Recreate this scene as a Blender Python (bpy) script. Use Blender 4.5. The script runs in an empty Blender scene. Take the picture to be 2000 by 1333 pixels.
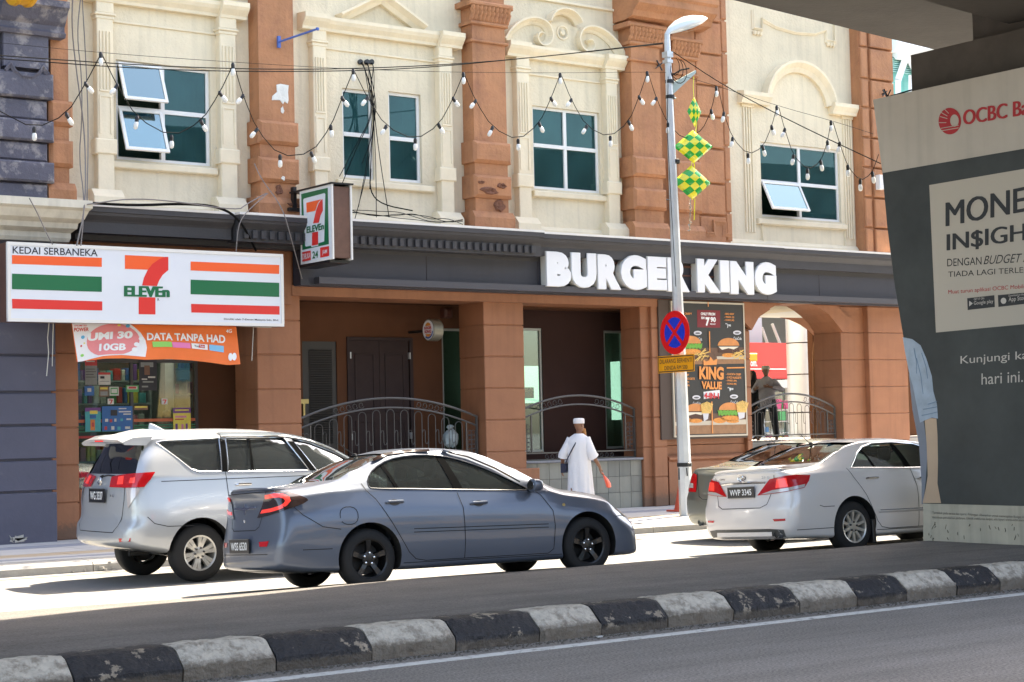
import bpy, bmesh, math, random
from mathutils import Vector, Matrix
from mathutils.geometry import delaunay_2d_cdt
from mathutils.bvhtree import BVHTree
from mathutils.interpolate import poly_3d_calc

rnd = random.Random(7)
R_ = math.radians
scene = bpy.context.scene
COL = scene.collection

# ------------------------------------------------------------------ camera
CAM_F, CAM_CX, CAM_CY, CAM_H = 3470.0, 1000.0, 666.5, 1.69


def _axes():
    x = Vector((5707 - CAM_CX, 736 - CAM_CY, CAM_F)).normalized()
    y = Vector((-1560 - CAM_CX, 902 - CAM_CY, CAM_F)).normalized()
    y = (y - x * x.dot(y)).normalized()
    z = x.cross(y)
    if z[1] > 0:
        z = -z
    return x, y, z


AX, AY, AZ = _axes()          # world axes seen in camera space (x right, y down, z forward)
right = Vector((AX[0], AY[0], AZ[0]))
down = Vector((AX[1], AY[1], AZ[1]))
fwd = Vector((AX[2], AY[2], AZ[2]))
cam_d = bpy.data.cameras.new('camera')
cam = bpy.data.objects.new('camera', cam_d)
COL.objects.link(cam)
m = Matrix.Identity(4)
for i in range(3):
    m[i][0] = right[i]; m[i][1] = -down[i]; m[i][2] = -fwd[i]
m[2][3] = CAM_H
cam.matrix_world = m
cam_d.sensor_width = 36.0
cam_d.lens = CAM_F / 2000.0 * 36.0
cam_d.clip_end = 2000
cam_d.dof.use_dof = False
scene.camera = cam

# ------------------------------------------------------------------ sky, sun, exposure
SUN_VEC = Vector((0.67, 0.22, 1.0)).normalized()      # towards the sun
sun_el = math.asin(SUN_VEC.z)
sun_az = math.atan2(SUN_VEC.x, SUN_VEC.y)
W = bpy.data.worlds.new('World')
scene.world = W
W.use_nodes = True
nt = W.node_tree
sky = nt.nodes.new('ShaderNodeTexSky')
sky.sky_type = 'NISHITA'
sky.sun_disc = False
sky.sun_elevation = sun_el
sky.sun_rotation = sun_az
sky.dust_density = 2.5
sky.air_density = 1.0
sky.ozone_density = 1.0
bg = nt.nodes['Background']
bg.inputs['Strength'].default_value = 0.15
nt.links.new(sky.outputs[0], bg.inputs[0])
sd = bpy.data.lights.new('sun', 'SUN')
sd.energy = 4.6
sd.angle = R_(0.55)
sd.color = (1.0, 0.955, 0.88)
sun = bpy.data.objects.new('sun', sd)
COL.objects.link(sun)
sun.rotation_euler = (-SUN_VEC).to_track_quat('-Z', 'Y').to_euler()
scene.view_settings.view_transform = 'Standard'
scene.view_settings.look = 'None'
scene.view_settings.gamma = 1
scene.view_settings.use_curve_mapping = False
scene.view_settings.use_white_balance = True
scene.view_settings.white_balance_temperature = 7400
scene.view_settings.white_balance_tint = 10
scene.view_settings.exposure = 2.28
scene.render.engine = 'CYCLES'
scene.cycles.max_bounces = 8
scene.cycles.diffuse_bounces = 4
scene.cycles.transparent_max_bounces = 12
scene.cycles.use_denoising = True
scene.cycles.sample_clamp_indirect = 8


# ------------------------------------------------------------------ helpers
def ray(px, py):
    v = ((px - CAM_CX) / CAM_F, (py - CAM_CY) / CAM_F, 1.0)
    return right * v[0] + down * v[1] + fwd * v[2]


CAMP = Vector((0, 0, CAM_H))


def at(px, py, Y):
    """the point of the plane y=Y that stands behind a spot of the photograph"""
    d = ray(px, py)
    return CAMP + d * (Y / d.y)


def atx(px, py, X):
    d = ray(px, py)
    return CAMP + d * (X / d.x)


def V(*a):
    return Vector(a)


class MB:
    def __init__(s):
        s.v = []; s.f = []; s.smooth = False

    def add(s, vs, fs):
        n = len(s.v)
        s.v += [tuple(p) for p in vs]
        s.f += [tuple(i + n for i in f) for f in fs]
        return s

    def box(s, x0, x1, y0, y1, z0, z1):
        return s.add([(x0, y0, z0), (x1, y0, z0), (x1, y1, z0), (x0, y1, z0), (x0, y0, z1), (x1, y0, z1), (x1, y1, z1), (x0, y1, z1)],
                     [(0, 3, 2, 1), (4, 5, 6, 7), (0, 1, 5, 4), (1, 2, 6, 5), (2, 3, 7, 6), (3, 0, 4, 7)])

    def cbox(s, x0, x1, y0, y1, z0, z1, c):
        """box whose front (-y) edges are chamfered by c"""
        v = [(x0, y1, z0), (x1, y1, z0), (x1, y1, z1), (x0, y1, z1),
             (x0, y0 + c, z0), (x1, y0 + c, z0), (x1, y0 + c, z1), (x0, y0 + c, z1),
             (x0 + c, y0, z0 + c), (x1 - c, y0, z0 + c), (x1 - c, y0, z1 - c), (x0 + c, y0, z1 - c)]
        f = [(3, 2, 1, 0), (0, 1, 5, 4), (1, 2, 6, 5), (2, 3, 7, 6), (3, 0, 4, 7),
             (4, 5, 9, 8), (5, 6, 10, 9), (6, 7, 11, 10), (7, 4, 8, 11), (8, 9, 10, 11)]
        return s.add(v, f)

    def tube(s, pts, r, n=6, caps=True, r2=None):
        pts = [Vector(p) for p in pts]
        k = len(pts)
        vs = []
        prev = None
        for i, p in enumerate(pts):
            t = (pts[min(i + 1, k - 1)] - pts[max(i - 1, 0)])
            if t.length < 1e-9:
                t = Vector((0, 0, 1))
            t.normalize()
            if prev is None:
                a = Vector((0, 0, 1)) if abs(t.z) < .9 else Vector((1, 0, 0))
                u = t.cross(a).normalized()
            else:
                u = (prev - t * prev.dot(t))
                u = u.normalized() if u.length > 1e-6 else t.orthogonal().normalized()
            prev = u
            w = t.cross(u)
            rr = r if r2 is None else r + (r2 - r) * i / (k - 1)
            if isinstance(r, (list, tuple)):
                rr = r[i]
            for j in range(n):
                a = 2 * math.pi * j / n
                vs.append(p + u * math.cos(a) * rr + w * math.sin(a) * rr)
        fs = []
        for i in range(k - 1):
            for j in range(n):
                fs.append((i * n + j, i * n + (j + 1) % n, (i + 1) * n + (j + 1) % n, (i + 1) * n + j))
        if caps:
            fs.append(tuple(range(n - 1, -1, -1)))
            fs.append(tuple((k - 1) * n + j for j in range(n)))
        return s.add(vs, fs)

    def lathe(s, prof, c, axis='z', n=24, caps=True):
        """prof: list of (r, h) along the axis from c"""
        c = Vector(c)
        A = {'x': (V(1, 0, 0), V(0, 1, 0), V(0, 0, 1)), 'y': (V(0, 1, 0), V(0, 0, 1), V(1, 0, 0)), 'z': (V(0, 0, 1), V(1, 0, 0), V(0, 1, 0))}[axis]
        vs = []
        for (r, h) in prof:
            for j in range(n):
                a = 2 * math.pi * j / n
                vs.append(c + A[0] * h + A[1] * math.cos(a) * r + A[2] * math.sin(a) * r)
        fs = []
        k = len(prof)
        for i in range(k - 1):
            for j in range(n):
                fs.append((i * n + j, i * n + (j + 1) % n, (i + 1) * n + (j + 1) % n, (i + 1) * n + j))
        if caps:
            if prof[0][0] > 1e-6:
                fs.append(tuple(range(n - 1, -1, -1)))
            if prof[-1][0] > 1e-6:
                fs.append(tuple((k - 1) * n + j for j in range(n)))
        return s.add(vs, fs)

    def prism(s, poly, O, U, Vv, N, d):
        """2-D polygon in the frame O,U,V extruded by N*d (front face at O, body towards +N)"""
        O = Vector(O); U = Vector(U); Vv = Vector(Vv); N = Vector(N)
        k = len(poly)
        a = [O + U * p[0] + Vv * p[1] for p in poly]
        b = [p + N * d for p in a]
        fs = [tuple(range(k)), tuple(range(2 * k - 1, k - 1, -1))] + [(i, k + i, k + (i + 1) % k, (i + 1) % k) for i in range(k)]
        return s.add(a + b, fs)

    def extrude_x(s, prof, x0, x1):
        """closed (y,z) profile run along x"""
        k = len(prof)
        return s.add([(x0, y, z) for y, z in prof] + [(x1, y, z) for y, z in prof],
                     [tuple(range(k)), tuple(range(2 * k - 1, k - 1, -1))] + [(i, k + i, k + (i + 1) % k, (i + 1) % k) for i in range(k)])

    def mesh(s, name, smooth=False, sharp=35):
        me = bpy.data.meshes.new(name)
        me.from_pydata(s.v, [], s.f)
        bm = bmesh.new(); bm.from_mesh(me)
        bmesh.ops.recalc_face_normals(bm, faces=bm.faces)
        bm.to_mesh(me); bm.free()
        if smooth:
            me.shade_smooth()
            me.set_sharp_from_angle(angle=R_(sharp))
        return me


def link(name, me, mat, parent=None, **props):
    o = bpy.data.objects.new(name, me)
    COL.objects.link(o)
    if mat is not None and len(me.materials) == 0:
        me.materials.append(mat)
    if parent is not None:
        o.parent = parent
        # every parent stands unrotated unless placed later, so children keep local coordinates
    for k, v in props.items():
        o[k] = v
    return o


def obj(name, mb, mat, parent=None, smooth=False, loc=None, sharp=35, **props):
    o = link(name, mb.mesh(name, smooth, sharp), mat, parent, **props)
    if loc is not None:
        o.location = loc
    return o


def thing(name, label, cat, loc=(0, 0, 0), rz=0, group=None, kind=None):
    o = bpy.data.objects.new(name, None)
    COL.objects.link(o)
    o.location = loc
    o.rotation_euler = (0, 0, rz)
    o.empty_display_size = .1
    o['label'] = label
    o['category'] = cat
    if group: o['group'] = group
    if kind: o['kind'] = kind
    return o


def tag(o, label, cat, group=None):
    o['label'] = label
    o['category'] = cat
    if group: o['group'] = group
    return o


def struct(name, mb, mat, **k):
    o = obj(name, mb, mat, **k)
    o['kind'] = 'structure'
    return o


# ------------------------------------------------------------------ materials
MATS = {}


def mat(name, col, rough=.6, metal=0., var=.0, vscale=3., bump=0., bscale=40., spec=.5, coat=0., emit=None, estr=0., col2=None, c2scale=1.2, c2lo=.55, c2hi=.62, alpha=1., streak=0., dirtz=None, lanes=0.):
    if name in MATS:
        return MATS[name]
    mt = bpy.data.materials.new(name)
    mt.use_nodes = True
    n = mt.node_tree
    b = n.nodes['Principled BSDF']
    b.inputs['Base Color'].default_value = (*col, 1)
    b.inputs['Roughness'].default_value = rough
    b.inputs['Metallic'].default_value = metal
    b.inputs['Specular IOR Level'].default_value = spec
    b.inputs['Coat Weight'].default_value = coat
    b.inputs['Coat Roughness'].default_value = .04
    if emit:
        b.inputs['Emission Color'].default_value = (*emit, 1)
        b.inputs['Emission Strength'].default_value = estr
    tc = n.nodes.new('ShaderNodeTexCoord')
    src = None
    if var or col2 or streak:
        base = n.nodes.new('ShaderNodeRGB'); base.outputs[0].default_value = (*col, 1)
        src = base.outputs[0]
    if col2:
        nz = n.nodes.new('ShaderNodeTexNoise'); nz.inputs['Scale'].default_value = c2scale; nz.inputs['Detail'].default_value = 9; nz.inputs['Roughness'].default_value = .68
        n.links.new(tc.outputs['Object'], nz.inputs['Vector'])
        rp = n.nodes.new('ShaderNodeValToRGB'); rp.color_ramp.elements[0].position = c2lo; rp.color_ramp.elements[1].position = c2hi
        n.links.new(nz.outputs['Fac'], rp.inputs[0])
        mx = n.nodes.new('ShaderNodeMix'); mx.data_type = 'RGBA'
        n.links.new(rp.outputs[0], mx.inputs[0]); n.links.new(src, mx.inputs[6]); mx.inputs[7].default_value = (*col2, 1)
        src = mx.outputs[2]
    if var:
        nz = n.nodes.new('ShaderNodeTexNoise'); nz.inputs['Scale'].default_value = vscale; nz.inputs['Detail'].default_value = 8; nz.inputs['Roughness'].default_value = .62
        n.links.new(tc.outputs['Object'], nz.inputs['Vector'])
        mr = n.nodes.new('ShaderNodeMapRange'); mr.inputs[1].default_value = .25; mr.inputs[2].default_value = .75
        mr.inputs[3].default_value = 1 - var; mr.inputs[4].default_value = 1 + var
        n.links.new(nz.outputs['Fac'], mr.inputs[0])
        mx = n.nodes.new('ShaderNodeVectorMath'); mx.operation = 'MULTIPLY'
        n.links.new(src, mx.inputs[0]); n.links.new(mr.outputs[0], mx.inputs[1])
        src = mx.outputs[0]
    if lanes:      # traffic wear drawn out along the street
        mp = n.nodes.new('ShaderNodeMapping'); mp.inputs['Scale'].default_value = (.10, 1.9, 1)
        n.links.new(tc.outputs['Object'], mp.inputs[0])
        nz = n.nodes.new('ShaderNodeTexNoise'); nz.inputs['Scale'].default_value = 1.0; nz.inputs['Detail'].default_value = 9; nz.inputs['Roughness'].default_value = .7
        n.links.new(mp.outputs[0], nz.inputs['Vector'])
        mr = n.nodes.new('ShaderNodeMapRange'); mr.inputs[1].default_value = .35; mr.inputs[2].default_value = .7
        mr.inputs[3].default_value = 1 + lanes * .5; mr.inputs[4].default_value = 1 - lanes
        n.links.new(nz.outputs['Fac'], mr.inputs[0])
        mx = n.nodes.new('ShaderNodeVectorMath'); mx.operation = 'MULTIPLY'
        n.links.new(src, mx.inputs[0]); n.links.new(mr.outputs[0], mx.inputs[1])
        src = mx.outputs[0]
    if streak:
        mp = n.nodes.new('ShaderNodeMapping'); mp.inputs['Scale'].default_value = (7, 7, .35)
        n.links.new(tc.outputs['Object'], mp.inputs[0])
        nz = n.nodes.new('ShaderNodeTexNoise'); nz.inputs['Scale'].default_value = 1.0; nz.inputs['Detail'].default_value = 6
        n.links.new(mp.outputs[0], nz.inputs['Vector'])
        mr = n.nodes.new('ShaderNodeMapRange'); mr.inputs[1].default_value = .5; mr.inputs[2].default_value = .78
        mr.inputs[3].default_value = 1; mr.inputs[4].default_value = 1 - streak
        n.links.new(nz.outputs['Fac'], mr.inputs[0])
        mx = n.nodes.new('ShaderNodeVectorMath'); mx.operation = 'MULTIPLY'
        n.links.new(src, mx.inputs[0]); n.links.new(mr.outputs[0], mx.inputs[1])
        src = mx.outputs[0]
    if dirtz:      # splashed dirt that clings to the foot: (height, colour)
        sx = n.nodes.new('ShaderNodeSeparateXYZ'); n.links.new(tc.outputs['Object'], sx.inputs[0])
        nz = n.nodes.new('ShaderNodeTexNoise'); nz.inputs['Scale'].default_value = 22; nz.inputs['Detail'].default_value = 8; nz.inputs['Roughness'].default_value = .75
        n.links.new(tc.outputs['Object'], nz.inputs['Vector'])
        m1 = n.nodes.new('ShaderNodeMapRange'); m1.inputs[1].default_value = dirtz[0] * 1.25; m1.inputs[2].default_value = dirtz[0] * .35; m1.inputs[3].default_value = 0; m1.inputs[4].default_value = 1
        n.links.new(sx.outputs['Z'], m1.inputs[0])
        ad = n.nodes.new('ShaderNodeMath'); ad.operation = 'ADD'; n.links.new(m1.outputs[0], ad.inputs[0]); n.links.new(nz.outputs['Fac'], ad.inputs[1])
        m2 = n.nodes.new('ShaderNodeMapRange'); m2.inputs[1].default_value = .78; m2.inputs[2].default_value = 1.15; m2.inputs[3].default_value = 0; m2.inputs[4].default_value = .85
        n.links.new(ad.outputs[0], m2.inputs[0])
        mx = n.nodes.new('ShaderNodeMix'); mx.data_type = 'RGBA'; n.links.new(m2.outputs[0], mx.inputs[0]); n.links.new(src, mx.inputs[6]); mx.inputs[7].default_value = (*dirtz[1], 1)
        src = mx.outputs[2]
    if src is not None:
        n.links.new(src, b.inputs['Base Color'])
    if bump:
        nz = n.nodes.new('ShaderNodeTexNoise'); nz.inputs['Scale'].default_value = bscale; nz.inputs['Detail'].default_value = 6; nz.inputs['Roughness'].default_value = .6
        n.links.new(tc.outputs['Object'], nz.inputs['Vector'])
        bp = n.nodes.new('ShaderNodeBump'); bp.inputs['Strength'].default_value = bump; bp.inputs['Distance'].default_value = .02
        n.links.new(nz.outputs['Fac'], bp.inputs['Height'])
        n.links.new(bp.outputs[0], b.inputs['Normal'])
    MATS[name] = mt
    return mt


def glass_mat(name, tint, refl=.25, rough=.02, body=None, bk=.5, gcol=(.92, .97, 1)):
    if name in MATS:
        return MATS[name]
    mt = bpy.data.materials.new(name)
    mt.use_nodes = True
    n = mt.node_tree
    for x in list(n.nodes):
        if x.type != 'OUTPUT_MATERIAL': n.nodes.remove(x)
    out = [x for x in n.nodes if x.type == 'OUTPUT_MATERIAL'][0]
    tr = n.nodes.new('ShaderNodeBsdfTransparent'); tr.inputs[0].default_value = (*tint, 1)
    gl = n.nodes.new('ShaderNodeBsdfGlossy'); gl.inputs['Roughness'].default_value = rough; gl.inputs[0].default_value = (*gcol, 1)
    fr = n.nodes.new('ShaderNodeLayerWeight'); fr.inputs[0].default_value = .35
    mr = n.nodes.new('ShaderNodeMapRange'); mr.inputs[3].default_value = refl; mr.inputs[4].default_value = 1.0
    n.links.new(fr.outputs['Fresnel'], mr.inputs[0])
    mx = n.nodes.new('ShaderNodeMixShader')
    base = tr.outputs[0]
    if body:  # noisy diffuse tint painted in for interior light and reflections
        df = n.nodes.new('ShaderNodeBsdfDiffuse'); tcx = n.nodes.new('ShaderNodeTexCoord'); nz = n.nodes.new('ShaderNodeTexNoise'); nz.inputs['Scale'].default_value = 1.6; nz.inputs['Detail'].default_value = 5
        n.links.new(tcx.outputs['Object'], nz.inputs['Vector']); mc = n.nodes.new('ShaderNodeMix'); mc.data_type = 'RGBA'; mc.inputs[6].default_value = tuple(c * .35 for c in body) + (1,); mc.inputs[7].default_value = tuple(c * 1.8 for c in body) + (1,)
        n.links.new(nz.outputs['Fac'], mc.inputs[0]); n.links.new(mc.outputs[2], df.inputs[0])
        m2 = n.nodes.new('ShaderNodeMixShader'); m2.inputs[0].default_value = bk
        n.links.new(tr.outputs[0], m2.inputs[1]); n.links.new(df.outputs[0], m2.inputs[2]); base = m2.outputs[0]
    n.links.new(mr.outputs[0], mx.inputs[0]); n.links.new(base, mx.inputs[1]); n.links.new(gl.outputs[0], mx.inputs[2])
    n.links.new(mx.outputs[0], out.inputs[0])
    MATS[name] = mt
    return mt


CREAM = mat('cream_plaster', (.70, .605, .44), .85, var=.12, vscale=1.1, bump=.7, bscale=18, streak=.16)
CREAM2 = mat('cream_trim', (.745, .645, .47), .8, var=.08, vscale=2.5, bump=.25, bscale=22, streak=.08)
TERRA = mat('terracotta_paint', (.415, .185, .085), .75, var=.18, vscale=1.8, bump=.8, bscale=14, streak=.2, col2=(.33, .14, .07), c2scale=2.2, c2lo=.5, c2hi=.7)
TERRA_D = mat('terracotta_smooth', (.30, .122, .058), .6, var=.16, vscale=1.4, bump=.2, bscale=14, streak=.18, dirtz=(.45, (.13, .075, .05)))
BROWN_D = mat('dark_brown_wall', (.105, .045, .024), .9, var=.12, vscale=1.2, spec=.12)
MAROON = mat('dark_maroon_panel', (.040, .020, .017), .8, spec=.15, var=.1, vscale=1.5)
FASCIA = mat('charcoal_fascia', (.037, .039, .052), .55, var=.10, vscale=1.2, streak=.12)
FASCIA2 = mat('charcoal_cornice', (.045, .044, .048), .6, var=.14, vscale=2.2, bump=.15, bscale=20)
PURPLE = mat('slate_purple_paint', (.088, .085, .112), .7, var=.2, vscale=1.6, bump=1.0, bscale=11, col2=(.24, .22, .225), c2scale=3.6, c2lo=.52, c2hi=.62)
PURPLE_L = mat('slate_purple_smooth', (.078, .08, .118), .6, var=.12, vscale=1.5, bump=.2, bscale=10, col2=(.12, .12, .15), c2scale=1.4, c2lo=.62, c2hi=.7)
WHITE_ST = mat('stained_white_plaster', (.62, .58, .48), .8, var=.1, vscale=2, bump=.2, bscale=20, streak=.22)
GROOVE = mat('dark_groove', (.03, .02, .02), .9)
ALU = mat('white_aluminium', (.74, .73, .70), .5, spec=.3)
IRON = mat('grey_iron', (.095, .09, .085), .45, metal=.3)
BLACKM = mat('black_plastic', (.012, .012, .013), .4)
RUBBER = mat('tyre_rubber', (.011, .011, .012), .75, bump=.2, bscale=60)
WHITEP = mat('white_acrylic', (.78, .80, .82), .3)
WIRE = mat('cable_black', (.012, .012, .012), .9, spec=.05)
WIREG = mat('cable_grey', (.22, .20, .19), .8, spec=.1)
CHROME = mat('chrome', (.75, .75, .76), .12, metal=1.)
STEEL = mat('galvanised_steel', (.50, .52, .53), .45, metal=.55, var=.12, vscale=6)
ASPH_N = mat('near_asphalt', (.30, .275, .25), .85, col2=(.13, .12, .112), c2scale=48, c2lo=.42, c2hi=.60, var=.14, vscale=.9, bump=.5, bscale=220, lanes=.22)
ASPH_F = mat('sunlit_asphalt', (.19, .185, .175), .9, var=.12, vscale=30, bump=.3, bscale=160)
MEDIAN = mat('median_asphalt', (.19, .172, .155), .9, var=.2, vscale=1.3, col2=(.11, .10, .09), c2scale=50, c2lo=.44, c2hi=.62, bump=.8, bscale=120, lanes=.25)
GLASS_UP = glass_mat('teal_window_glass', (.12, .42, .38), .035, body=(.020, .075, .078), bk=.6, gcol=(.34, .50, .52))
GLASS_ST = glass_mat('shop_glass', (.66, .76, .72), .04)
GLASS_CAR = glass_mat('tinted_car_glass', (.30, .36, .35), .24, body=(.07, .085, .09), bk=.22)
GLASS_CARL = glass_mat('clear_car_glass', (.48, .62, .56), .14, body=(.10, .14, .13), bk=.15)
TEAL_REF = mat('pale_interior', (.30, .42, .36), .8)


# ------------------------------------------------------------------ lettering
_TC = {}


def text_geo(body, off=0., ext=0., shear=0., bev=0., sp=1.0, bres=0):
    key = (body, off, ext, shear, bev, sp)
    if key in _TC: return _TC[key]
    cu = bpy.data.curves.new('t', 'FONT')
    cu.body = body; cu.offset = off; cu.extrude = ext; cu.shear = shear; cu.space_character = sp
    cu.bevel_depth = bev; cu.bevel_resolution = bres
    cu.resolution_u = 4
    o = bpy.data.objects.new('t', cu)
    COL.objects.link(o)
    dg = bpy.context.evaluated_depsgraph_get()
    me = o.evaluated_get(dg).to_mesh()
    vs = [v.co.copy() for v in me.vertices]
    fs = [tuple(p.vertices) for p in me.polygons]
    o.evaluated_get(dg).to_mesh_clear()
    bpy.data.objects.remove(o); bpy.data.curves.remove(cu)
    _TC[key] = (vs, fs)
    return _TC[key]


def text_box(mb, body, TL, TR, BL, N, off=.02, ext=0., shear=0., depth=None, sp=1.0, bev=0.):
    """write body so that it fills the parallelogram TL,TR,BL; N is the outward normal"""
    vs, fs = text_geo(body, off, ext, shear, bev, sp)
    if not vs: return
    x0 = min(v.x for v in vs); x1 = max(v.x for v in vs); y0 = min(v.y for v in vs); y1 = max(v.y for v in vs)
    z0 = min(v.z for v in vs); z1 = max(v.z for v in vs)
    TL = Vector(TL); TR = Vector(TR); BL = Vector(BL); N = Vector(N)
    U = TR - TL; D = BL - TL
    out = []
    for v in vs:
        u = (v.x - x0) / (x1 - x0); w = (y1 - v.y) / (y1 - y0)
        p = TL + U * u + D * w
        if depth and z1 > z0:
            p += N * depth * (v.z - z0) / (z1 - z0)
        out.append(p)
    mb.add(out, fs)


def poly_flat(mb, pts):
    mb.add(pts, [tuple(range(len(pts)))])


def ell(cx, cy, rx, ry, n=28, a0=0, a1=360):
    return [(cx + rx * math.cos(R_(a0 + (a1 - a0) * i / n)), cy + ry * math.sin(R_(a0 + (a1 - a0) * i / n))) for i in range(n if a1 - a0 >= 360 else n + 1)]


def cdt(poly, holes=(), step=None, extra=()):
    """triangulate polygon with holes; returns verts, tris"""
    pts = []; edges = []

    def ring(r):
        n = len(pts)
        pts.extend([Vector(p) for p in r])
        edges.extend([(n + i, n + (i + 1) % len(r)) for i in range(len(r))])
    if step:
        def dens(r):
            o = []
            for i in range(len(r)):
                a = Vector(r[i]); b = Vector(r[(i + 1) % len(r)])
                k = max(1, int((b - a).length / step))
                for j in range(k): o.append(tuple(a.lerp(b, j / k)))
            return o
    else:
        def dens(r): return r
    P = dens(poly); H = [dens(h) for h in holes]
    ring(P)
    for h in H: ring(h)
    if step:
        xs = [p[0] for p in P]; ys = [p[1] for p in P]
        x = min(xs) + step * .5; 
        while x < max(xs):
            y = min(ys) + step * .5
            while y < max(ys):
                if inside((x, y), P) and not any(inside((x, y), h) for h in H):
                    if min(segdist((x, y), r) for r in [P] + H) > step * .45:
                        pts.append(Vector((x, y)))
                y += step
            x += step
    vs, es, fs, *_ = delaunay_2d_cdt(pts, edges, [], 0, 1e-5)
    out = []
    for f in fs:
        c = ((vs[f[0]].x + vs[f[1]].x + vs[f[2]].x) / 3, (vs[f[0]].y + vs[f[1]].y + vs[f[2]].y) / 3)
        if inside(c, P) and not any(inside(c, h) for h in H):
            out.append(tuple(f))
    return vs, out


def inside(p, poly):
    x, y = p; c = False
    n = len(poly); j = n - 1
    for i in range(n):
        xi, yi = poly[i][0], poly[i][1]; xj, yj = poly[j][0], poly[j][1]
        if (yi > y) != (yj > y) and x < (xj - xi) * (y - yi) / (yj - yi) + xi:
            c = not c
        j = i
    return c


def segdist(p, r):
    best = 1e9
    px, py = p
    for i in range(len(r)):
        ax, ay = r[i][0], r[i][1]; bx, by = r[(i + 1) % len(r)][0], r[(i + 1) % len(r)][1]
        dx, dy = bx - ax, by - ay
        L = dx * dx + dy * dy
        t = 0 if L < 1e-12 else max(0, min(1, ((px - ax) * dx + (py - ay) * dy) / L))
        d = math.hypot(px - ax - t * dx, py - ay - t * dy)
        if d < best: best = d
    return best


def smooth_poly(pts, it=2, closed=True):
    for _ in range(it):
        o = []
        n = len(pts)
        rng = range(n) if closed else range(n - 1)
        if not closed: o.append(pts[0])
        for i in rng:
            a = pts[i]; b = pts[(i + 1) % n]
            o.append(tuple(a[k] * .75 + b[k] * .25 for k in range(len(a))))
            o.append(tuple(a[k] * .25 + b[k] * .75 for k in range(len(a))))
        if not closed: o.append(pts[-1])
        pts = o
    return pts


def settle(t, loc):
    """put the Empty of a thing at its base while its parts stay where they were built"""
    loc = Vector(loc)
    for c in t.children:
        c.location = c.location - loc
    t.location = loc


FRONT = V(0, -1, 0)

# ================================================================== GROUND
g = MB(); g.add([(-900, -900, -.5), (900, -900, -.5), (900, 900, -.5), (-900, 900, -.5)], [(0, 1, 2, 3)])
struct('ground', g, mat('distant_ground', (.12, .12, .11), .9))
g = MB(); g.box(-40, 60, -9, 11.78, -.3, 0)
struct('near_road', g, ASPH_N)
g = MB(); g.box(-20, 50, 11.0, 11.135, 0, .004)
LINE_W = mat('worn_white_line', (.62, .62, .60), .7, col2=(.22, .215, .21), c2scale=11, c2lo=.52, c2hi=.66, var=.12, vscale=9)
struct('white_edge_line', g, LINE_W)
# gutter grit along the kerb
g = MB()
gx = 2.0
while gx < 24:
    for _ in range(5):
        x = gx + rnd.random() * .1; y = 11.40 - abs(rnd.gauss(0, .07)); r = rnd.uniform(.004, .013)
        g.add([(x - r, y - r, 0), (x + r, y - r * .7, 0), (x + r * .8, y + r, 0), (x - r, y + r, 0), (x, y, r * 1.1)], [(0, 1, 4), (1, 2, 4), (2, 3, 4), (3, 0, 4)])
    gx += .05
o = struct('gutter_grit', g, mat('grit', (.10, .09, .075), .95)); o['kind'] = 'stuff'
# far road: a slight fall from the median side
g = MB()
nx = 40
ys = [(15.0, .12), (16.2, .085), (17.7, .0), (20.0, -.008), (21.92, 0.)]
vs = []; fs = []
for i in range(2):
    for (y, z) in ys: vs.append(((-60, 90)[i], y, z))
for j in range(len(ys) - 1): fs.append((j, len(ys) + j, len(ys) + j + 1, j + 1))
g.add(vs, fs)
struct('far_road', g, ASPH_F)
g = MB(); g.box(-40, 70, 21.52, 21.60, -.02, .004)
struct('yellow_edge_line', g, mat('faded_yellow_line', (.45, .36, .16), .8, col2=(.2, .19, .17), c2scale=6, c2lo=.5, c2hi=.6))

# median: slab with slightly ragged far edge
g = MB()
far = []
x = -30.
while x < 50:
    yb = 15.42 if x < 11.5 else 15.42 - min(1, (x - 11.5) / 6) * .42
    far.append((x, yb + rnd.uniform(-.012, .012)))
    x += .35
vs = []; fs = []
zt = lambda y: .205 + .012 * math.sin(y * 2.1)
ny = 8
for (x, yb) in far:
    for j in range(ny + 1):
        y = 11.86 + (yb - 11.86) * j / ny
        vs.append((x, y, .215 - .02 * (j / ny) + .006 * math.sin(x * 1.7 + y * 2.3)))
    vs.append((x, yb + .01, -.05))
k = ny + 2
for i in range(len(far) - 1):
    for j in range(ny + 1):
        fs.append((i * k + j, (i + 1) * k + j, (i + 1) * k + j + 1, i * k + j + 1))
g.add(vs, fs)
med = struct('median', g, MEDIAN, smooth=True)

# painted kerb blocks of the median
K_BLACK = mat('kerb_black_paint', (.022, .021, .024), .6, bump=1.5, bscale=22, col2=(.30, .25, .19), c2scale=6.5, c2lo=.585, c2hi=.615, var=.3, vscale=8, dirtz=(.08, (.10, .08, .06)))
K_WHITE = mat('kerb_white_paint', (.56, .51, .43), .8, bump=1.5, bscale=24, col2=(.30, .26, .21), c2scale=9, c2lo=.48, c2hi=.62, var=.22, vscale=14, dirtz=(.15, (.12, .095, .07)))
kerb = thing('median_kerb', 'row of worn black and white painted kerb blocks edging the median', 'kerb', kind='structure')
kerb_edges = [100, 310, 490, 675, 838, 1000, 1120, 1250, 1378, 1508, 1620, 1717, 1815, 1900, 1990]
KX = []
for px in kerb_edges:
    py = 1297 - px * (1297 - 1103) / 1990
    d = ray(px, py); p = CAMP + d * ((.2 - CAM_H) / d.z)
    KX.append(p.x)
KX = [KX[0] - .8 * k_ for k_ in range(4, 0, -1)] + KX + [KX[-1] + .74 * k_ for k_ in range(1, 12)]
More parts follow.
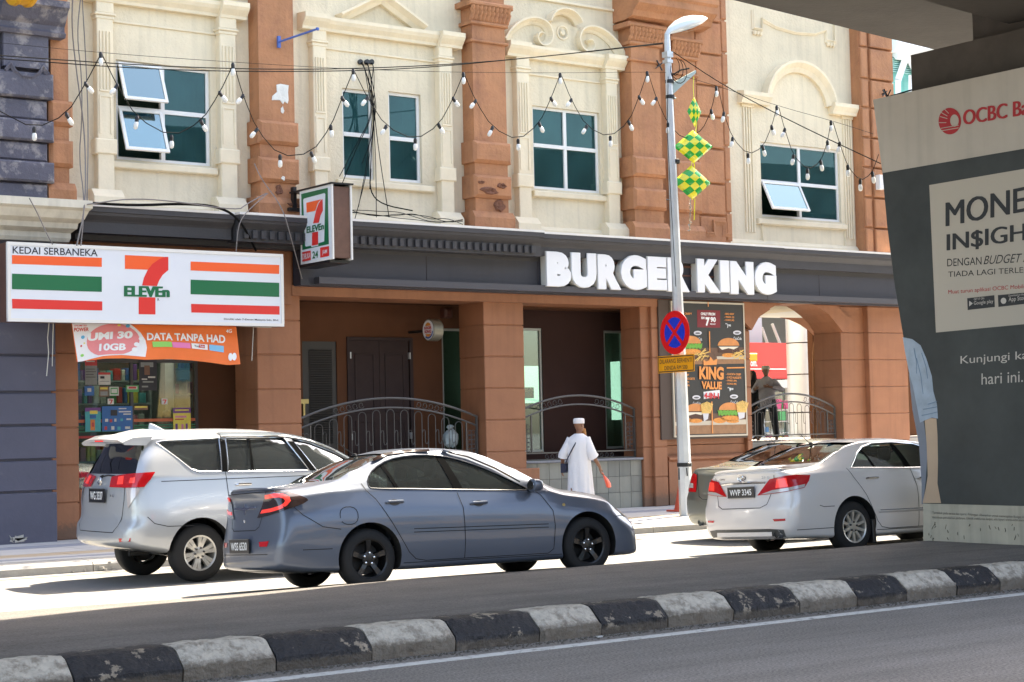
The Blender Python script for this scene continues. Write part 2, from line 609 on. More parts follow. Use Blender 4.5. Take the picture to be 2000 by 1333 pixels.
for i in range(len(KX) - 1):
    x0, x1 = KX[i] + .006, KX[i + 1] - .006
    prof = [(11.44, -.02), (11.43, .10), (11.445, .125), (11.55, .215), (11.58, .235), (11.64, .245), (11.86, .232), (11.87, -.02)]
    g = MB(); vs = []; n = 15
    for a in range(n + 1):
        x = x0 + (x1 - x0) * a / n
        e = .012 if a in (0, n) else 0
        for (y, z) in prof:
            w = rnd.uniform(-.009, .009)
            vs.append((x, y + w + e * .5, z + (rnd.uniform(-.007, .005) - e if z > 0 else 0)))
    kk = len(prof); fs = []
    for a in range(n):
        for b in range(kk - 1):
            fs.append((a * kk + b, (a + 1) * kk + b, (a + 1) * kk + b + 1, a * kk + b + 1))
    fs.append(tuple(range(kk))); fs.append(tuple(range((n + 1) * kk - 1, n * kk - 1, -1)))
    g.add(vs, fs)
    white = (i - 4) % 2 == 1
    obj('kerb_block', g, K_WHITE if white else K_BLACK, kerb, smooth=True, sharp=28)

# a scrap of paper in the gutter, crumbling concrete in the gap of the far kerb
g = MB(); p_ = CAMP + ray(1171, 1246) * (-CAM_H / ray(1171, 1246).z); g.box(p_.x - .025, p_.x + .025, p_.y - .012, p_.y + .012, .004, .014)
o = obj('paper_scrap', g, mat('paper_white', (.6, .6, .58), .8)); o['label'] = 'tiny white paper scrap lying in the gutter by the median kerb'; o['category'] = 'litter'
g = MB()
for _ in range(30):
    x = 9.45 + rnd.gauss(0, .16); y = rnd.uniform(21.86, 22.5); r = rnd.uniform(.012, .045); zb = .0 if y < 21.92 else .08
    q = [(x + r * rnd.uniform(.5, 1.2) * math.cos(i * 1.2566), y + r * rnd.uniform(.5, 1.2) * math.sin(i * 1.2566)) for i in range(5)]
    g.prism(q, (0, 0, zb + .01), (1, 0, 0), (0, 1, 0), (0, 0, 1), rnd.uniform(.01, .05))
o = obj('broken_kerb_rubble', g, mat('rubble', (.30, .285, .26), .9, var=.2)); o['kind'] = 'stuff'; o['label'] = 'crumbled pale concrete filling the gap in the far kerb'; o['category'] = 'rubble'
# far kerb and pavement
KERB_C = mat('grey_kerb_concrete', (.33, .32, .30), .85, var=.14, vscale=4, bump=.3, bscale=30, col2=(.22, .21, .2), c2scale=2, c2lo=.55, c2hi=.7)
fk = thing('pavement_kerb', 'grey concrete kerb along the pavement in front of the shops', 'kerb', kind='structure')
x = -2.4
while x < 46:
    g = MB()
    x1 = x + 2.4
    if 8.9 < x1 < 10.2: x1 = 9.35
    prof = [(21.92, -.04), (21.925, .09), (21.96, .125), (22.33, .152), (22.33, -.04)]
    g.extrude_x(prof, x + .006, x1 - .006)
    obj('kerb_block', g, KERB_C, fk)
    x = x1
g = MB(); g.box(-40, 90, 22.33, 40, -.3, .135)
struct('pavement', g, mat('pavement_bed', (.25, .25, .24), .9, var=.1))
T_W = mat('white_paving_tile', (.46, .46, .455), .7, var=.10, vscale=2.5, bump=.2, bscale=40)
T_B = mat('bluegrey_paving_tile', (.25, .27, .32), .7, var=.12, vscale=2.5, bump=.2, bscale=40)
T_T = mat('tan_paving_tile', (.43, .35, .25), .75, var=.12, vscale=2.5, bump=.2, bscale=40)
rows = [(22.34, 22.64, T_W), (22.64, 22.94, T_B), (22.94, 23.24, T_W), (23.24, 23.54, T_T), (23.54, 23.84, T_T), (23.84, 24.44, T_W), (24.44, 25.04, T_W), (25.04, 25.64, T_B), (25.64, 26.24, T_W), (26.24, 26.72, T_W)]
paving = thing('pavement_paving', 'white, blue-grey and tan paving tiles laid in bands along the shopfronts', 'paving', kind='structure')
tile_me = {}
for (y0, y1, tm) in rows:
    ln = .6 if y1 - y0 < .5 else .6
    spans = [(7.2, 12.6), (17.4, 24.0)]
    for (a, b) in spans:
        x = a
        while x < b - .01:
            key = (round(y1 - y0, 2), tm.name)
            if key not in tile_me:
                g = MB(); h = (y1 - y0) - .006
                g.box(0, ln - .006, 0, h, 0, .02)
                me = g.mesh('paving_tile'); me.materials.append(tm); tile_me[key] = me
            t = link('paving_tile', tile_me[key], None, paving)
            t.location = (x, y0 + .003, .132 + rnd.uniform(0, .0035))
            x += ln
    g = MB(); g.box(-10, 7.19, y0 + .003, y1 - .003, .134, .15); g.box(12.61, 17.39, y0 + .003, y1 - .003, .134, .15); g.box(24.01, 60, y0 + .003, y1 - .003, .134, .15)
    obj('paving_row', g, tm, paving)

# ================================================================== CREAM SHOPHOUSE
bld = thing('shophouse', 'cream shophouse with terracotta pilasters and charcoal fascia over the shops', 'building')
Yw = 26.85      # upper wall plane
ZE = 5.37       # top of the entablature


def part(name, mb, mt, **k):
    return obj(name, mb, mt, bld, **k)


def fx(px, py, Y=26.7): return at(px, py, Y).x


# --- upper wall with its openings
WINS = [(11.93, 13.63, 6.26, 7.90), (16.21, 16.86, 6.25, 7.85), (17.18, 17.88, 6.25, 7.88), (20.44, 22.09, 6.32, 7.92), (26.47, 28.88, 6.105, 7.70)]
holes = [[(a, c), (b, c), (b, d), (a, d)] for a, b, c, d in WINS]
v2, tr = cdt([(10.7, 5.0), (30.4, 5.0), (30.4, 16.), (10.7, 16.)], holes)
g = MB(); g.add([(v.x, Yw, v.y) for v in v2], tr)
for a, b, c, d in WINS:     # reveals
    r = .20
    g.add([(a, Yw, c), (a, Yw + r, c), (a, Yw + r, d), (a, Yw, d)], [(0, 1, 2, 3)])
    g.add([(b, Yw, c), (b, Yw + r, c), (b, Yw + r, d), (b, Yw, d)], [(0, 1, 2, 3)])
    g.add([(a, Yw, c), (b, Yw, c), (b, Yw + r, c), (a, Yw + r, c)], [(0, 1, 2, 3)])
    g.add([(a, Yw, d), (b, Yw, d), (b, Yw + r, d), (a, Yw + r, d)], [(0, 1, 2, 3)])
part('upper_wall', g, CREAM)
# body of the building behind: shades the street
g = MB(); g.box(-14, 30.3, 28.9, 40, 4.4, 22.0); g.box(-14, 30.3, 26.9, 28.9, 9.6, 22.0); g.box(30.3, 30.45, 26.9, 40, 4.4, 22.0)
part('upper_storeys', g, CREAM)

# --- windows


def window(x0, x1, z0, z1, cols, rows, open_cells=(), tilt=24, label=None, mids=None):
    w = MB(); t = .055; y0, y1 = Yw + .06, Yw + .13
    w.box(x0, x1, y0, y1, z1 - t, z1 - .001); w.box(x0, x1, y0, y1, z0 + .001, z0 + t)
    w.box(x0 + .001, x0 + t, y0 + .001, y1, z0 + t, z1 - t); w.box(x1 - t, x1 - .001, y0 + .001, y1, z0 + t, z1 - t)
    fr = obj('window', w, ALU, bld)
    if label: fr['label'] = label
    xs = [x0 + (x1 - x0) * i / cols for i in range(cols + 1)]
    zs = [z0 + (z1 - z0) * i / rows for i in range(rows + 1)]
    if mids: zs[1] = mids
    b = MB()
    for i in range(1, cols): b.box(xs[i] - .035, xs[i] + .035, y0 - .004, y1, z0 + t, z1 - t)
    for j in range(1, rows): b.box(x0 + t, x1 - t, y0 - .008, y1 + .002, zs[j] - .035, zs[j] + .035)
    obj('glazing_bar', b, ALU, fr)
    for i in range(cols):
        for j in range(rows):
            a0, a1, c0, c1 = xs[i] + .03, xs[i + 1] - .03, zs[j] + .03, zs[j + 1] - .03
            if i == 0: a0 = x0 + t
            if i == cols - 1: a1 = x1 - t
            if j == 0: c0 = z0 + t
            if j == rows - 1: c1 = z1 - t
            if (i, j) in open_cells:
                h = c1 - c0; ww = a1 - a0
                s = MB(); q = .05
                s.box(0, ww, -.02, .02, -q, 0); s.box(0, ww, -.02, .02, -h, -h + q); s.box(0, q, -.019, .019, -h + q, -q); s.box(ww - q, ww, -.019, .019, -h + q, -q)
                so = obj('sash', s, ALU, fr, label='white window sash hinged at the top and pushed open')
                so.location = (a0, y0 - .02, c1 + .02); so.rotation_euler = (R_(-tilt), 0, 0)
                s = MB(); s.box(q, ww - q, -.004, .004, -h + q, -q)
                p = obj('pane', s, GLASS_SKY, fr); p.location = so.location; p.rotation_euler = so.rotation_euler
                s = MB(); s.box(a0, a1, y1 + .01, y1 + .02, c0, c1)
            else:
                s = MB(); s.box(a0, a1, y0 + .03, y0 + .04, c0, c1)
                obj('pane', s, GLASS_UP, fr)
    return fr


GLASS_SKY = glass_mat('open_sash_glass', (.35, .50, .52), .32, gcol=(.50, .70, .74))
window(*WINS[0], 2, 2, ((0, 0), (0, 1)), 22, 'white framed window with two sashes pushed open', mids=7.12)
window(*WINS[1], 1, 2, mids=7.04)
window(*WINS[2], 1, 2, mids=7.04)
window(*WINS[3], 2, 2, mids=7.17)
window(*WINS[4], 2, 2, ((0, 0),), 26, 'wide white framed window with its lower sash pushed open', mids=6.87)
# rooms behind the windows
ROOM = mat('room_wall_green', (.22, .34, .26), .9)
CURT = mat('green_curtain', (.05, .12, .085), .9)
for i, (a, b) in enumerate([(11.3, 14.2), (15.6, 18.5), (19.9, 22.7), (25.6, 29.6)]):
    g = MB()
    y0, y1 = Yw + .22, Yw + 1.95
    g.add([(a, y0, 5.9), (b, y0, 5.9), (b, y1, 5.9), (a, y1, 5.9)], [(0, 1, 2, 3)])
    g.add([(a, y0, 8.3), (b, y0, 8.3), (b, y1, 8.3), (a, y1, 8.3)], [(3, 2, 1, 0)])
    g.add([(a, y1, 5.9), (b, y1, 5.9), (b, y1, 8.3), (a, y1, 8.3)], [(0, 1, 2, 3)])
    g.add([(a, y0, 5.9), (a, y1, 5.9), (a, y1, 8.3), (a, y0, 8.3)], [(0, 1, 2, 3)])
    g.add([(b, y0, 5.9), (b, y1, 5.9), (b, y1, 8.3), (b, y0, 8.3)], [(0, 1, 2, 3)])
    part('room', g, ROOM)
for (x0, x1) in ((13.2, 13.6), (16.7, 16.88), (17.66, 17.9), (21.75, 22.1), (28.45, 28.9)):
    g = MB(); n = 10
    vs = []
    for i in range(n + 1):
        x = x0 + (x1 - x0) * i / n
        y = Yw + .28 + .025 * math.sin(i * 2.4)
        vs += [(x, y, 6.15), (x, y, 7.95)]
    g.add(vs, [(2 * i, 2 * i + 2, 2 * i + 3, 2 * i + 1) for i in range(n)])
    part('curtain', g, CURT, smooth=True)

# --- window sills and surrounds
for (a, b, z) in ((11.8, 13.72, 6.22), (16.05, 18.1, 6.20), (20.38, 22.2, 6.27), (26.3, 28.98, 6.05)):
    g = MB(); g.cbox(a, b, Yw - .09, Yw + .03, z - .11, z, .015)
    part('window_sill', g, CREAM2)


def fluted(x0, x1, mirrored=False, cap=8.55, block=(6.30, 6.55), fl=(7.35, 8.30), bare=False):
    """slim fluted pilaster beside a window: shaft, necking, flutes, block, base"""
    yf = Yw - .16
    w = x1 - x0
    s = MB()
    s.cbox(x0 + .04, x1 - .04, yf, Yw + .02, 5.5, cap, .012)
    s.cbox(x0 - .005, x1 + .005, yf - .03, Yw + .02, block[0], block[1], .02)       # block
    s.cbox(x0 + .02, x1 - .02, yf - .012, Yw + .02, cap - .05, cap + .01, .01)
    s.cbox(x0 + .0, x1 - .0, yf - .035, Yw + .02, cap + .01, cap + .05, .012)
    s.cbox(x0 + .03, x1 - .03, yf - .015, Yw + .02, cap + .05, cap + .24, .01)
    p = obj('window_column', s, CREAM2, bld)
    f = MB(); nfl = 4; gw = (w - .16) / (nfl * 2 - 1)
    for i in range(nfl):
        a = x0 + .08 + gw * 2 * i
        f.cbox(a, a + gw, yf - .022, yf, fl[0], fl[1], .008)
    f.cbox(x0 + .07, x1 - .07, yf - .018, yf, fl[0] - .035, fl[0], .006)
    f.box(x0 + .07, x0 + .10, yf - .014, yf, block[1] + .08, fl[0] - .09); f.box(x1 - .10, x1 - .07, yf - .014, yf, block[1] + .08, fl[0] - .09)
    f.box(x0 + .10, x1 - .10, yf - .014, yf, fl[0] - .12, fl[0] - .09)
    obj('fluting', f, CREAM2, p)
    bse = MB(); bse.extrude_x([(yf - .12, ZE - .05), (yf - .12, 5.60), (yf - .09, 5.64), (yf - .03, 5.70), (yf - .005, 5.73), (Yw + .02, 5.73), (Yw + .02, ZE - .05)], x0 - .08, x1 + .08)
    obj('column_base', bse, CREAM2, p)
    return p


fluted(11.50, 11.86); fluted(13.70, 14.08)
fluted(15.50, 15.84); fluted(18.16, 18.52)
fluted(19.93, 20.30); fluted(22.12, 22.48, fl=(7.30, 8.25))


def entab(x0, x1, z0=8.80, gap=0., d=.30):
    """small moulded cornice over a window"""
    s = MB()
    yf = Yw - d
    for (a, b) in (((x0, x1),) if not gap else ((x0, x0 + .62), (x1 - .62, x1))):
        s.extrude_x([(Yw + .01, z0), (Yw - .17, z0), (Yw - .19, z0 + .05), (yf + .06, z0 + .12), (yf + .02, z0 + .17), (yf, z0 + .18), (yf, z0 + .25), (Yw + .01, z0 + .28)], a, b)
    return s


BAYS = [(11.32, 14.24), (15.32, 18.70), (19.74, 22.62)]
for bi, (a, b) in enumerate(BAYS):
    s = MB()
    s.extrude_x([(Yw + .01, 8.80), (Yw - .10, 8.80), (Yw - .11, 8.85), (Yw - .17, 8.92), (Yw - .20, 8.98), (Yw - .20, 9.04), (Yw + .01, 9.07)], a + .42, b - .42)
    s.extrude_x([(Yw + .01, 8.78), (Yw - .19, 8.78), (Yw - .20, 8.83), (Yw - .28, 8.92), (Yw - .31, 8.97), (Yw - .31, 9.05), (Yw + .01, 9.08)], a, a + .50)
    s.extrude_x([(Yw + .01, 8.78), (Yw - .19, 8.78), (Yw - .20, 8.83), (Yw - .28, 8.92), (Yw - .31, 8.97), (Yw - .31, 9.05), (Yw + .01, 9.08)], b - .50, b)
    part('window_cornice', s, CREAM2)
    s = MB(); s.cbox(a + .5, b - .5, Yw - .03, Yw, 8.50, 8.535, .006)
    part('string_moulding', s, CREAM2)
# pediments
s = MB()


def band(mb, pts, w, y, d, close=False):
    """moulded band of width w following an (x,z) path, standing d proud of y"""
    n = len(pts)
    L = []; Rr = []
    for i, p in enumerate(pts):
        a = Vector(pts[max(i - 1, 0)]); b = Vector(pts[min(i + 1, n - 1)])
        t = (b - a).normalized(); nn = Vector((-t.y, t.x))
        k = 1.0
        if 0 < i < n - 1:
            t1 = (Vector(p) - a).normalized(); k = 1 / max(.6, nn.dot(Vector((-t1.y, t1.x))))
        ww = w[i] if isinstance(w, (list, tuple)) else w
        L.append(Vector(p) + nn * ww * .5 * k); Rr.append(Vector(p) - nn * ww * .5 * k)
    vs = []
    for a, b in zip(L, Rr):
        m1 = a.lerp(b, .22); m2 = a.lerp(b, .60)
        vs += [(a.x, y, a.y), (a.x, y - d, a.y), (m1.x, y - d, m1.y), (m2.x, y - d * .55, m2.y), (b.x, y - d * .35, b.y), (b.x, y, b.y)]
    fs = []
    for i in range(n - 1):
        for j in range(5): fs.append((i * 6 + j, (i + 1) * 6 + j, (i + 1) * 6 + j + 1, i * 6 + j + 1))
    fs.append((5, 4, 3, 2, 1, 0)); e = (n - 1) * 6; fs.append((e, e + 1, e + 2, e + 3, e + 4, e + 5))
    mb.add(vs, fs)


for (a, b) in BAYS[:2]:
    s = MB(); xm = (a + b) / 2; hw = .78 if a > 14 else 1.15
    zz = 9.10; pk = 9.53 if a > 14 else 9.9
    band(s, [(xm - hw - .1, zz - .04), (xm, pk), (xm + hw + .1, zz - .04)], .17, Yw, .24)
    part('triangular_pediment', s, CREAM2)
# scrolled pediment over the third window
s = MB(); xm = 21.18
arc = [(xm - 1.42, 9.06), (xm - 1.30, 9.25), (xm - 1.05, 9.45), (xm - .75, 9.55), (xm - .47, 9.50), (xm - .36, 9.32), (xm - .42, 9.14), (xm - .58, 9.09), (xm - .68, 9.18), (xm - .64, 9.29), (xm - .55, 9.28)]
arc = smooth_poly(arc, 2, False)
wd = [.17 - .11 * i / (len(arc) - 1) for i in range(len(arc))]
band(s, arc, wd, Yw, .20)
part('scroll_pediment', s, CREAM2); s = MB()
arc2 = [(2 * xm - x, z) for x, z in arc][::-1]
band(s, arc2, wd[::-1], Yw, .20)
part('scroll_pediment', s, CREAM2)
s = MB(); band(s, [(xm + .36 * math.cos(R_(a)), 9.50 + .30 * math.sin(R_(a))) for a in range(172, 7, -11)], .11, Yw, .24)
part('arched_moulding', s, CREAM2)
s = MB(); s.lathe([(.145, 0), (.145, .07), (.12, .075), (.105, .05), (.06, .05), (.05, .08), (0., .085)], (xm, Yw, 9.40), 'y', 20)
for i, v in enumerate(s.v): s.v[i] = (v[0], 2 * Yw - v[1], v[2])
part('rosette', s, CREAM2, smooth=True)
s = MB(); s.prism([(xm - 1.35, 9.06), (xm - 1.0, 9.42), (xm - .5, 9.5), (xm, 9.62), (xm + .5, 9.5), (xm + 1.0, 9.42), (xm + 1.35, 9.06)], (0, Yw - .05, 0), (1, 0, 0), (0, 0, 1), (0, 1, 0), .05)
part('pediment_panel', s, CREAM)
# arched hood of the fourth window
s = MB(); xm = 27.62; rr = 1.0
pts = [(xm + rr * .98 * math.cos(R_(a)), 8.48 + .92 * math.sin(R_(a))) for a in range(172, 7, -9)]
band(s, pts, .24, Yw, .2)
s.extrude_x([(Yw + .01, 8.46), (Yw - .14, 8.46), (Yw - .16, 8.52), (Yw - .22, 8.62), (Yw - .22, 8.70), (Yw + .01, 8.73)], xm - rr - .78, xm - rr + .05)
s.extrude_x([(Yw + .01, 8.46), (Yw - .14, 8.46), (Yw - .16, 8.52), (Yw - .22, 8.62), (Yw - .22, 8.70), (Yw + .01, 8.73)], xm + rr - .05, xm + rr + .74)
part('arched_window_hood', s, CREAM2)
for x0 in (25.98, 29.0):
    s = MB()
    for i in range(4): s.cbox(x0 + .075 * i, x0 + .075 * i + .04, Yw - .035, Yw, 5.75, 8.40, .008)
    s.cbox(x0 - .04, x0 + .31, Yw - .05, Yw, 8.40, 8.46, .01)
    part('fluted_strip', s, CREAM2)
s = MB(); band(s, [(26.45, 5.95), (28.95, 5.95), (28.95, 5.52), (26.45, 5.52), (26.45, 5.93)], .06, Yw, .05)
part('sunk_panel_moulding', s, CREAM2)
s = MB()
sw = [(25.86, 10.3), (26.0, 10.25), (26.35, 10.27)]
band(s, [(26.35, 10.5), (26.35, 10.1), (26.62, 10.1), (26.62, 10.32), (27.0, 10.20), (27.6, 10.14), (28.2, 10.18), (28.55, 10.30), (28.55, 10.08), (28.85, 10.08), (28.85, 10.5)], .05, Yw, .05)
for x0 in (26.36, 28.58):
    for i in range(3): s.lathe([(.04, 0), (.035, -.06), (.0, -.09)], (x0 + .09 * i + .02, Yw - .03, 10.04), 'z', 8)
part('swag_moulding', s, CREAM2)
s = MB(); s.cbox(19.72, 22.6, Yw - .05, Yw, 9.98, 10.03, .01)
part('upper_string', s, CREAM2)
# plinth strip along the foot of the upper wall
for (a, b) in ((11.06, 14.30), (15.12, 18.76), (19.66, 22.6), (25.42, 29.3)):
    s = MB(); s.extrude_x([(Yw - .09, ZE - .05), (Yw - .09, 5.52), (Yw - .04, 5.58), (Yw + .01, 5.60), (Yw + .01, ZE - .05)], a, b)
    part('wall_plinth', s, CREAM2)


# --- terracotta pilasters
def pilaster(x0, x1, yf=26.47, top=13, capital=None, blocks=((6.66, 7.06), (6.01, 6.43)), name='pilaster', damage=False):
    s = MB()
    s.box(x0 + .035, x1 - .035, yf + .03, Yw + .02, 5.4, top)
    p = obj(name, s, TERRA, bld)
    for (a, b) in blocks:
        k = MB(); k.cbox(x0 - .02, x1 + .02, yf - .05, Yw + .015, a, b, .055)
        obj('block', k, TERRA, p)
    k = MB(); k.extrude_x([(yf - .06, ZE - .06), (yf - .06, 5.64), (yf - .03, 5.70), (yf + .02, 5.76), (Yw + .01, 5.76), (Yw + .01, ZE - .06)], x0 - .05, x1 + .05)
    obj('pilaster_base', k, TERRA, p)
    if capital:
        k = MB(); z = capital
        k.cbox(x0 - .02, x1 + .02, yf - .02, Yw + .01, z - .40, z - .35, .015)
        k.cbox(x0 - .02, x1 + .02, yf - .03, Yw + .01, z - .07, z, .02)
        k.cbox(x0 - .10, x1 + .10, yf - .10, Yw + .01, z + .26, z + .36, .03)
        obj('capital', k, TERRA, p)
        k = MB()
        n = int((x1 - x0) / .085)
        for r in range(3):
            for i in range(n + 1):
                x = x0 + (x1 - x0) * i / n + (.02 if r % 2 else 0); zz = z + .02 + r * .085
                o_ = .012 + r * .022
                k.add([(x - .045, yf + .02 - o_, zz - .03), (x + .045, yf + .02 - o_, zz - .03), (x + .05, yf - .02 - o_, zz + .06), (x, yf - .055 - o_, zz + .085), (x - .05, yf - .02 - o_, zz + .06), (x, yf - .03 - o_, zz)],
                      [(0, 1, 5), (1, 2, 5), (2, 3, 5), (3, 4, 5), (4, 0, 5)])
        obj('carved_leaves', k, TERRA, p, kind='stuff')
    return p


pilaster(10.66, 11.02, yf=26.5)
p1 = pilaster(14.33, 15.08)
p2 = pilaster(18.78, 19.60, capital=9.30)
# broken plaster hollows on the damaged pilaster
DMG = mat('broken_plaster', (.20, .085, .05), .95, var=.35, vscale=14, bump=1.0, bscale=26)
PEEL = mat('peeled_white_patch', (.66, .65, .60), .8, var=.1, vscale=8, bump=.4, bscale=20)


def blob(px, py, rx, rz, Y, n=14, jag=.35):
    c = at(px, py, Y)
    return [(c.x + rx * (1 + rnd.uniform(-jag, jag)) * math.cos(2 * math.pi * i / n), c.z + rz * (1 + rnd.uniform(-jag, jag)) * math.sin(2 * math.pi * i / n)) for i in range(n)]


def relief(poly, Y, mt, parent, name, d=.012):
    g = MB(); n = len(poly); cx = sum(p[0] for p in poly) / n; cz = sum(p[1] for p in poly) / n
    vs = [(p[0], Y, p[1]) for p in poly] + [(cx + (p[0] - cx) * .8, Y - d, cz + (p[1] - cz) * .8) for p in poly] + [(cx + (p[0] - cx) * .4, Y - d * rnd.uniform(.2, 1.3), cz + (p[1] - cz) * .4) for p in poly] + [(cx, Y - d * .4, cz)]
    fs = []
    for i in range(n):
        j = (i + 1) % n
        fs += [(i, j, n + j, n + i), (n + i, n + j, 2 * n + j, 2 * n + i), (2 * n + i, 2 * n + j, 3 * n)]
    g.add(vs, fs)
    return obj(name, g, mt, parent)


relief(blob(958, 372, .19, .07, 26.41), 26.42, DMG, p2, 'broken_patch', .03)
relief(blob(981, 364, .10, .06, 26.41), 26.42, DMG, p2, 'broken_patch', .03)
relief(blob(976, 402, .12, .11, 26.49), 26.495, DMG, p2, 'broken_patch', .03)
relief(blob(940, 356, .10, .03, 26.41), 26.42, DMG, p2, 'broken_patch', .02)
relief([(at(x, y, 26.49).x, at(x, y, 26.49).z) for x, y in ((540, 166), (548, 164), (564, 167), (563, 180), (564, 196), (562, 203), (556, 199), (553, 204), (547, 196), (531, 196), (532, 188), (541, 180))], 26.495, PEEL, p1, 'peeled_patch', .006)
relief(blob(552, 216, .03, .07, 26.49), 26.495, PEEL, p1, 'peeled_patch', .005)
relief(blob(554, 348, .04, .04, 26.41), 26.42, PEEL, p1, 'peeled_patch', .005)
relief(blob(546, 372, .07, .09, 26.49), 26.495, DMG, p1, 'broken_patch', .02)
relief(blob(575, 400, .12, .04, 26.40), 26.41, DMG, p1, 'broken_patch', .02)

# the wide double pilaster and its rusticated panels
p3 = pilaster(22.60, 23.42, yf=26.45, capital=9.35)
s = MB(); s.box(23.40, 24.0, 26.72, Yw + .02, 5.42, 13); obj('recess', s, TERRA, p3)
p4 = pilaster(23.75, 24.42, yf=26.50, capital=9.20)
s = MB(); s.box(24.44, 25.36, 26.66, Yw + .02, 5.38, 13)
p5 = part('rusticated_strip', s, TERRA)
zj = [13.] + [at(1400, y, 26.6).z for y in (45, 109, 170, 230, 292, 360, 422)] + [5.4]
for i in range(len(zj) - 1):
    k = MB(); k.cbox(24.47, 25.20, 26.60, 26.67, zj[i + 1] + .022, zj[i] - .022, .02)
    obj('block', k, TERRA, p5)
    k = MB(); k.cbox(25.235, 25.40, 26.63, Yw + .01, zj[i + 1] + .022 + .09, zj[i] - .022 + .09, .02)
    obj('block', k, TERRA, p5)
s = MB()
band(s, [(24.6, 5.62), (24.85, 5.62), (24.85, 5.86), (25.12, 5.86), (25.12, 5.62), (25.3, 5.62)], .09, 26.61, .05)
obj('key_moulding', s, TERRA, p5)
s = MB(); s.extrude_x([(26.5, 9.75), (26.25, 9.80), (26.20, 9.9), (26.05, 10.02), (26.05, 10.15), (26.0, 10.2), (26.0, 10.4), (Yw, 10.45), (Yw, 9.75)], 22.5, 24.6)
part('pilaster_cornice', s, TERRA)
s = MB(); s.box(29.32, 30.4, 26.60, Yw + .02, 5.38, 13)
p6 = part('rusticated_strip', s, TERRA)
zj = [13.] + [at(1715, y, 26.55).z for y in (97, 158, 214, 272, 330, 388, 447)] + [5.4]
for i in range(len(zj) - 1):
    k = MB(); k.cbox(29.62, 30.36, 26.52, 26.61, zj[i + 1] + .022, zj[i] - .022, .02)
    obj('block', k, TERRA, p6)
    k = MB(); k.cbox(29.34, 29.56, 26.55, 26.61, zj[i + 1] + .03, zj[i] - .015, .02)
    obj('block', k, TERRA, p6)

# iron wall anchors (cross shaped) on the pilasters
for (px, py, r, a0) in ((1288, 128, .12, 35), (1298, 390, .13, 0), (1728, 183, .10, 40)):
    c = at(px, py, 26.42); s = MB()
    for k_ in range(2):
        a = R_(a0 + 90 * k_)
        dx, dz = math.cos(a) * r, math.sin(a) * r
        s.tube([(c.x - dx, c.y, c.z - dz), (c.x + dx, c.y, c.z + dz)], .014, 5)
    s.tube([c, (c.x, 26.5, c.z)], .02, 5)
    part('wall_anchor', s, BLACKM)

# --- entablature: four lengths of cornice
LEDGE = mat('pale_ledge_top', (.72, .70, .66), .8, var=.1, vscale=3)


def cornice(x0, x1, yf, ztop=ZE, dent=False, zb=4.90):
    s = MB()
    s.extrude_x([(Yw + .05, ztop - .01), (yf, ztop - .02), (yf, ztop - .10), (yf + .02, ztop - .11), (yf + .03, ztop - .15), (yf + .11, ztop - .22), (yf + .13, ztop - .25), (yf + .13, zb), (Yw + .05, zb)], x0, x1)
    c = part('cornice', s, FASCIA2)
    s = MB(); s.box(x0, x1, yf - .004, Yw - .1, ztop - .019, ztop + .022)
    obj('ledge_top', s, LEDGE, c)
    if dent:
        x = x0 + .12
        while x < x1 - .15:
            k = MB(); k.cbox(x, x + .085, yf + .075, yf + .132, ztop - .40, ztop - .265, .006)
            obj('dentil', k, FASCIA2, c)
            x += .16
    return c


cornice(11.03, 13.62, 26.02, zb=4.95)
cornice(13.66, 19.95, 25.92, dent=True, zb=4.92)
cornice(19.98, 26.30, 26.06, zb=4.95)
cornice(26.34, 30.5, 26.10, zb=4.95)
s = MB(); s.box(11.0, 30.5, Yw - .5, Yw + .2, 4.86, 4.955)
part('cornice_bed', s, FASCIA2)
# fascia board and its lip
s = MB(); s.box(15.03, 30.6, 26.36, 26.62, 4.26, 4.95)
fa = part('fascia', s, FASCIA)
s = MB(); s.box(15.30, 25.9, 26.20, 26.36, 4.285, 4.40); s.box(25.93, 30.6, 26.22, 26.36, 4.285, 4.40)
obj('fascia_lip', s, mat('fascia_lip_paint', (.060, .060, .074), .45, var=.05), fa)
s = MB()
for x in (17.6, 20.1, 22.6, 25.1, 27.6): s.box(x, x + .008, 26.356, 26.361, 4.40, 4.94)
obj('fascia_joint', s, GROOVE, fa)
# brown lintel over the arcade
s = MB(); s.box(11.1, 15.0, 26.62, 27.5, 3.95, 4.90); s.box(15.0, 25.8, 26.60, 27.45, 4.10, 4.28)
part('lintel', s, TERRA_D)

# --- piers with recessed joints
JZ = [.15, .73, 1.32, 1.91, 2.50, 3.09, 3.68, 4.25]


def pier(x0, x1, yb, zs=JZ, yf=26.70, step=None, zt=None, name='pier'):
    s = MB(); s.box(x0 + .02, x1 - .02, yf + .02, yb, .1, zs[-1] + .02)
    p = obj(name, s, TERRA_D, bld)
    for i in range(len(zs) - 1):
        k = MB(); k.cbox(x0, x1, yf, yb + .0, zs[i] + .008, zs[i + 1] - .008, .012)
        obj('block', k, TERRA_D, p)
    return p


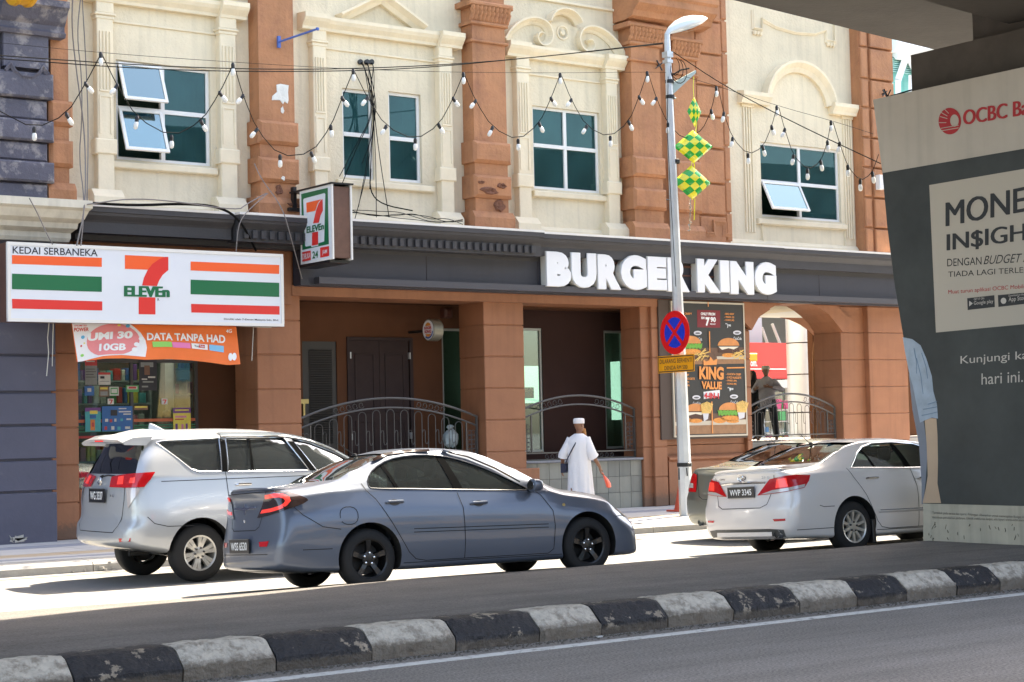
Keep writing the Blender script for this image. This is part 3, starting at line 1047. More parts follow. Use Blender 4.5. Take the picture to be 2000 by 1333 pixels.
JZ2 = [z for z in JZ[:-1]] + [4.27, 4.90]
pier(10.72, 11.17, 27.6, JZ2)
k = MB(); k.cbox(11.19, 11.52, 26.74, 27.6, .14, .93, .02); part('pier_base', k, TERRA_D)
pier(14.36, 15.20, 27.5, JZ2)
pier(19.08, 20.00, 27.5)
k = MB(); k.cbox(18.98, 20.22, 26.58, 26.70, .14, 1.0, .02); part('pier_base', k, TERRA_D)
pa = pier(22.88, 23.50, 27.3)
pier(23.10, 23.44, 26.72, yf=26.62)
pier(25.72, 25.86, 27.5, [.15, 1.4, 1.91, 2.50, 3.09, 3.68])
k = MB(); k.cbox(23.44, 25.80, 26.80, 27.3, .14, 1.34, .01); k.cbox(23.46, 25.74, 26.81, 27.3, 1.345, 4.25, .01); part('panel_wall', k, TERRA_D)
k = MB(); k.extrude_x([(26.66, .14), (26.66, 1.0), (26.68, 1.03), (26.64, 1.06), (26.64, 1.10), (26.70, 1.14), (26.82, 1.14), (26.82, .14)], 23.5, 25.9); part('wall_skirting', k, TERRA_D)
pier(28.58, 30.55, 27.5)
pier(29.30, 30.55, 26.70, yf=26.56)

# --- segmental arch of the right-hand passage
s = MB()
outer = [(25.86, 4.27)]
ar = [at(x, y, 26.7) for x, y in ((1459, 643), (1468, 630), (1478, 620), (1490, 611), (1500, 605), (1515, 597), (1545, 592), (1585, 594), (1600, 603), (1614, 614), (1628, 628), (1640, 643))]
ring = [(p.x, p.z) for p in ar]
ring[0] = (25.86, 3.68); ring[-1] = (28.58, 3.68)
poly = [(25.86, 4.28)] + [(28.58, 4.28)] + ring[::-1]
v2, tr = cdt(poly)
n = len(v2)
s.add([(v.x, 26.70, v.y) for v in v2], tr)
for i in range(len(ring) - 1):
    a, b = ring[i], ring[i + 1]
    s.add([(a[0], 26.70, a[1]), (b[0], 26.70, b[1]), (b[0], 27.45, b[1]), (a[0], 27.45, a[1])], [(0, 1, 2, 3)])
part('passage_arch', s, TERRA_D)
for (i0, i1) in ((0, 2), (2, 4), (7, 9), (9, 11)):
    a = ring[i0]; b = ring[i1]; mx = 27.2
    def out_(p, k): 
        d = Vector((p[0] - mx, p[1] - 2.6)).normalized(); return (p[0] + d.x * k, p[1] + d.y * k)
    q = [a, b, out_(b, .42), out_(a, .42)]
    q = [(x, min(z, 4.25)) for x, z in q]
    k = MB(); k.prism(q, (0, 26.63, 0), (1, 0, 0), (0, 0, 1), (0, 1, 0), .09)
    part('arch_stone', k, TERRA_D)

# --- tiled plinth walls under the railings, terrace floor
TILE_G = [mat('grey_wall_tile_%s' % n_, c, .45, var=.10, vscale=3, streak=.2) for n_, c in (('light', (.235, .235, .205)), ('mid', (.20, .20, .178)), ('dark', (.165, .17, .155)))]
for (a, b) in ((15.2, 19.08), (20.0, 22.88), (25.86, 28.58)):
    s = MB(); s.box(a, b, 26.78, 27.2, .12, 1.08)
    w = part('plinth_wall', s, mat('tile_grout', (.08, .08, .075), .9))
    if a < 25 and a > 16 or True:
        nx = round((b - a) / .3); 
        for i in range(nx):
            for j in range(3):
                k = MB(); wx = (b - a) / nx
                z0 = .145 + j * .312
                k.cbox(a + i * wx + .003, a + (i + 1) * wx - .003, 26.765, 26.79, z0 + .003, z0 + .309, .003)
                obj('tile', k, TILE_G[rnd.choice((0, 0, 1, 1, 2))], w)
    s = MB(); s.cbox(a, b, 26.70, 27.22, 1.082, 1.125, .01)
    obj('coping', s, mat('granite_coping', (.20, .21, .24), .35, var=.2, vscale=20), w)
s = MB(); s.box(15.0, 26.0, 27.2, 31, .1, 1.10); s.box(26.0, 60., 27.2, 75, .1, 1.34)
o = struct('terrace_floor', s, mat('terrace_tiles', (.33, .31, .28), .5, var=.1))

# --- back walls of the arcade
s = MB()
Yb = 28.05
# shop wall behind the first terrace
hole = [[(16.0, 1.15), (16.72, 1.15), (16.72, 3.41), (16.0, 3.41)], [(17.0, 1.15), (18.3, 1.15), (18.3, 3.44), (17.0, 3.44)], [(19.05, 1.2), (19.75, 1.2), (19.75, 3.69), (19.05, 3.69)]]
v2, tr = cdt([(14.1, .1), (20.05, .1), (20.05, 4.5), (14.1, 4.5)], hole)
s.add([(v.x, Yb, v.y) for v in v2], tr)
for h in hole:
    for i in range(4):
        a, b = h[i], h[(i + 1) % 4]
        s.add([(a[0], Yb, a[1]), (b[0], Yb, b[1]), (b[0], Yb + .12, b[1]), (a[0], Yb + .12, a[1])], [(0, 1, 2, 3)])
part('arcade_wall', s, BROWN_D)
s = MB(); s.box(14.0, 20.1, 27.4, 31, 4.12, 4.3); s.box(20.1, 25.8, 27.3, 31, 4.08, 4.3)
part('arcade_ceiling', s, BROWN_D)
# louvred door
s = MB(); s.box(16.0, 16.72, Yb + .02, Yb + .08, 1.15, 3.41)
d = part('louvred_door', s, mat('dark_door', (.022, .019, .017), .5))
for i in range(40):
    k = MB(); z = 1.55 + i * .043
    k.add([(16.14, Yb + .018, z), (16.62, Yb + .018, z), (16.62, Yb - .006, z + .03), (16.14, Yb - .006, z + .03)], [(0, 1, 2, 3)])
    obj('slat', k, mat('dark_slat', (.026, .023, .021), .5), d)
s = MB(); s.box(15.93, 16.10, Yb - .03, Yb - .005, 2.28, 2.36); s.box(15.98, 16.02, Yb - .04, Yb - .01, 2.05, 2.28)
obj('padlock', s, mat('old_brass', (.42, .33, .14), .4, metal=.8), d)
# panelled double door
DOORM = mat('grey_brown_door', (.045, .031, .030), .8, var=.1, vscale=5, spec=.15)
s = MB(); s.box(16.93, 17.0, Yb - .03, Yb + .06, 1.12, 3.50); s.box(18.3, 18.37, Yb - .03, Yb + .06, 1.12, 3.50); s.box(17.0, 18.3, Yb - .03, Yb + .06, 3.44, 3.50)
df = part('door_frame', s, DOORM)
for (a, b) in ((17.0, 17.645), (17.655, 18.3)):
    s = MB(); s.box(a, b, Yb + .02, Yb + .06, 1.12, 3.44)
    d = part('door', s, DOORM)
    for (z0, z1) in ((1.3, 1.95), (2.1, 3.2)):
        k = MB(); xa, xb = a + .11, b - .11
        for q in ((xa, xb, z0, z0 + .03), (xa, xb, z1 - .03, z1), (xa, xa + .03, z0 + .03, z1 - .03), (xb - .03, xb, z0 + .03, z1 - .03)):
            k.cbox(q[0], q[1], Yb + .002, Yb + .021, q[2], q[3], .005)
        obj('panel_moulding', k, DOORM, d)
    for z in (1.6, 3.1):
        k = MB(); x = a if a < 17.3 else b; k.box(x - .012, x + .012, Yb - .036, Yb + .02, z, z + .12); obj('hinge', k, STEEL, d)


def shop_pane(x0, x1, z0, z1, y, parent=None):
    s = MB(); t = .045
    s.box(x0, x1, y, y + .06, z1 - t, z1); s.box(x0, x1, y, y + .06, z0, z0 + t); s.box(x0, x0 + t, y + .002, y + .06, z0 + t, z1 - t); s.box(x1 - t, x1, y + .002, y + .06, z0 + t, z1 - t)
    f = part('shop_window', s, mat('window_frame_grey', (.30, .31, .29), .4, metal=.3))
    s = MB(); s.box(x0 + t, x1 - t, y + .03, y + .038, z0 + t, z1 - t)
    obj('pane', s, GLASS_ST, f)
    return f


shop_pane(19.05, 19.75, 1.2, 3.69, Yb + .02)
# dark panelled wall of the second bay with two tall windows
Yc = 27.92
hole = [[(20.3, 1.28), (21.36, 1.28), (21.36, 3.72), (20.3, 3.72)], [(22.94, 1.30), (23.47, 1.30), (23.47, 3.70), (22.94, 3.70)]]
s = MB()
v2, tr = cdt([(20.05, .1), (25.7, .1), (25.7, 4.5), (20.05, 4.5)], hole)
s.add([(v.x, Yc, v.y) for v in v2], tr)
for h in hole:
    for i in range(4):
        a, b = h[i], h[(i + 1) % 4]
        s.add([(a[0], Yc, a[1]), (b[0], Yc, b[1]), (b[0], Yc + .12, b[1]), (a[0], Yc + .12, a[1])], [(0, 1, 2, 3)])
s.box(20.03, 20.06, Yc, Yb + .1, .1, 4.5)
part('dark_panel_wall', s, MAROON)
shop_pane(20.3, 21.36, 1.28, 3.72, Yc + .02)
shop_pane(22.94, 23.47, 1.30, 3.70, Yc + .02)
# restaurant interior seen through the tall windows
s = MB(); s.box(18.9, 26.0, 30.9, 31.0, 1.1, 4.1); s.box(25.62, 25.72, 27.95, 31, 1.1, 4.4)
part('interior_wall', s, mat('interior_dark', (.05, .06, .055), .8))
PW = mat('pale_glowing_panel', (.5, .72, .66), .7, emit=(.55, .85, .76), estr=.5)  # solid panels glow by themselves in place of daylight from beyond
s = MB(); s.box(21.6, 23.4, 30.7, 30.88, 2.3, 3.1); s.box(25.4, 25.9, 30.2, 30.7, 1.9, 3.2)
part('painted_daylight_panel', s, PW)
LT = mat('strip_light', (.8, .9, .8), .5, emit=(.7, 1., .75), estr=1.1)
for i in range(4):
    s = MB(); y = 28.5 + i * .6; s.box(20.6 + i * .35, 22.2 + i * .35, y, y + .07, 3.92, 3.97); s.box(24. + i * .2, 25.5, y, y + .07, 3.85, 3.90)
    part('ceiling_light', s, LT)
k = MB(); c0 = at(1022, 757, 28.6); c1 = at(1043, 778, 28.6); k.box(c0.x - .3, c1.x, 28.6, 28.62, c1.z, c0.z)
sg = obj('direction_sign', k, mat('blue_sign_panel', (.03, .16, .5), .4), None)
tag(sg, 'blue direction sign with white arrow seen through the tall glass', 'sign')
k = MB()
w0 = at(1023, 757, 28.59); w1 = at(1031, 757, 28.59); w2 = at(1023, 766, 28.59)
text_box(k, 'ren', w0, w1, w2, FRONT)
a = at(1037, 759, 28.59); b = at(1037, 775, 28.59); k.tube([a, b], .01, 4); k.tube([at(1033, 764, 28.59), a, at(1041, 764, 28.59)], .01, 4)
obj('lettering', k, WHITEP, sg)

# ================================================================== PURPLE NEIGHBOUR
pur = thing('neighbour_building', 'slate purple shophouse with banded masonry and stained white cornice beside the convenience store', 'building')
zl = [5.0, 4.2, 3.62, 3.03, 2.46, 1.95, 1.42, .93, .10]
s = MB(); s.box(-8, 10.62, 26.46, 30, .1, 5.0); s.box(-8, 10.60, 26.52, 30, 5.0, 16)
core = obj('wall', s, PURPLE_L, pur)
for i in range(len(zl) - 1):
    for (a, b) in ((6.0, 10.68),):
        k = MB(); k.cbox(a, b, 26.40, 26.50, zl[i + 1] + .022, zl[i] - .012, .012)
        obj('block', k, PURPLE_L, core)
zz = [7.44, 7.03, 6.70, 6.36, 6.05, 5.72, 5.40]
for i in range(len(zz) - 1):
    k = MB(); pr = i % 2 == 0
    k.cbox(6.0, 10.68 if pr else 10.60, 26.36 if pr else 26.44, 26.54, zz[i + 1] + .006, zz[i] - .006, .03)
    obj('block', k, PURPLE, core)
k = MB(); k.box(9.88, 10.60, 26.38, 26.54, 7.5, 8.05); k.box(6, 9.86, 26.46, 26.54, 7.45, 8.3)
obj('pilaster_shaft', k, PURPLE, pur)
k = MB(); k.extrude_x([(26.54, 8.02), (26.33, 8.02), (26.30, 8.08), (26.36, 8.12), (26.36, 8.20), (26.30, 8.26), (26.20, 8.42), (26.14, 8.46), (26.14, 8.56), (26.54, 8.60)], 9.80, 10.86)
k.extrude_x([(26.54, 8.10), (26.42, 8.10), (26.40, 8.16), (26.46, 8.2), (26.46, 8.28), (26.36, 8.34), (26.30, 8.50), (26.30, 8.6), (26.54, 8.64)], 6, 9.78)
obj('capital', k, PURPLE, pur)
k = MB()
band(k, [(9.90, 7.42), (9.98, 7.52), (10.04, 7.42), (10.16, 7.34), (10.32, 7.34), (10.44, 7.42), (10.50, 7.52), (10.58, 7.42)], .06, 26.38, .05)
obj('scallop_moulding', k, PURPLE, pur)
# white cornice
k = MB()
prof = [(26.55, 4.80), (26.30, 4.80), (26.27, 4.86), (26.27, 4.94), (26.17, 5.0), (26.15, 5.08), (26.05, 5.14), (25.98, 5.26), (25.92, 5.30), (25.92, 5.42), (26.55, 5.46)]
k.extrude_x(prof, 6, 10.72)
# mitred return: profile repeated towards +x
n = len(prof)
vs = [(10.72, y, z) for y, z in prof] + [(10.72 + (26.55 - y) * .62, y, z) for y, z in prof]
k.add(vs, [(i, n + i, n + (i + 1) % n, (i + 1) % n) for i in range(n)] + [tuple(range(2 * n - 1, n - 1, -1))])
obj('cornice', k, WHITE_ST, pur)
k = MB()
for (x, w) in ((7.6, .5), (8.9, .35), (9.55, .22), (10.05, .3)):
    for _ in range(5):
        q = [(x + rnd.uniform(-w, w) * .5 + .035 * math.cos(2 * math.pi * i / 7) * rnd.uniform(.6, 1.3), .2 + abs(rnd.gauss(0, .03)) + .03 * math.sin(2 * math.pi * i / 7) * rnd.uniform(.6, 1.3)) for i in range(7)]
        k.prism(q, (0, 26.396 - rnd.random() * .006, 0), (1, 0, 0), (0, 0, 1), (0, 1, 0), .008)
obj('peeled_foot_patch', k, mat('flaked_paint', (.42, .40, .36), .9, var=.2), core, kind='stuff')
settle(pur, (9, 26.5, .15))

# yellow hanging drum sign, cut by the top of the picture
ys = thing('round_sign', 'yellow round double-sided sign jutting from the purple building', 'sign')
c = at(44, -48, 25.3)
k = MB(); k.lathe([(.0, -.17), (.40, -.17), (.46, -.14), (.47, -.09), (.44, -.06), (.44, .06), (.47, .09), (.46, .14), (.40, .17), (0, .17)], c, 'x', 36)
YEL = mat('yellow_sign_paint', (.72, .36, .02), .4, var=.1, vscale=5)
obj('drum', k, YEL, ys, smooth=True)
k = MB(); k.lathe([(.33, -.185), (.35, -.185)], c, 'x', 36, caps=False); k.lathe([(.345, -.178), (.345, -.186), (.36, -.186), (.36, -.178)], c, 'x', 36, caps=False)
obj('ring', k, mat('red_ring', (.5, .1, .03), .5), ys)
k = MB(); k.tube([c + V(0, .40, 0), (c.x, 26.3, c.z)], .03, 6)
obj('bracket', k, BLACKM, ys)
settle(ys, c)

# ================================================================== 7-ELEVEN SHOP
s = MB(); s.box(11.17, 13.95, 28.4, 28.42, .15, .9)
shop = thing('store_glazing', 'glazed convenience store front behind the terracotta piers under the big sign', 'shopfront')
s = MB(); t = .05; Ys = 27.95
for x in (11.62, 12.62, 13.82): s.box(x, x + t, Ys, Ys + .06, .15, 3.95)
s.box(11.67, 13.82, Ys + .001, Ys + .058, .15, .25); s.box(11.67, 13.82, Ys + .001, Ys + .058, 3.0, 3.06); s.box(11.67, 13.82, Ys + .001, Ys + .058, 3.85, 3.95)
obj('frame', s, mat('dark_shop_frame', (.05, .045, .045), .4), shop)
for (a, b) in ((11.67, 12.62), (12.67, 13.82)):
    s = MB(); s.box(a, b, Ys + .03, Ys + .036, .25, 3.0); obj('pane', s, GLASS_ST, shop)
for q_ in ((13.87, 14.6), (11.1, 11.62)):
    s = MB(); s.box(q_[0], q_[1], Ys + .02, Ys + .2, .15, 4.2); obj('side_wall', s, BROWN_D, shop)
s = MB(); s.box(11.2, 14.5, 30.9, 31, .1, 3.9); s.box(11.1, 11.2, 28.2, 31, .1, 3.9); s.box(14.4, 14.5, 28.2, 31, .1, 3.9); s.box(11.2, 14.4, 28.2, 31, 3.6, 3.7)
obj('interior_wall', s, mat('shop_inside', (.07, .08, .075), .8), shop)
s = MB()
for (x, y) in ((12.2, 28.9), (13.3, 28.9), (12.2, 30), (13.3, 30)): s.box(x, x + .7, y, y + .1, 3.50, 3.53)
obj('ceiling_light', s, mat('tube_light', (.9, .9, .85), .5, emit=(1, .97, .88), estr=5.), shop)
# striped transfer on the glass
s = MB()
for (z, h) in ((2.00, .05),): s.box(11.68, 13.82, Ys + .018, Ys + .022, z, z + h)
obj('orange_transfer', s, mat('logo_orange_dim', (.55, .13, .05), .5), shop)
s = MB()
for z in (1.93, 1.885, 1.84): s.box(11.68, 13.82, Ys + .018, Ys + .022, z, z + .022)
obj('green_transfer', s, mat('logo_green_dim', (.01, .16, .08), .5), shop)
s = MB(); s.box(11.68, 13.82, Ys + .018, Ys + .022, 1.74, 1.78)
obj('red_transfer', s, mat('logo_red_dim', (.45, .03, .03), .5), shop)
for px in (217, 322):
    a = at(px - 6, 779, Ys - .0); b = at(px + 6, 790, Ys)
    s = MB(); s.box(a.x, b.x, Ys + .012, Ys + .017, b.z, a.z)
    l = obj('logo_sticker', s, mat('white_print', (.7, .7, .68), .5), shop)
    s = MB(); w = b.x - a.x; h = a.z - b.z
    s.prism([(a.x + w * .2, a.z - h * .15), (a.x + w * .8, a.z - h * .15), (a.x + w * .8, a.z - h * .35), (a.x + w * .55, b.z + h * .1), (a.x + w * .35, b.z + h * .1), (a.x + w * .6, a.z - h * .35), (a.x + w * .2, a.z - h * .35)], (0, Ys + .009, 0), (1, 0, 0), (0, 0, 1), (0, 1, 0), .003)
    obj('numeral', s, mat('print_red', (.6, .03, .03), .5), l)
# posters stuck on the glass
PC = {'blue': (.02, .13, .38), 'cyan': (.05, .38, .42), 'purple': (.17, .05, .25), 'yellow': (.75, .62, .10), 'orange': (.7, .22, .05), 'white': (.6, .6, .56), 'red': (.55, .05, .05), 'green': (.08, .32, .10), 'black': (.02, .02, .03), 'grey': (.25, .27, .26), 'pink': (.7, .25, .35), 'brown': (.2, .1, .06)}
PM = {k: mat('print_' + k + '_ink', v, .5, var=.12, vscale=20) for k, v in PC.items()}


def poster(px0, py0, px1, py1, base, items, Y, name='poster', label=None, parent=None, th=.004):
    a = at(px0, py0, Y); b = at(px1, py1, Y)
    w = b.x - a.x; h = a.z - b.z
    s = MB(); s.box(a.x, b.x, Y, Y + th, b.z, a.z)
    p = obj(name, s, PM[base], parent)
    by = {}
    for it in items:
        by.setdefault(it[0], []).append(it[1:])
    lv = 1
    for c, L in by.items():
        s = MB()
        for it in L:
            yy = Y - .0008 * lv
            if isinstance(it[0], str):
                T, u0, v0, u1, v1 = it
                text_box(s, T, (a.x + w * u0, yy, a.z - h * v0), (a.x + w * u1, yy, a.z - h * v0), (a.x + w * u0, yy, a.z - h * v1), FRONT, off=.03)
            elif len(it) == 4:
                u0, v0, u1, v1 = it
                s.add([(a.x + w * u0, yy, a.z - h * v0), (a.x + w * u1, yy, a.z - h * v0), (a.x + w * u1, yy, a.z - h * v1), (a.x + w * u0, yy, a.z - h * v1)], [(0, 1, 2, 3)])
            else:
                s.add([(a.x + w * q[0], yy, a.z - h * q[1]) for q in it[0]], [tuple(range(len(it[0])))])
        obj('print_' + c, s, PM[c] if c in PM else MATS[c], p)
        lv += 1
    if label:
        tag(p, label, 'poster')
    return p


poster(166, 797, 197, 843, 'cyan', [('purple', 0, 0, 1, .16), ('yellow', .3, .12, .8, .26), ('blue', .3, .3, .7, .45), ('orange', .33, .5, .62, .95), ('red', .42, .62, .56, .8)], Ys - .01, label='cyan and purple poster with orange bottles on the shop glass')
poster(199, 794, 259, 842, 'blue', [('white', .55, .08, .8, .12), ('white', .55, .2, .95, .25), ('white', .7, .3, .95, .35), ('white', .1, .5, .2, .62), ('red', .25, .52, .33, .64), ('white', .4, .5, .47, .62), ('cyan', .6, .5, .68, .6), ('white', .8, .5, .95, .56), ('red', .08, .8, .16, .94), ('white', .3, .8, .4, .94), ('cyan', .5, .82, .6, .95), ('white', .75, .82, .92, .92), ('black', .28, .15, .5, .38)], Ys - .01, label='blue poster with rows of small white and red pictures on the shop glass')
poster(338, 797, 373, 848, 'yellow', [('purple', 0, 0, 1, .20), ('yellow', .1, .06, .9, .12), ('pink', .1, .3, .75, .38), ('red', .1, .42, .6, .46), ('purple', .12, .6, .25, .9), ('pink', .45, .62, .58, .9), ('purple', .7, .6, .82, .9)], Ys - .01, label='yellow poster with purple heading on the right of the shop glass')
poster(271, 702, 307, 763, 'black', [('grey', .1, .1, .8, .25), ('white', .15, .62, .45, .66), ('white', .5, .55, .9, .6), ('grey', .2, .7, .8, .75), ('brown', .3, .2, .6, .5), ('grey', .15, .85, .5, .9)], Ys - .01, label='black poster with pale lettering high on the shop glass')
poster(166, 700, 190, 752, 'grey', [('red', 0, .05, 1, .28), ('white', .1, .1, .8, .14), ('black', .05, .4, .8, .42), ('black', .05, .5, .9, .52), ('black', .05, .6, .7, .62), ('black', .05, .7, .85, .72)], Ys - .01, label='grey notice with red heading at the left of the shop glass')
poster(192, 728, 216, 752, 'white', [('red', 0, 0, 1, .18), ('black', .15, .3, .5, .5), ('grey', .1, .7, .9, .75)], Ys - .01, label='small white notice with red top edge on the shop glass')
poster(165, 755, 184, 773, 'blue', [('white', .3, .2, .7, .6)], Ys - .01, label='small square blue notice on the shop glass')
poster(214, 756, 232, 773, 'white', [('green', .1, .1, .9, .85), ('white', .2, .25, .8, .7)], Ys - .01, label='white sticker with green ring on the shop glass')
poster(246, 753, 271, 766, 'green', [('white', .1, .15, .9, .6), ('red', .2, .2, .8, .5)], Ys - .01, label='green sticker with white band on the shop glass')
poster(194, 755, 212, 775, 'brown', [('yellow', .1, .1, .9, .3), ('grey', .1, .5, .9, .9)], Ys - .01, label='brown sticker with yellow strip on the shop glass')
poster(262, 793, 289, 801, 'brown', [('yellow', .05, .1, .95, .5)], Ys - .01, label='long narrow buff sticker under the red stripe on the shop glass')
# shelves with goods
names = ['blue', 'cyan', 'white', 'green', 'red', 'yellow', 'orange', 'grey', 'pink', 'purple']
for si, (xa, xb, y, zs) in enumerate(((11.7, 12.7, 28.5, (.5, .95, 1.35)), (12.2, 13.6, 29.3, (1.0, 1.4, 1.95, 2.35, 2.75)), (13.9, 14.35, 28.9, (1.0, 1.5, 2.0, 2.5, 2.95)))):
    lab = ('low shelf unit just behind the left of the shop glass', 'tall shelf unit deep inside the convenience store', 'narrow blue-lit shelf unit at the right inside the store')[si]
    sh = thing('shelf_unit', lab, 'shelf')
    k = MB()
    for z in zs: k.box(xa, xb, y, y + .35, z - .03, z)
    k.box(xa - .03, xa - .001, y, y + .35, .15, zs[-1] + .4); k.box(xb + .001, xb + .03, y, y + .35, .15, zs[-1] + .4)
    obj('rack', k, mat('grey_rack', (.35, .37, .38), .5), sh)
    for z in zs:
        x = xa + .01
        while x < xb - .1:
            w = rnd.uniform(.06, .13); h = rnd.uniform(.16, .32)
            k = MB(); k.cbox(x, x + w, y + .02, y + .2, z + .001, z + h, .01)
            k.box(x + w * .2, x + w * .8, y + .016, y + .021, z + h * .4, z + h * .7)
            cn = rnd.choice(names); o = obj('packet', k, PM[cn])
            tag(o, 'small %s packet on the %s shelf unit inside the convenience store' % (cn, ('low left', 'tall middle', 'narrow right')[si]), 'packet', 'packets on the store shelves')
            x += w + rnd.uniform(.005, .03)
    settle(sh, ((xa + xb) / 2, y, .15))
settle(shop, (12.7, Ys, .15))

# ================================================================== SIGNS
W_S = mat('sign_white', (.70, .73, .78), .35, var=.02, vscale=2)
LOGO_O = mat('logo_orange', (.88, .12, .03), .35); LOGO_R = mat('logo_red', (.72, .035, .03), .35); LOGO_G = mat('logo_green', (.004, .14, .055), .35)
INK = mat('dark_ink', (.02, .022, .035), .5)
SIGN_BACK = mat('brown_sign_case', (.13, .065, .045), .5, var=.2, vscale=6)
# long fascia sign
Y7 = 25.72
sg = thing('shop_sign', 'long white box sign with orange, green and red stripes and a big numeral seven', 'sign')
TL, TR, BR, BL = at(20, 480, Y7), at(547, 503, Y7), at(549, 631, Y7), at(22, 622, Y7)
x0, x1 = (TL.x + BL.x) / 2, (TR.x + BR.x) / 2; z1, z0 = (TL.z + TR.z) / 2, (BL.z + BR.z) / 2
k = MB(); k.box(x0 - .05, x1 + .05, Y7 + .02, Y7 + .32, z0 - .05, z1 + .05)
obj('case', k, SIGN_BACK, sg)
k = MB(); t = .045
k.box(x0 - .052, x1 + .052, Y7 - .012, Y7 + .045, z1 + .005, z1 + .055); k.box(x0 - .052, x1 + .052, Y7 - .012, Y7 + .045, z0 - .055, z0 - .005)
k.box(x0 - .054, x0 - .005, Y7 - .014, Y7 + .045, z0 - .005, z1 + .005); k.box(x1 + .005, x1 + .054, Y7 - .014, Y7 + .045, z0 - .005, z1 + .005)
obj('frame', k, ALU, sg)
k = MB(); k.box(x0 - .005, x1 + .005, Y7, Y7 + .019, z0 - .005, z1 + .005)
obj('face', k, W_S, sg)


def zq(px, py):      # zoomed coordinates of the long sign -> photograph
    return px * .3, 360 + py * .3


def flat_px(pts, Y, conv=None):
    return [at(*(conv(*p) if conv else p), Y) for p in pts]


k = MB(); Yf = Y7 - .003
for q in ([(78, 462), (663, 480), (663, 539), (78, 519)], [(1241, 504), (1818, 527), (1818, 585), (1241, 562)]): poly_flat(k, flat_px(q, Yf, zq))
# numeral seven: top bar
poly_flat(k, flat_px([(813, 462), (1072, 474), (1040, 492), (1005, 522), (975, 558), (813, 552)], Yf, zq))
obj('orange_print', k, LOGO_O, sg)
k = MB()
for q in ([(78, 583), (663, 603), (663, 702), (78, 684)], [(1241, 622), (1818, 643), (1818, 735), (1241, 717)]): poly_flat(k, flat_px(q, Yf, zq))
for q_ in range(3):
    a, b, c_ = [at(*zq(p[0] + (q_ - 1) * 5, p[1]), Yf - .003 - q_ * .0008) for p in ((812, 662), (1101, 668), (812, 732))]
    text_box(k, 'ELEVEn', a, b, c_, FRONT, off=.02)
obj('green_print', k, LOGO_G, sg)
k = MB()
for q in ([(78, 747), (666, 764), (666, 823), (80, 810)], [(1244, 780), (1820, 795), (1820, 850), (1246, 836)]): poly_flat(k, flat_px(q, Yf, zq))
leg = [(1096, 474), (1096, 560), (1060, 590), (1035, 630), (1022, 664), (925, 660), (937, 610), (960, 562), (992, 520), (1040, 487), (1075, 474)]
g2, t2 = cdt([zq(*p) for p in leg])
k.add([at(v.x, v.y, Yf - .0012) for v in g2], t2)
poly_flat(k, flat_px([(903, 736), (1012, 738), (1012, 849), (903, 847)], Yf, zq))
obj('red_print', k, LOGO_R, sg)
k = MB()
a, b, c_ = [at(*zq(*p), Yf) for p in ((82, 405), (636, 425), (82, 452))]
text_box(k, 'KEDAI SERBANEKA', a, b, c_, FRONT, off=.012)
a, b, c_ = [at(*zq(*p), Yf) for p in ((1458, 872), (1815, 880), (1458, 888))]
text_box(k, 'Dimiliki oleh 7-Eleven Malaysia Sdn. Bhd.', a, b, c_, FRONT, off=.01)
a, b, c_ = [at(*zq(*p), Yf) for p in ((1025, 744), (1038, 744), (1025, 760))]
text_box(k, 'R', a, b, c_, FRONT, off=.01)
obj('lettering', k, INK, sg)
k = MB()
for x in (x0 + .3, x1 - .35):
    k.tube([(x, Y7 + .32, z1 - .1), (x, 26.7, z1 - .02)], .022, 6); k.tube([(x, Y7 + .32, z0 + .1), (x, 26.7, z0 + .1)], .022, 6)
k.tube([(x1 + .05, Y7 + .1, z1 - .35), (x1 + .35, 26.3, z1 - .28)], .025, 6)
obj('bracket', k, BLACKM, sg)
settle(sg, ((x0 + x1) / 2, Y7, z0))

# projecting sign
X7 = 14.92
ps = thing('projecting_sign', 'upright white and green box sign reading 24 jam, jutting out from the plain pilaster', 'sign')


def zp(px, py): return 560 + px * .15, 340 + py * .15


def P7(px, py, dx=0.): 
    return atx(*zp(px, py), X7 - dx)


A, B, Cc, D = P7(165, 235), P7(585, 128), P7(600, 1110), P7(185, 1180)
ya, yb = (A.y + D.y) / 2, (B.y + Cc.y) / 2
zt_, zb_ = (A.z + B.z) / 2, (Cc.z + D.z) / 2
wd = .36
k = MB(); k.box(X7 + .03, X7 + wd, yb + .03, ya - .03, zb_ + .03, zt_ - .03); obj('case', k, SIGN_BACK, ps)
k = MB()
for (xa, xb) in ((X7, X7 + .03), (X7 + wd - .0, X7 + wd + .03)):
    k.box(xa, xb, yb, ya, zt_ - .035, zt_); k.box(xa, xb, yb, ya, zb_, zb_ + .035); k.box(xa + .001, xb - .001, yb, yb + .035, zb_ + .035, zt_ - .035); k.box(xa + .001, xb - .001, ya - .035, ya, zb_ + .035, zt_ - .035)
obj('frame', k, ALU, ps)
k = MB(); k.box(X7 + .008, X7 + .029, yb + .035, ya - .035, zb_ + .035, zt_ - .035); obj('face', k, W_S, ps)
k = MB(); k.box(X7 - .02, X7 + wd + .05, yb - .02, 26.47, zt_ + .002, zt_ + .03); k.box(X7, X7 + wd + .03, yb + .1, 26.3, zb_ - .05, zb_ - .005)
obj('canopy_strip', k, BLACKM, ps)
k = MB()
g2, t2 = cdt([zp(*p) for p in ((188, 262), (533, 182), (548, 915), (202, 992))], [[zp(*p) for p in ((225, 322), (490, 250), (502, 262), (488, 880), (410, 905), (412, 935), (318, 955), (318, 935), (250, 948), (240, 935), (212, 340))]])
k.add([atx(v.x, v.y, X7 + .004) for v in g2], t2)
a, b, c_ = P7(258, 690, .002), P7(480, 636, .002), P7(258, 775, .002)
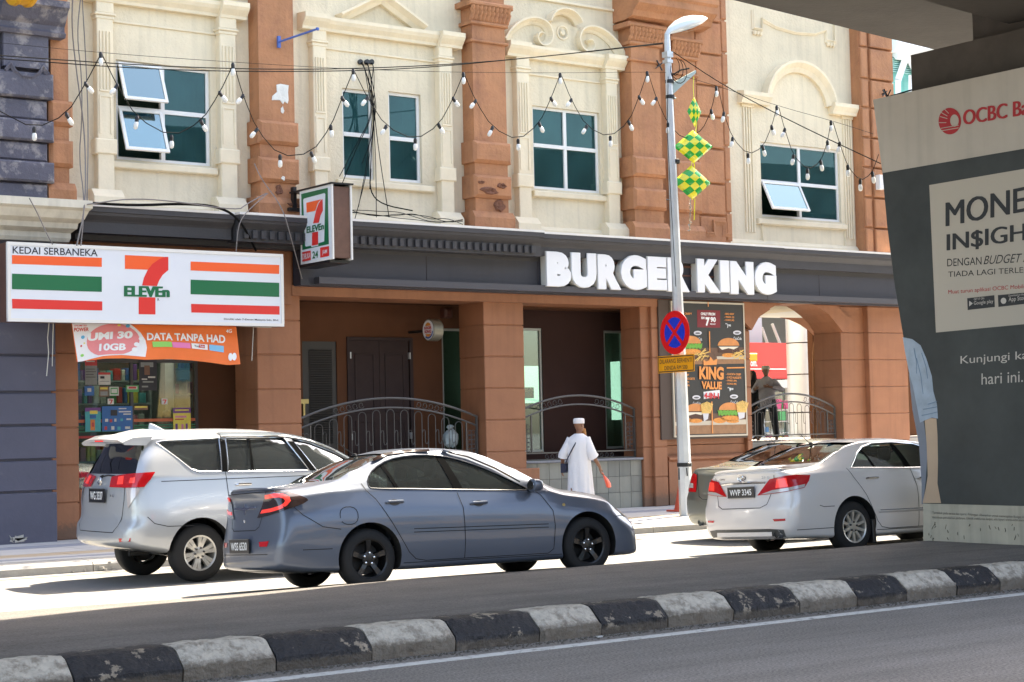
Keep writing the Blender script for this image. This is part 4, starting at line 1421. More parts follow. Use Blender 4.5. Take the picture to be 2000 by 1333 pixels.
text_box(k, 'ELEVEn', a, b, c_, V(-1, 0, 0), off=.02); text_box(k, 'ELEVEn', a + V(-.001, -.008, 0), b + V(-.001, -.008, 0), c_ + V(-.001, -.008, 0), V(-1, 0, 0), off=.02)
obj('green_print', k, LOGO_G, ps)
k = MB(); g2, t2 = cdt([zp(*p) for p in ((255, 377), (452, 330), (425, 355), (400, 395), (372, 480), (258, 505))])
k.add([atx(v.x, v.y, X7 + .004) for v in g2], t2); obj('orange_print', k, LOGO_O, ps)
k = MB(); g2, t2 = cdt([zp(*p) for p in ((466, 328), (470, 478), (438, 545), (418, 635), (343, 645), (362, 560), (382, 475), (410, 398), (440, 348))])
k.add([atx(v.x, v.y, X7 + .003) for v in g2], t2)
for q in (((330, 765), (408, 752), (408, 920), (328, 935)), ((200, 1020), (312, 998), (314, 1122), (202, 1145)), ((434, 962), (550, 940), (552, 1068), (436, 1092))):
    g2, t2 = cdt([zp(*p) for p in q]); k.add([atx(v.x, v.y, X7 + .003) for v in g2], t2)
obj('red_print', k, LOGO_R, ps)
k = MB(); a, b, c_ = P7(334, 1012, .002), P7(406, 998, .002), P7(334, 1105, .002); text_box(k, '24', a, b, c_, V(-1, 0, 0), off=.02); obj('numerals', k, LOGO_G, ps)
k = MB(); a, b, c_ = P7(206, 1046, .004), P7(308, 1022, .004), P7(206, 1118, .004); text_box(k, 'DIBUKA', a, b, c_, V(-1, 0, 0), off=.005)
a, b, c_ = P7(462, 995, .004), P7(524, 980, .004), P7(462, 1062, .004); text_box(k, 'JAM', a, b, c_, V(-1, 0, 0), off=.005); obj('lettering', k, WHITEP, ps)
k = MB(); p = at(573, 380, 26.42); k.box(p.x - .03, p.x + .03, 26.36, 26.46, p.z - .28, p.z + .12); k.box(p.x - .13, p.x + .1, 26.33, 26.46, p.z - .3, p.z - .24); obj('bracket', k, BLACKM, ps)
settle(ps, (X7, ya, zb_))

# orange banner under the long sign: a hanging cloth with folds
Yn = 25.95


def zn(px, py): return 130 + px * .175, 610 + py * .175


bn = thing('banner', 'orange and white cloth banner sagging under the long striped sign', 'banner')
nx_, nz_ = 44, 12
def ban(u, v):
    top = Vector(zn(50, 97)).lerp(Vector(zn(1892, 150)), u)
    bx = [(0, 115, 558), (.1, 250, 540), (.2, 440, 518), (.32, 650, 516), (.42, 880, 532), (.55, 1150, 524), (.68, 1400, 540), (.8, 1600, 562), (.92, 1800, 592), (1., 1940, 582)]
    for i in range(len(bx) - 1):
        if bx[i][0] <= u <= bx[i + 1][0]:
            t = (u - bx[i][0]) / (bx[i + 1][0] - bx[i][0]); 
            q = (bx[i][1] + (bx[i + 1][1] - bx[i][1]) * t, bx[i][2] + (bx[i + 1][2] - bx[i][2]) * t); break
    bot = Vector(zn(*q))
    p = top.lerp(bot, v)
    y = Yn - .10 * v + .03 * math.sin(u * 9 + v * 2) * v + .012 * math.sin(u * 31 + v * 5) * v
    return at(p.x, p.y, y)
def ban_px(px, py, d=.006):      # photograph-zoom spot -> point on the cloth
    u = (px - 50 - (py - 100) * .12) / 1845.; v = (py - 97 - u * 50) / 445.
    p = ban(min(1, max(0, u)), min(1, max(0, v)))
    return p + V(0, -d, 0)
k = MB()
for j in range(nz_ + 1):
    for i in range(nx_ + 1): k.v.append(tuple(ban(i / nx_, j / nz_)))
k.f = [(j * (nx_ + 1) + i, j * (nx_ + 1) + i + 1, (j + 1) * (nx_ + 1) + i + 1, (j + 1) * (nx_ + 1) + i) for j in range(nz_) for i in range(nx_)]
BO = mat('banner_orange', (.85, .17, .03), .55, var=.06, vscale=3)
o = obj('cloth', k, BO, bn, smooth=True)
def ban_poly(k, pts, d=.005, step=60):
    g2, t2 = cdt(pts, step=step); k.add([ban_px(v.x, v.y, d) for v in g2], t2)
k = MB(); ban_poly(k, [(55, 99)] + [(690, 117), (760, 170), (830, 240), (880, 330), (895, 420), (880, 529)] + [(650, 515), (440, 517), (250, 539), (118, 556)], .004)
obj('white_print', k, mat('banner_white', (.78, .76, .76), .5), bn)
k = MB(); ban_poly(k, [p for p in ell(530, 330, 290, 200, 30) if p[1] < 512], .007); obj('pink_disc', k, mat('banner_pink', (.78, .24, .24), .5), bn)
k = MB()
def ban_text(k, T, x0_, y0_, x1_, y1_, d=.010, off=.03, tilt=0):
    vs_, fs_ = text_geo(T, off, 0, 0, 0, 1.0)
    xs = [v.x for v in vs_]; ysn = [v.y for v in vs_]
    k.add([ban_px(x0_ + (x1_ - x0_) * (v.x - min(xs)) / (max(xs) - min(xs)), y0_ + (y1_ - y0_) * (max(ysn) - v.y) / (max(ysn) - min(ysn)) + tilt * (v.x - min(xs)) / (max(xs) - min(xs)), d) for v in vs_], fs_)
ban_text(k, 'UMI 30', 250, 238, 745, 330, .012, .05, -20); ban_text(k, '10GB', 385, 368, 690, 455, .012, .04, 5)
ban_text(k, 'DATA TANPA HAD', 895, 240, 1775, 330, .010, .03, 15)
for cx_, cy_, r_ in ((790, 380, 26), (775, 445, 28), (830, 310, 22)): ban_poly(k, ell(cx_, cy_, r_, r_, 12), .011, None)
for dx_ in (1840, 1885):
    ban_poly(k, ell(dx_ - 5, 500, 26, 44, 14), .009, None)
ban_text(k, '4G', 1785, 190, 1850, 230, .01, .02)
poly_ = [(1375, 362), (1565, 372), (1565, 436), (1375, 428)]; ban_poly(k, poly_, .009)
obj('white_lettering', k, mat('banner_letter_white', (.82, .82, .80), .5), bn)
for (c_, q, T, tc_) in (('green', [(950, 348), (1155, 352), (1160, 418), (955, 416)], None, None), ('pink', [(1160, 355), (1360, 362), (1362, 428), (1165, 422)], None, None), ('cyan', [(1585, 370), (1757, 376), (1757, 450), (1585, 438)], None, None)):
    k = MB(); ban_poly(k, q, .009); obj('chip_' + c_, k, {'green': mat('chip_green', (.25, .6, .12), .5), 'pink': mat('chip_pink', (.8, .2, .45), .5), 'cyan': mat('chip_blue', (.2, .5, .75), .5)}[c_], bn)
k = MB(); ban_text(k, 'You', 1405, 382, 1460, 410, .013, .02); obj('dark_lettering', k, INK, bn)
k = MB(); ban_poly(k, [(1462, 375), (1532, 378), (1532, 418), (1462, 415)], .012); ban_text(k, 'POWER', 80, 172, 255, 215, .008, .03); ban_text(k, 'UNLIMITED', 82, 142, 230, 160, .008, .02)
obj('red_print', k, mat('banner_red', (.6, .05, .04), .5), bn)
k = MB(); ban_text(k, 'Tube', 1468, 384, 1526, 408, .015, .02); obj('tube_lettering', k, WHITEP, bn)
k = MB(); ban_poly(k, ell(188, 280, 24, 20, 12), .008, None); ban_poly(k, ell(688, 158, 24, 22, 12), .008, None); obj('blue_dots', k, mat('banner_blue', (.10, .4, .6), .5), bn)
k = MB(); ban_poly(k, ell(182, 480, 26, 16, 12), .008, None); obj('green_dot', k, mat('chip_green', (.25, .6, .12), .5), bn)
k = MB(); ban_poly(k, ell(590, 150, 20, 14, 10), .010, None); ban_poly(k, ell(208, 348, 11, 10, 10), .008, None); obj('yellow_dots', k, PM['yellow'], bn)
k = MB(); ban_poly(k, ell(168, 376, 13, 12, 10), .008, None); ban_poly(k, ell(285, 110, 34, 12, 10), .008, None); obj('red_dots', k, mat('banner_red', (.6, .05, .04), .5), bn)
k = MB()
for (a, b) in ((at(96, 627, Yn), at(139, 630, Yn)), (at(461, 637, Yn), at(530, 640, Yn))): k.tube([a, b], .008, 4)
k.tube([at(96, 629, Yn), at(93, 660, Yn), at(95, 690, Yn), at(91, 735, Yn)], .008, 4); k.tube([at(104, 629, Yn), at(102, 716, Yn)], .007, 4); k.tube([at(495, 640, Yn), at(492, 705, Yn)], .007, 4)
obj('tie_strings', k, mat('string', (.5, .48, .42), .8), bn)
settle(bn, at(300, 640, Yn))

# ================================================================== BURGER KING letters
bk = thing('sign_lettering', 'raised white rounded letters mounted on the charcoal fascia', 'sign')
LET = mat('letter_white_acrylic', (.74, .76, .80), .3, coat=.3); LETS = mat('letter_cream_edge', (.62, .62, .58), .4)


def zk(px, py): return 1000 + px * .3151, 440 + py * .3151


lets = [('B', 195, 360, 158, 380), ('U', 350, 517, 165, 388), ('R', 513, 668, 176, 398), ('G', 655, 828, 178, 400), ('E', 822, 952, 190, 402), ('R', 945, 1092, 196, 412), ('K', 1128, 1284, 204, 418), ('I', 1270, 1340, 214, 416), ('N', 1334, 1492, 218, 428), ('G', 1484, 1632, 222, 430)]
Yk = 26.18
for (T, xa, xb, ya_, yb_) in lets:
    xa += 10; ya_ += 3
    def corners(Y, i):
        a = at(*zk(xa + i, ya_ + i), Y); b = at(*zk(xb - i, ya_ + i), Y); c2 = at(*zk(xa + i, yb_ - i), Y)
        zt2 = a.z; return V(a.x, Y, zt2), V(b.x, Y, zt2), V(a.x, Y, c2.z)
    k = MB(); a, b, c2 = corners(Yk, 0)
    text_box(k, T, a, b, c2, FRONT, off=.085, ext=.5, depth=.15)
    for i, v in enumerate(k.v): k.v[i] = (v[0], v[1] + .15, v[2])
    l = obj('letter', k, LETS, bk)
    k = MB(); text_box(k, T, *corners(Yk - .004, 2.2), FRONT, off=.068, ext=.5, bev=.02, depth=.03)
    obj('letter_face', k, LET, l, smooth=True)
k = MB(); k.box(at(1064, 520, 26.3).x, at(1512, 520, 26.3).x, 26.32, 26.36, 4.70, 4.73); k.box(at(1064, 520, 26.3).x, at(1512, 520, 26.3).x, 26.32, 26.36, 4.88, 4.91)
obj('mounting_rail', k, mat('rail_brown', (.12, .05, .035), .6), bk)
settle(bk, (23.1, 26.2, 4.4))

# small round burger sign
Xs = 18.70
rs = thing('round_bracket_sign', 'small round drum sign with burger badge jutting from the dark arcade wall', 'sign')
c = V(Xs, 27.25, at(846, 645, 27.25).z); c.x = at(846, 645, 27.25).x
k = MB(); k.lathe([(0, -.11), (.19, -.11), (.205, -.09), (.205, .09), (.19, .11), (0, .11)], c, 'x', 32); obj('drum', k, mat('drum_grey', (.20, .19, .15), .35, metal=.4), rs, smooth=True)
Nf = V(-1, 0, 0)
def disc(mt, pts, lv, name):
    k = MB(); g2, t2 = cdt(pts); k.add([(c.x - .111 - lv * .002, c.y - v.x, c.z + v.y) for v in g2], t2); return obj(name, k, mt, rs)
disc(WHITEP, ell(0, 0, .18, .18, 32), 0, 'face')
disc(mat('bun_orange', (.75, .28, .03), .4), [(-.10, .075), (-.06, .12), (0, .14), (.06, .12), (.10, .075)], 1, 'upper_bun'); disc(mat('bun_orange', (.75, .28, .03), .4), [(-.10, -.075), (.10, -.075), (.06, -.115), (0, -.13), (-.06, -.115)], 1, 'lower_bun')
disc(mat('swoosh_blue', (.02, .08, .30), .4), [(.13, -.02)] + ell(0, 0, .165, .165, 14, -10, -130) + ell(0, .01, .14, .14, 12, -120, -12), 1, 'swoosh')
k = MB(); text_box(k, 'BURGER', c + V(-.117, .12, .065), c + V(-.117, -.12, .065), c + V(-.117, .12, .012), Nf, off=.05); text_box(k, 'KING', c + V(-.117, .11, -.0), c + V(-.117, -.11, -.0), c + V(-.117, .11, -.062), Nf, off=.05)
obj('lettering', k, mat('badge_red', (.5, .01, .02), .4), rs)
k = MB(); k.tube([c, c + V(0, .8, 0)], .03, 6); obj('arm', k, BLACKM, rs)
settle(rs, c)
# wall camera box
k = MB(); p = at(876, 612, 27.9); k.cbox(p.x - .1, p.x + .08, 27.85, 28.04, p.z - .09, p.z + .09, .04)
o = obj('wall_speaker', k, mat('speaker_brown', (.09, .03, .02), .5)); tag(o, 'small brown boxy speaker high on the arcade wall by the round sign', 'speaker')

# ================================================================== menu poster
Yp = 26.55


def zm(px, py): return 1280 + px * .2101, 580 + py * .2101


mp = thing('menu_poster', 'tall framed black menu poster of burgers on the terracotta wall behind the lamp post', 'poster')
TLp, BRp = at(*zm(140, 38), Yp), at(*zm(858, 1290), Yp)
k = MB(); k.box(TLp.x - .30, BRp.x + .02, Yp + .03, 26.66, BRp.z - .04, TLp.z + .02); obj('backing', k, mat('backing_brown', (.07, .045, .035), .6), mp)
zt3, zb3 = TLp.z, BRp.z
k = MB(); t = .035
k.box(TLp.x, BRp.x, Yp - .012, Yp + .03, zt3 - t, zt3); k.box(TLp.x, BRp.x, Yp - .012, Yp + .03, zb3, zb3 + t); k.box(TLp.x, TLp.x + t, Yp - .011, Yp + .03, zb3 + t, zt3 - t); k.box(BRp.x - t, BRp.x, Yp - .011, Yp + .03, zb3 + t, zt3 - t)
obj('frame', k, mat('pale_metal_frame', (.50, .44, .36), .4, metal=.4), mp)
k = MB(); k.box(TLp.x + t, BRp.x - t, Yp, Yp + .02, zb3 + t, zt3 - t); obj('panel', k, mat('menu_black', (.022, .020, .020), .4), mp)
LV = {}


def mprint(mt, polys, lv, name, texts=()):
    k = MB(); Y = Yp - .0015 * lv
    for q in polys:
        g2, t2 = cdt([zm(*p) for p in q]); k.add([at(v.x, v.y, Y) for v in g2], t2)
    for (T, xa, ya_, xb, yb_, *o_) in texts:
        text_box(k, T, at(*zm(xa, ya_), Y), at(*zm(xb, ya_ + (xb - xa) * .03), Y), at(*zm(xa, yb_), Y), FRONT, off=o_[0] if o_ else .03)
    return obj(name, k, mt, mp)


WOOD = mat('printed_wood', (.30, .15, .07), .5, var=.25, vscale=9); WOOD2 = mat('printed_wood_dark', (.12, .06, .035), .5, var=.3, vscale=9)
BUN = mat('printed_bun', (.62, .24, .07), .5, var=.15, vscale=10); LETT = mat('printed_lettuce', (.12, .35, .04), .5, var=.4, vscale=30); PAT = mat('printed_patty', (.07, .025, .015), .5); FRY = mat('printed_fries', (.78, .50, .14), .5, var=.3, vscale=60); NUG = mat('printed_crumb', (.70, .27, .05), .5, var=.3, vscale=30)
MOR = mat('menu_orange', (.75, .28, .07), .5); CHE = mat('printed_cheese', (.75, .68, .55), .5)
mprint(WOOD2, [[(160, 480), (835, 470), (838, 590), (165, 590)], [(175, 1090), (850, 1080), (852, 1190), (178, 1190)]], 1, 'shelf_shade')
mprint(WOOD, [[(165, 590), (838, 572), (838, 622), (166, 632)], [(178, 1195), (856, 1180), (858, 1268), (182, 1280)]], 2, 'wooden_shelf')
mprint(mat('printed_paper', (.55, .48, .38), .5), [[(180, 1165), (852, 1140), (852, 1185), (180, 1200)], [(570, 555), (830, 545), (830, 580), (575, 580)]], 3, 'paper_sheet')
mprint(mat('menu_red_box', (.20, .012, .02), .5), [[(388, 122), (602, 128), (604, 288), (390, 284)]], 2, 'price_box')
burg = [(325, 440, 100, 'l'), (680, 460, 100, 'p'), (375, 1070, 100, 'p'), (690, 1060, 100, 'l')]
buns, lets_, pats, nugs, fries, chs = [], [], [], [], [], []
for (cx_, cy_, w_, ty) in burg:
    buns.append([(cx_ + p[0], cy_ - 5 + p[1]) for p in ell(0, 0, w_, 72, 18, 180, 360)])
    if ty == 'l':
        e = [(cx_ - w_ - 12 + i * 16, cy_ - 6 + (8 if i % 2 else -4)) for i in range(15)] + [(cx_ + w_ + 8 - i * 16, cy_ + 40 + (10 if i % 2 else -6)) for i in range(14)]
        lets_.append(e); nugs.append(ell(cx_ + 10, cy_ + 70, w_ * .9, 26, 14))
    else:
        pats.append([(cx_ - w_, cy_ + 14), (cx_ + w_, cy_ + 14), (cx_ + w_ - 8, cy_ + 60), (cx_ - w_ + 8, cy_ + 60)])
        chs.append([(cx_ - w_ + 6, cy_ + 4), (cx_ + w_ - 4, cy_ + 4), (cx_ + w_ * .5, cy_ + 30), (cx_, cy_ + 18), (cx_ - w_ * .6, cy_ + 34)])
        nugs.append(ell(cx_, cy_ + 84, w_ * .62, 20, 14))
nugs += [ell(600, 1150, 62, 26, 14), ell(720, 1158, 60, 16, 12), ell(300, 1150, 40, 22, 12)]
for (cx_, cy_) in ((420, 540), (765, 540)):
    for i in range(16):
        a = rnd.uniform(-1.2, 1.2); x_ = cx_ + rnd.uniform(-60, 55); y_ = cy_ + rnd.uniform(-40, 35); dx_, dy_ = 32 * math.cos(a), 32 * math.sin(a)
        fries.append([(x_ - dx_, y_ - dy_), (x_ + dx_, y_ + dy_), (x_ + dx_ + 4, y_ + dy_ + 8), (x_ - dx_ + 4, y_ - dy_ + 8)])
for (cx_, cy_) in ((470, 1025), (800, 1015)):
    for i in range(9):
        a = R_(60 + i * 8); x_ = cx_ - 38 + i * 9; 
        fries.append([(x_, cy_ + 60), (x_ + 8, cy_ + 60), (x_ + 8 + math.cos(a) * -30 + 8, cy_ - 50 + abs(i - 4) * 5), (x_ + math.cos(a) * -30 + 6, cy_ - 50 + abs(i - 4) * 5)])
mprint(BUN, buns, 4, 'burger_bun'); mprint(NUG, nugs, 5, 'nuggets'); mprint(PAT, pats, 6, 'patty'); mprint(CHE, chs, 7, 'cheese'); mprint(LETT, lets_, 8, 'lettuce')
k = MB()
for i, q in enumerate(fries): poly_flat(k, [at(*zm(*p), Yp - .0135 - .0002 * i) for p in q])
obj('fries', k, FRY, mp, kind='stuff')
mprint(mat('printed_cup', (.62, .62, .66), .5), [[(440, 1080), (498, 1070), (490, 1135), (452, 1160)], [(765, 1070), (835, 1060), (828, 1125), (780, 1140)]] + [ell(x_, y_, 38, 20, 16) for x_, y_ in ((394, 337), (760, 334), (382, 936), (731, 928))], 12, 'cup_and_badge')
mprint(mat('badge_grey', (.12, .12, .13), .5), [ell(x_, y_ + 2, 24, 8, 12) for x_, y_ in ((394, 337), (760, 334), (382, 936), (731, 928))], 13, 'badge_centre')
mprint(WHITEP, [], 3, 'white_lettering', [('ONLY FROM', 422, 145, 556, 172, .05), ('RM', 427, 185, 457, 208, .05), ('7', 466, 190, 506, 272, .06), ('90', 512, 188, 562, 236, .05), ('PER SET', 510, 248, 560, 260, .03), ('7', 668, 258, 680, 290, .05), ('90', 682, 258, 702, 276, .03), ('RM', 652, 246, 668, 256, .02), ('9', 688, 845, 702, 880, .05), ('50', 704, 848, 724, 866, .03), ('RM', 672, 840, 686, 850, .02)] + [('CocaCola', x_, y_, x_ + 72, y_ + 28, .0) for x_, y_ in ((362, 378), (728, 372), (350, 976), (700, 966))])
mprint(MOR, [[(447, 585), (472, 602), (500, 556 + 34), (512, 556), (540, 595), (576, 575), (570, 632), (450, 638)], [(664, 656), (836, 652), (836, 664), (664, 668)], [(498, 322), (508, 322), (512, 520), (504, 520)], [(520, 975), (530, 975), (538, 1270), (528, 1270)], [(486, 48), (495, 48), (496, 92), (488, 92)], [(170, 660), (360, 656), (360, 668), (170, 672)]], 14, 'orange_print',
       [('KING', 408, 646, 636, 768, .05), ('VALUE', 430, 785, 618, 858, .05)] + [(T, 640, y_, 640 + w_, y_ + 20, .03) for T, y_, w_ in (('- BBQ BEEF', 150, 92), ('- FRIES (S)', 180, 92), ('- COKE (M)', 208, 92), )] + [(T, 656, y_, 656 + w_, y_ + 20, .03) for T, y_, w_ in (("- CHICK'N CRISP", 708, 140), ('- 3 PCS NUGGETS', 740, 142), ('- FRIES (M)', 770, 100), ('- COKE (M)', 800, 98))] + [('CHICK CRISPY', 200, 145, 340, 165, .03), ('- BBQ BEEF', 200, 715, 312, 735, .03), ('- 3 PCS NUGGETS', 200, 748, 366, 768, .03), ('- FRIES (M)', 200, 780, 314, 800, .03), ('- COKE (M)', 200, 812, 318, 832, .03)])
mprint(WHITEP, [[(448, 885), (600, 866), (598, 925), (450, 952)]], 3, 'ribbon'); mprint(mat('menu_red', (.6, .03, .04), .5), [], 15, 'red_lettering', [('4-IN-1', 455, 890, 592, 945, .05)])
settle(mp, (TLp.x, Yp, zb3))

# ================================================================== RAILINGS
def scroll(mb, c, s, flip=1, Y=0):
    pts = []
    for i in range(13):
        a = R_(200 - i * 30); r = s * (.35 + .05 * i * .6)
        pts.append((c[0] + flip * r * math.cos(a), Y, c[1] + r * math.sin(a)))
    mb.tube(pts, .006, 4, caps=False)


def railing(x0, x1, zb, zend, zmid, label, Y=26.92, hoops=10):
    t = thing('iron_railing', label, 'railing', group='arched iron railings of the arcade terrace')
    xm = (x0 + x1) / 2
    def zc(x, e, mid):
        u = (x - xm) / ((x1 - x0) / 2); return mid - (mid - e) * u * u
    for (e, mid, nm, r) in ((zend, zmid, 'top_rail', .022), (zend - .17, zmid - .17, 'lower_rail', .017)):
        k = MB(); k.tube([(x0 + (x1 - x0) * i / 24, Y, zc(x0 + (x1 - x0) * i / 24, e, mid)) for i in range(25)], r, 6); obj(nm, k, IRON, t, smooth=True)
    k = MB(); k.box(x0 + .001, x0 + .035, Y - .018, Y + .018, zb, zend); k.box(x1 - .035, x1 - .001, Y - .018, Y + .018, zb, zend); k.box(x0 + .035, x1 - .035, Y - .014, Y + .014, zb + .13, zb + .155); k.box(x0 + .035, x1 - .035, Y - .015, Y + .015, zb, zb + .025)
    k.box(x0 + .24, x0 + .262, Y - .012, Y + .012, zb + .155, zc(x0 + .25, zend, zmid) - .19); k.box(x1 - .262, x1 - .24, Y - .012, Y + .012, zb + .155, zc(x1 - .25, zend, zmid) - .19)
    obj('frame', k, IRON, t)
    for sx in (x0 + .137, x1 - .137):
        k = MB(); z = zb + .22
        while z < zend - .24:
            for dx in (-.035, .035):
                k.tube([(sx + dx + .05 * math.cos(R_(a)), Y, z + .05 * math.sin(R_(a))) for a in range(0, 361, 45)], .006, 4, caps=False)
            z += .085
        obj('ring_panel', k, IRON, t)
    n = hoops; a0, a1 = x0 + .27, x1 - .27; w = (a1 - a0) / max(1, n)
    for i in range(n):
        cx_ = a0 + w * (i + .5); r = w * .27; zt = min(zc(cx_ - r, zend, zmid), zc(cx_ + r, zend, zmid)) - .20
        k = MB(); k.tube([(cx_ - r, Y, zb + .155)] + [(cx_ - r * math.cos(R_(a)), Y, zt - r + r * math.sin(R_(a))) for a in range(0, 181, 30)] + [(cx_ + r, Y, zb + .155)], .0075, 4)
        obj('hoop', k, IRON, t)
        if i < n - 1:
            k = MB(); xx = cx_ + w * .5; zz_ = zb + .50
            k.tube([(xx - .06, Y, zz_ + .09), (xx - .045, Y, zz_ + .13), (xx - .01, Y, zz_ + .13), (xx, Y, zz_ + .09), (xx, Y, zz_ - .08), (xx + .015, Y, zz_ - .12), (xx + .045, Y, zz_ - .12), (xx + .06, Y, zz_ - .08)], .007, 4)
            obj('hook_bar', k, IRON, t)
    k = MB()
    for side in (-1, 1):
        for i in range(5):
            x = xm + side * ((x1 - x0) * .16 + i * .13); scroll(k, (x, zc(x, zend, zmid) - .085), .085, side, Y)
            x = xm + side * ((x1 - x0) * .10 + i * .13); scroll(k, (x, zb + .078), .07, side, Y)
    obj('scrollwork', k, IRON, t)
    settle(t, (xm, Y, zb))
    return t


railing(15.24, 19.04, 1.127, 1.98, 2.34, 'wide arched iron railing in front of the panelled doors behind the cars', hoops=11)
railing(20.04, 22.86, 1.127, 2.08, 2.36, 'arched iron railing above the tiled wall behind the man in white', hoops=0)
railing(25.9, 28.56, 1.345, 2.05, 2.36, 'arched iron railing in the open passage in front of the man in the grey shirt', hoops=9)
# white bag and stool behind the first railing
k = MB(); c = at(880, 855, 27.3)
k.lathe([(.0, -.17), (.07, -.18), (.13, -.12), (.15, -.02), (.14, .06), (.08, .12), (.03, .16), (.07, .20), (.05, .23), (.0, .22)], c, 'z', 18)
for i, v in enumerate(k.v):
    n_ = math.sin(v[0] * 60) * math.cos(v[2] * 40 + v[1] * 30) * .035 + rnd.uniform(-.006, .006); k.v[i] = (v[0] + n_, v[1] + n_, v[2] + n_ * .5)
tag(obj('plastic_bag', k, mat('bag_white', (.40, .47, .48), .3), smooth=True), 'crumpled white plastic bag tied behind the railing near the terracotta pier', 'bag')

# ================================================================== LAMP POST with sign
Yq = 23.3
lp = thing('street_lamp', 'tall grey tapering street lamp post standing on the pavement edge', 'street lamp')
base = at(1341, 1006, Yq); top = at(1303, 78, Yq)
def oct_(mb, a, b, ra, rb, n=8):
    mb.tube([a, b], ra, n, r2=rb)
k = MB(); oct_(k, V(base.x, Yq, .15), V(top.x, Yq, top.z), .125, .055)
obj('post', k, mat('galvanised_post', (.55, .57, .58), .5, metal=.35, var=.16, vscale=2.2, streak=.15), lp)
k = MB(); hx = top
P_ = [at(x, y, Yq) for x, y in ((1303, 90), (1303, 68))]
k.tube([P_[0], P_[1]], .05, 8); k.box(top.x - .07, top.x + .07, Yq - .07, Yq + .07, top.z - .32, top.z - .22); k.box(top.x - .065, top.x + .065, Yq - .065, Yq + .065, top.z - .42, top.z - .36)
obj('neck', k, STEEL, lp)
# lamp head: lofted shell
stp = [(1300, 69, 4, 5), (1308, 61, 9, 10), (1320, 55, 16, 15), (1335, 50, 22, 18), (1350, 46, 24, 16), (1365, 42, 20, 11), (1377, 38, 8, 4)]
k = MB(); vs = []; nn = 14
for (px, py, wy, hz) in stp:
    c = at(px, py, Yq)
    for j in range(nn):
        a = 2 * math.pi * j / nn; up = math.sin(a)
        vs.append((c.x, c.y + math.cos(a) * wy * .0085, c.z + (hz * .0088 if up > 0 else hz * .006) * up))
m_ = len(stp)
k.add(vs, [(i * nn + j, i * nn + (j + 1) % nn, (i + 1) * nn + (j + 1) % nn, (i + 1) * nn + j) for i in range(m_ - 1) for j in range(nn)] + [tuple(range(nn)), tuple(range(m_ * nn - 1, (m_ - 1) * nn - 1, -1))])
obj('lamp_head', k, mat('lamp_shell', (.60, .64, .66), .35, metal=.2), lp, smooth=True, sharp=60)
k = MB()
c1, c2 = at(1331, 54, Yq), at(1370, 44, Yq)
for i in range(6):
    p = c1.lerp(c2, i / 6); q = c1.lerp(c2, (i + .75) / 6)
    k.add([(p.x, p.y - .17, p.z - .10), (p.x, p.y + .13, p.z - .10), (q.x, q.y + .13, q.z - .10), (q.x, q.y - .17, q.z - .10)], [(0, 1, 2, 3)])
obj('lens', k, mat('lamp_lens', (.75, .72, .62), .2), lp)
k = MB(); a = at(1309, 178, Yq); b = at(1358, 140, Yq)
k.add([(a.x, Yq - .03, a.z + .12), (a.x, Yq - .03, a.z - .09), (b.x, Yq - .02, b.z - .03), (b.x, Yq - .02, b.z + .02), (a.x, Yq + .03, a.z + .12), (a.x, Yq + .03, a.z - .09), (b.x, Yq + .02, b.z - .03), (b.x, Yq + .02, b.z + .02)], [(0, 1, 2, 3), (7, 6, 5, 4), (0, 3, 7, 4), (1, 5, 6, 2), (3, 2, 6, 7), (0, 4, 5, 1)])
k.tube([a + V(0, 0, -.12), a + V(.12, 0, -.12)], .02, 6)
obj('arm', k, mat('arm_green_grey', (.30, .36, .33), .5, metal=.3), lp)
k = MB()
for (px, py, r) in ((1308, 160, .072), (1309, 190, .075), (1318, 316, .085), (1337, 908, .125)):
    c = at(px, py, Yq); k.lathe([(r, -.035), (r + .008, -.03), (r + .008, .03), (r, .035)], (c.x, c.y, c.z), 'z', 10, caps=False)
c = at(1326, 915, Yq - .14); k.tube([c, c + V(-.02, -.02, -.2)], .016, 4); k.tube([c + V(.18, 0, 0), c + V(.19, 0, -.14)], .016, 4)
obj('strap', k, BLACKM, lp)
k = MB()
c = at(1318, 130, Yq)
for i in range(3):
    k.tube([(c.x + (.14 + .05 * i) * math.cos(R_(a)) * .8, Yq - .05 * i, c.z - .05 * i + (.16 + .03 * i) * math.sin(R_(a))) for a in range(-200, 100, 25)], .008, 4)
k.tube([at(1305, 150, Yq - .08), at(1303, 250, Yq - .09), at(1312, 420, Yq - .1), at(1320, 560, Yq - .13)], .008, 4)
k.tube([at(1308, 150, Yq), at(1330, 137, Yq), at(1346, 134, Yq)], .014, 4)
obj('loose_cable', k, WIRE, lp)
settle(lp, (base.x, Yq, .15))

# no stopping sign, round: turned towards the oncoming traffic
Ng = V(-1, 0, 0)
ns = thing('no_stopping_sign', 'round red and blue no-stopping sign with crossed bars on the lamp post', 'road sign')
XS_ = at(1325, 700, Yq).x - .13
c = atx(1318, 650, XS_)
Un = V(-Ng.y, Ng.x, 0).normalized()
if Un.dot(right) < 0: Un = -Un
Ng_ = Ng
rad_z = 43 / 112.5
def zdisc(k, pts, lv):
    g2, t2 = cdt(pts); k.add([c + Un * v.x + V(0, 0, v.y) + Ng_ * (.007 + .002 * lv) for v in g2], t2)
facing = abs((c - CAMP).normalized().dot(Ng_))
k = MB(); pl = ell(0, 0, rad_z, rad_z, 48)
k.prism(pl, c + Ng_ * .004, Un, V(0, 0, 1), -Ng_, .006); pl_o = obj('plate', k, mat('sign_red', (.70, .012, .015), .35), ns)
k = MB(); zdisc(k, ell(0, 0, rad_z * .70, rad_z * .70, 40), 0); obj('blue_disc', k, mat('sign_blue', (.012, .04, .50), .35), ns)
k = MB()
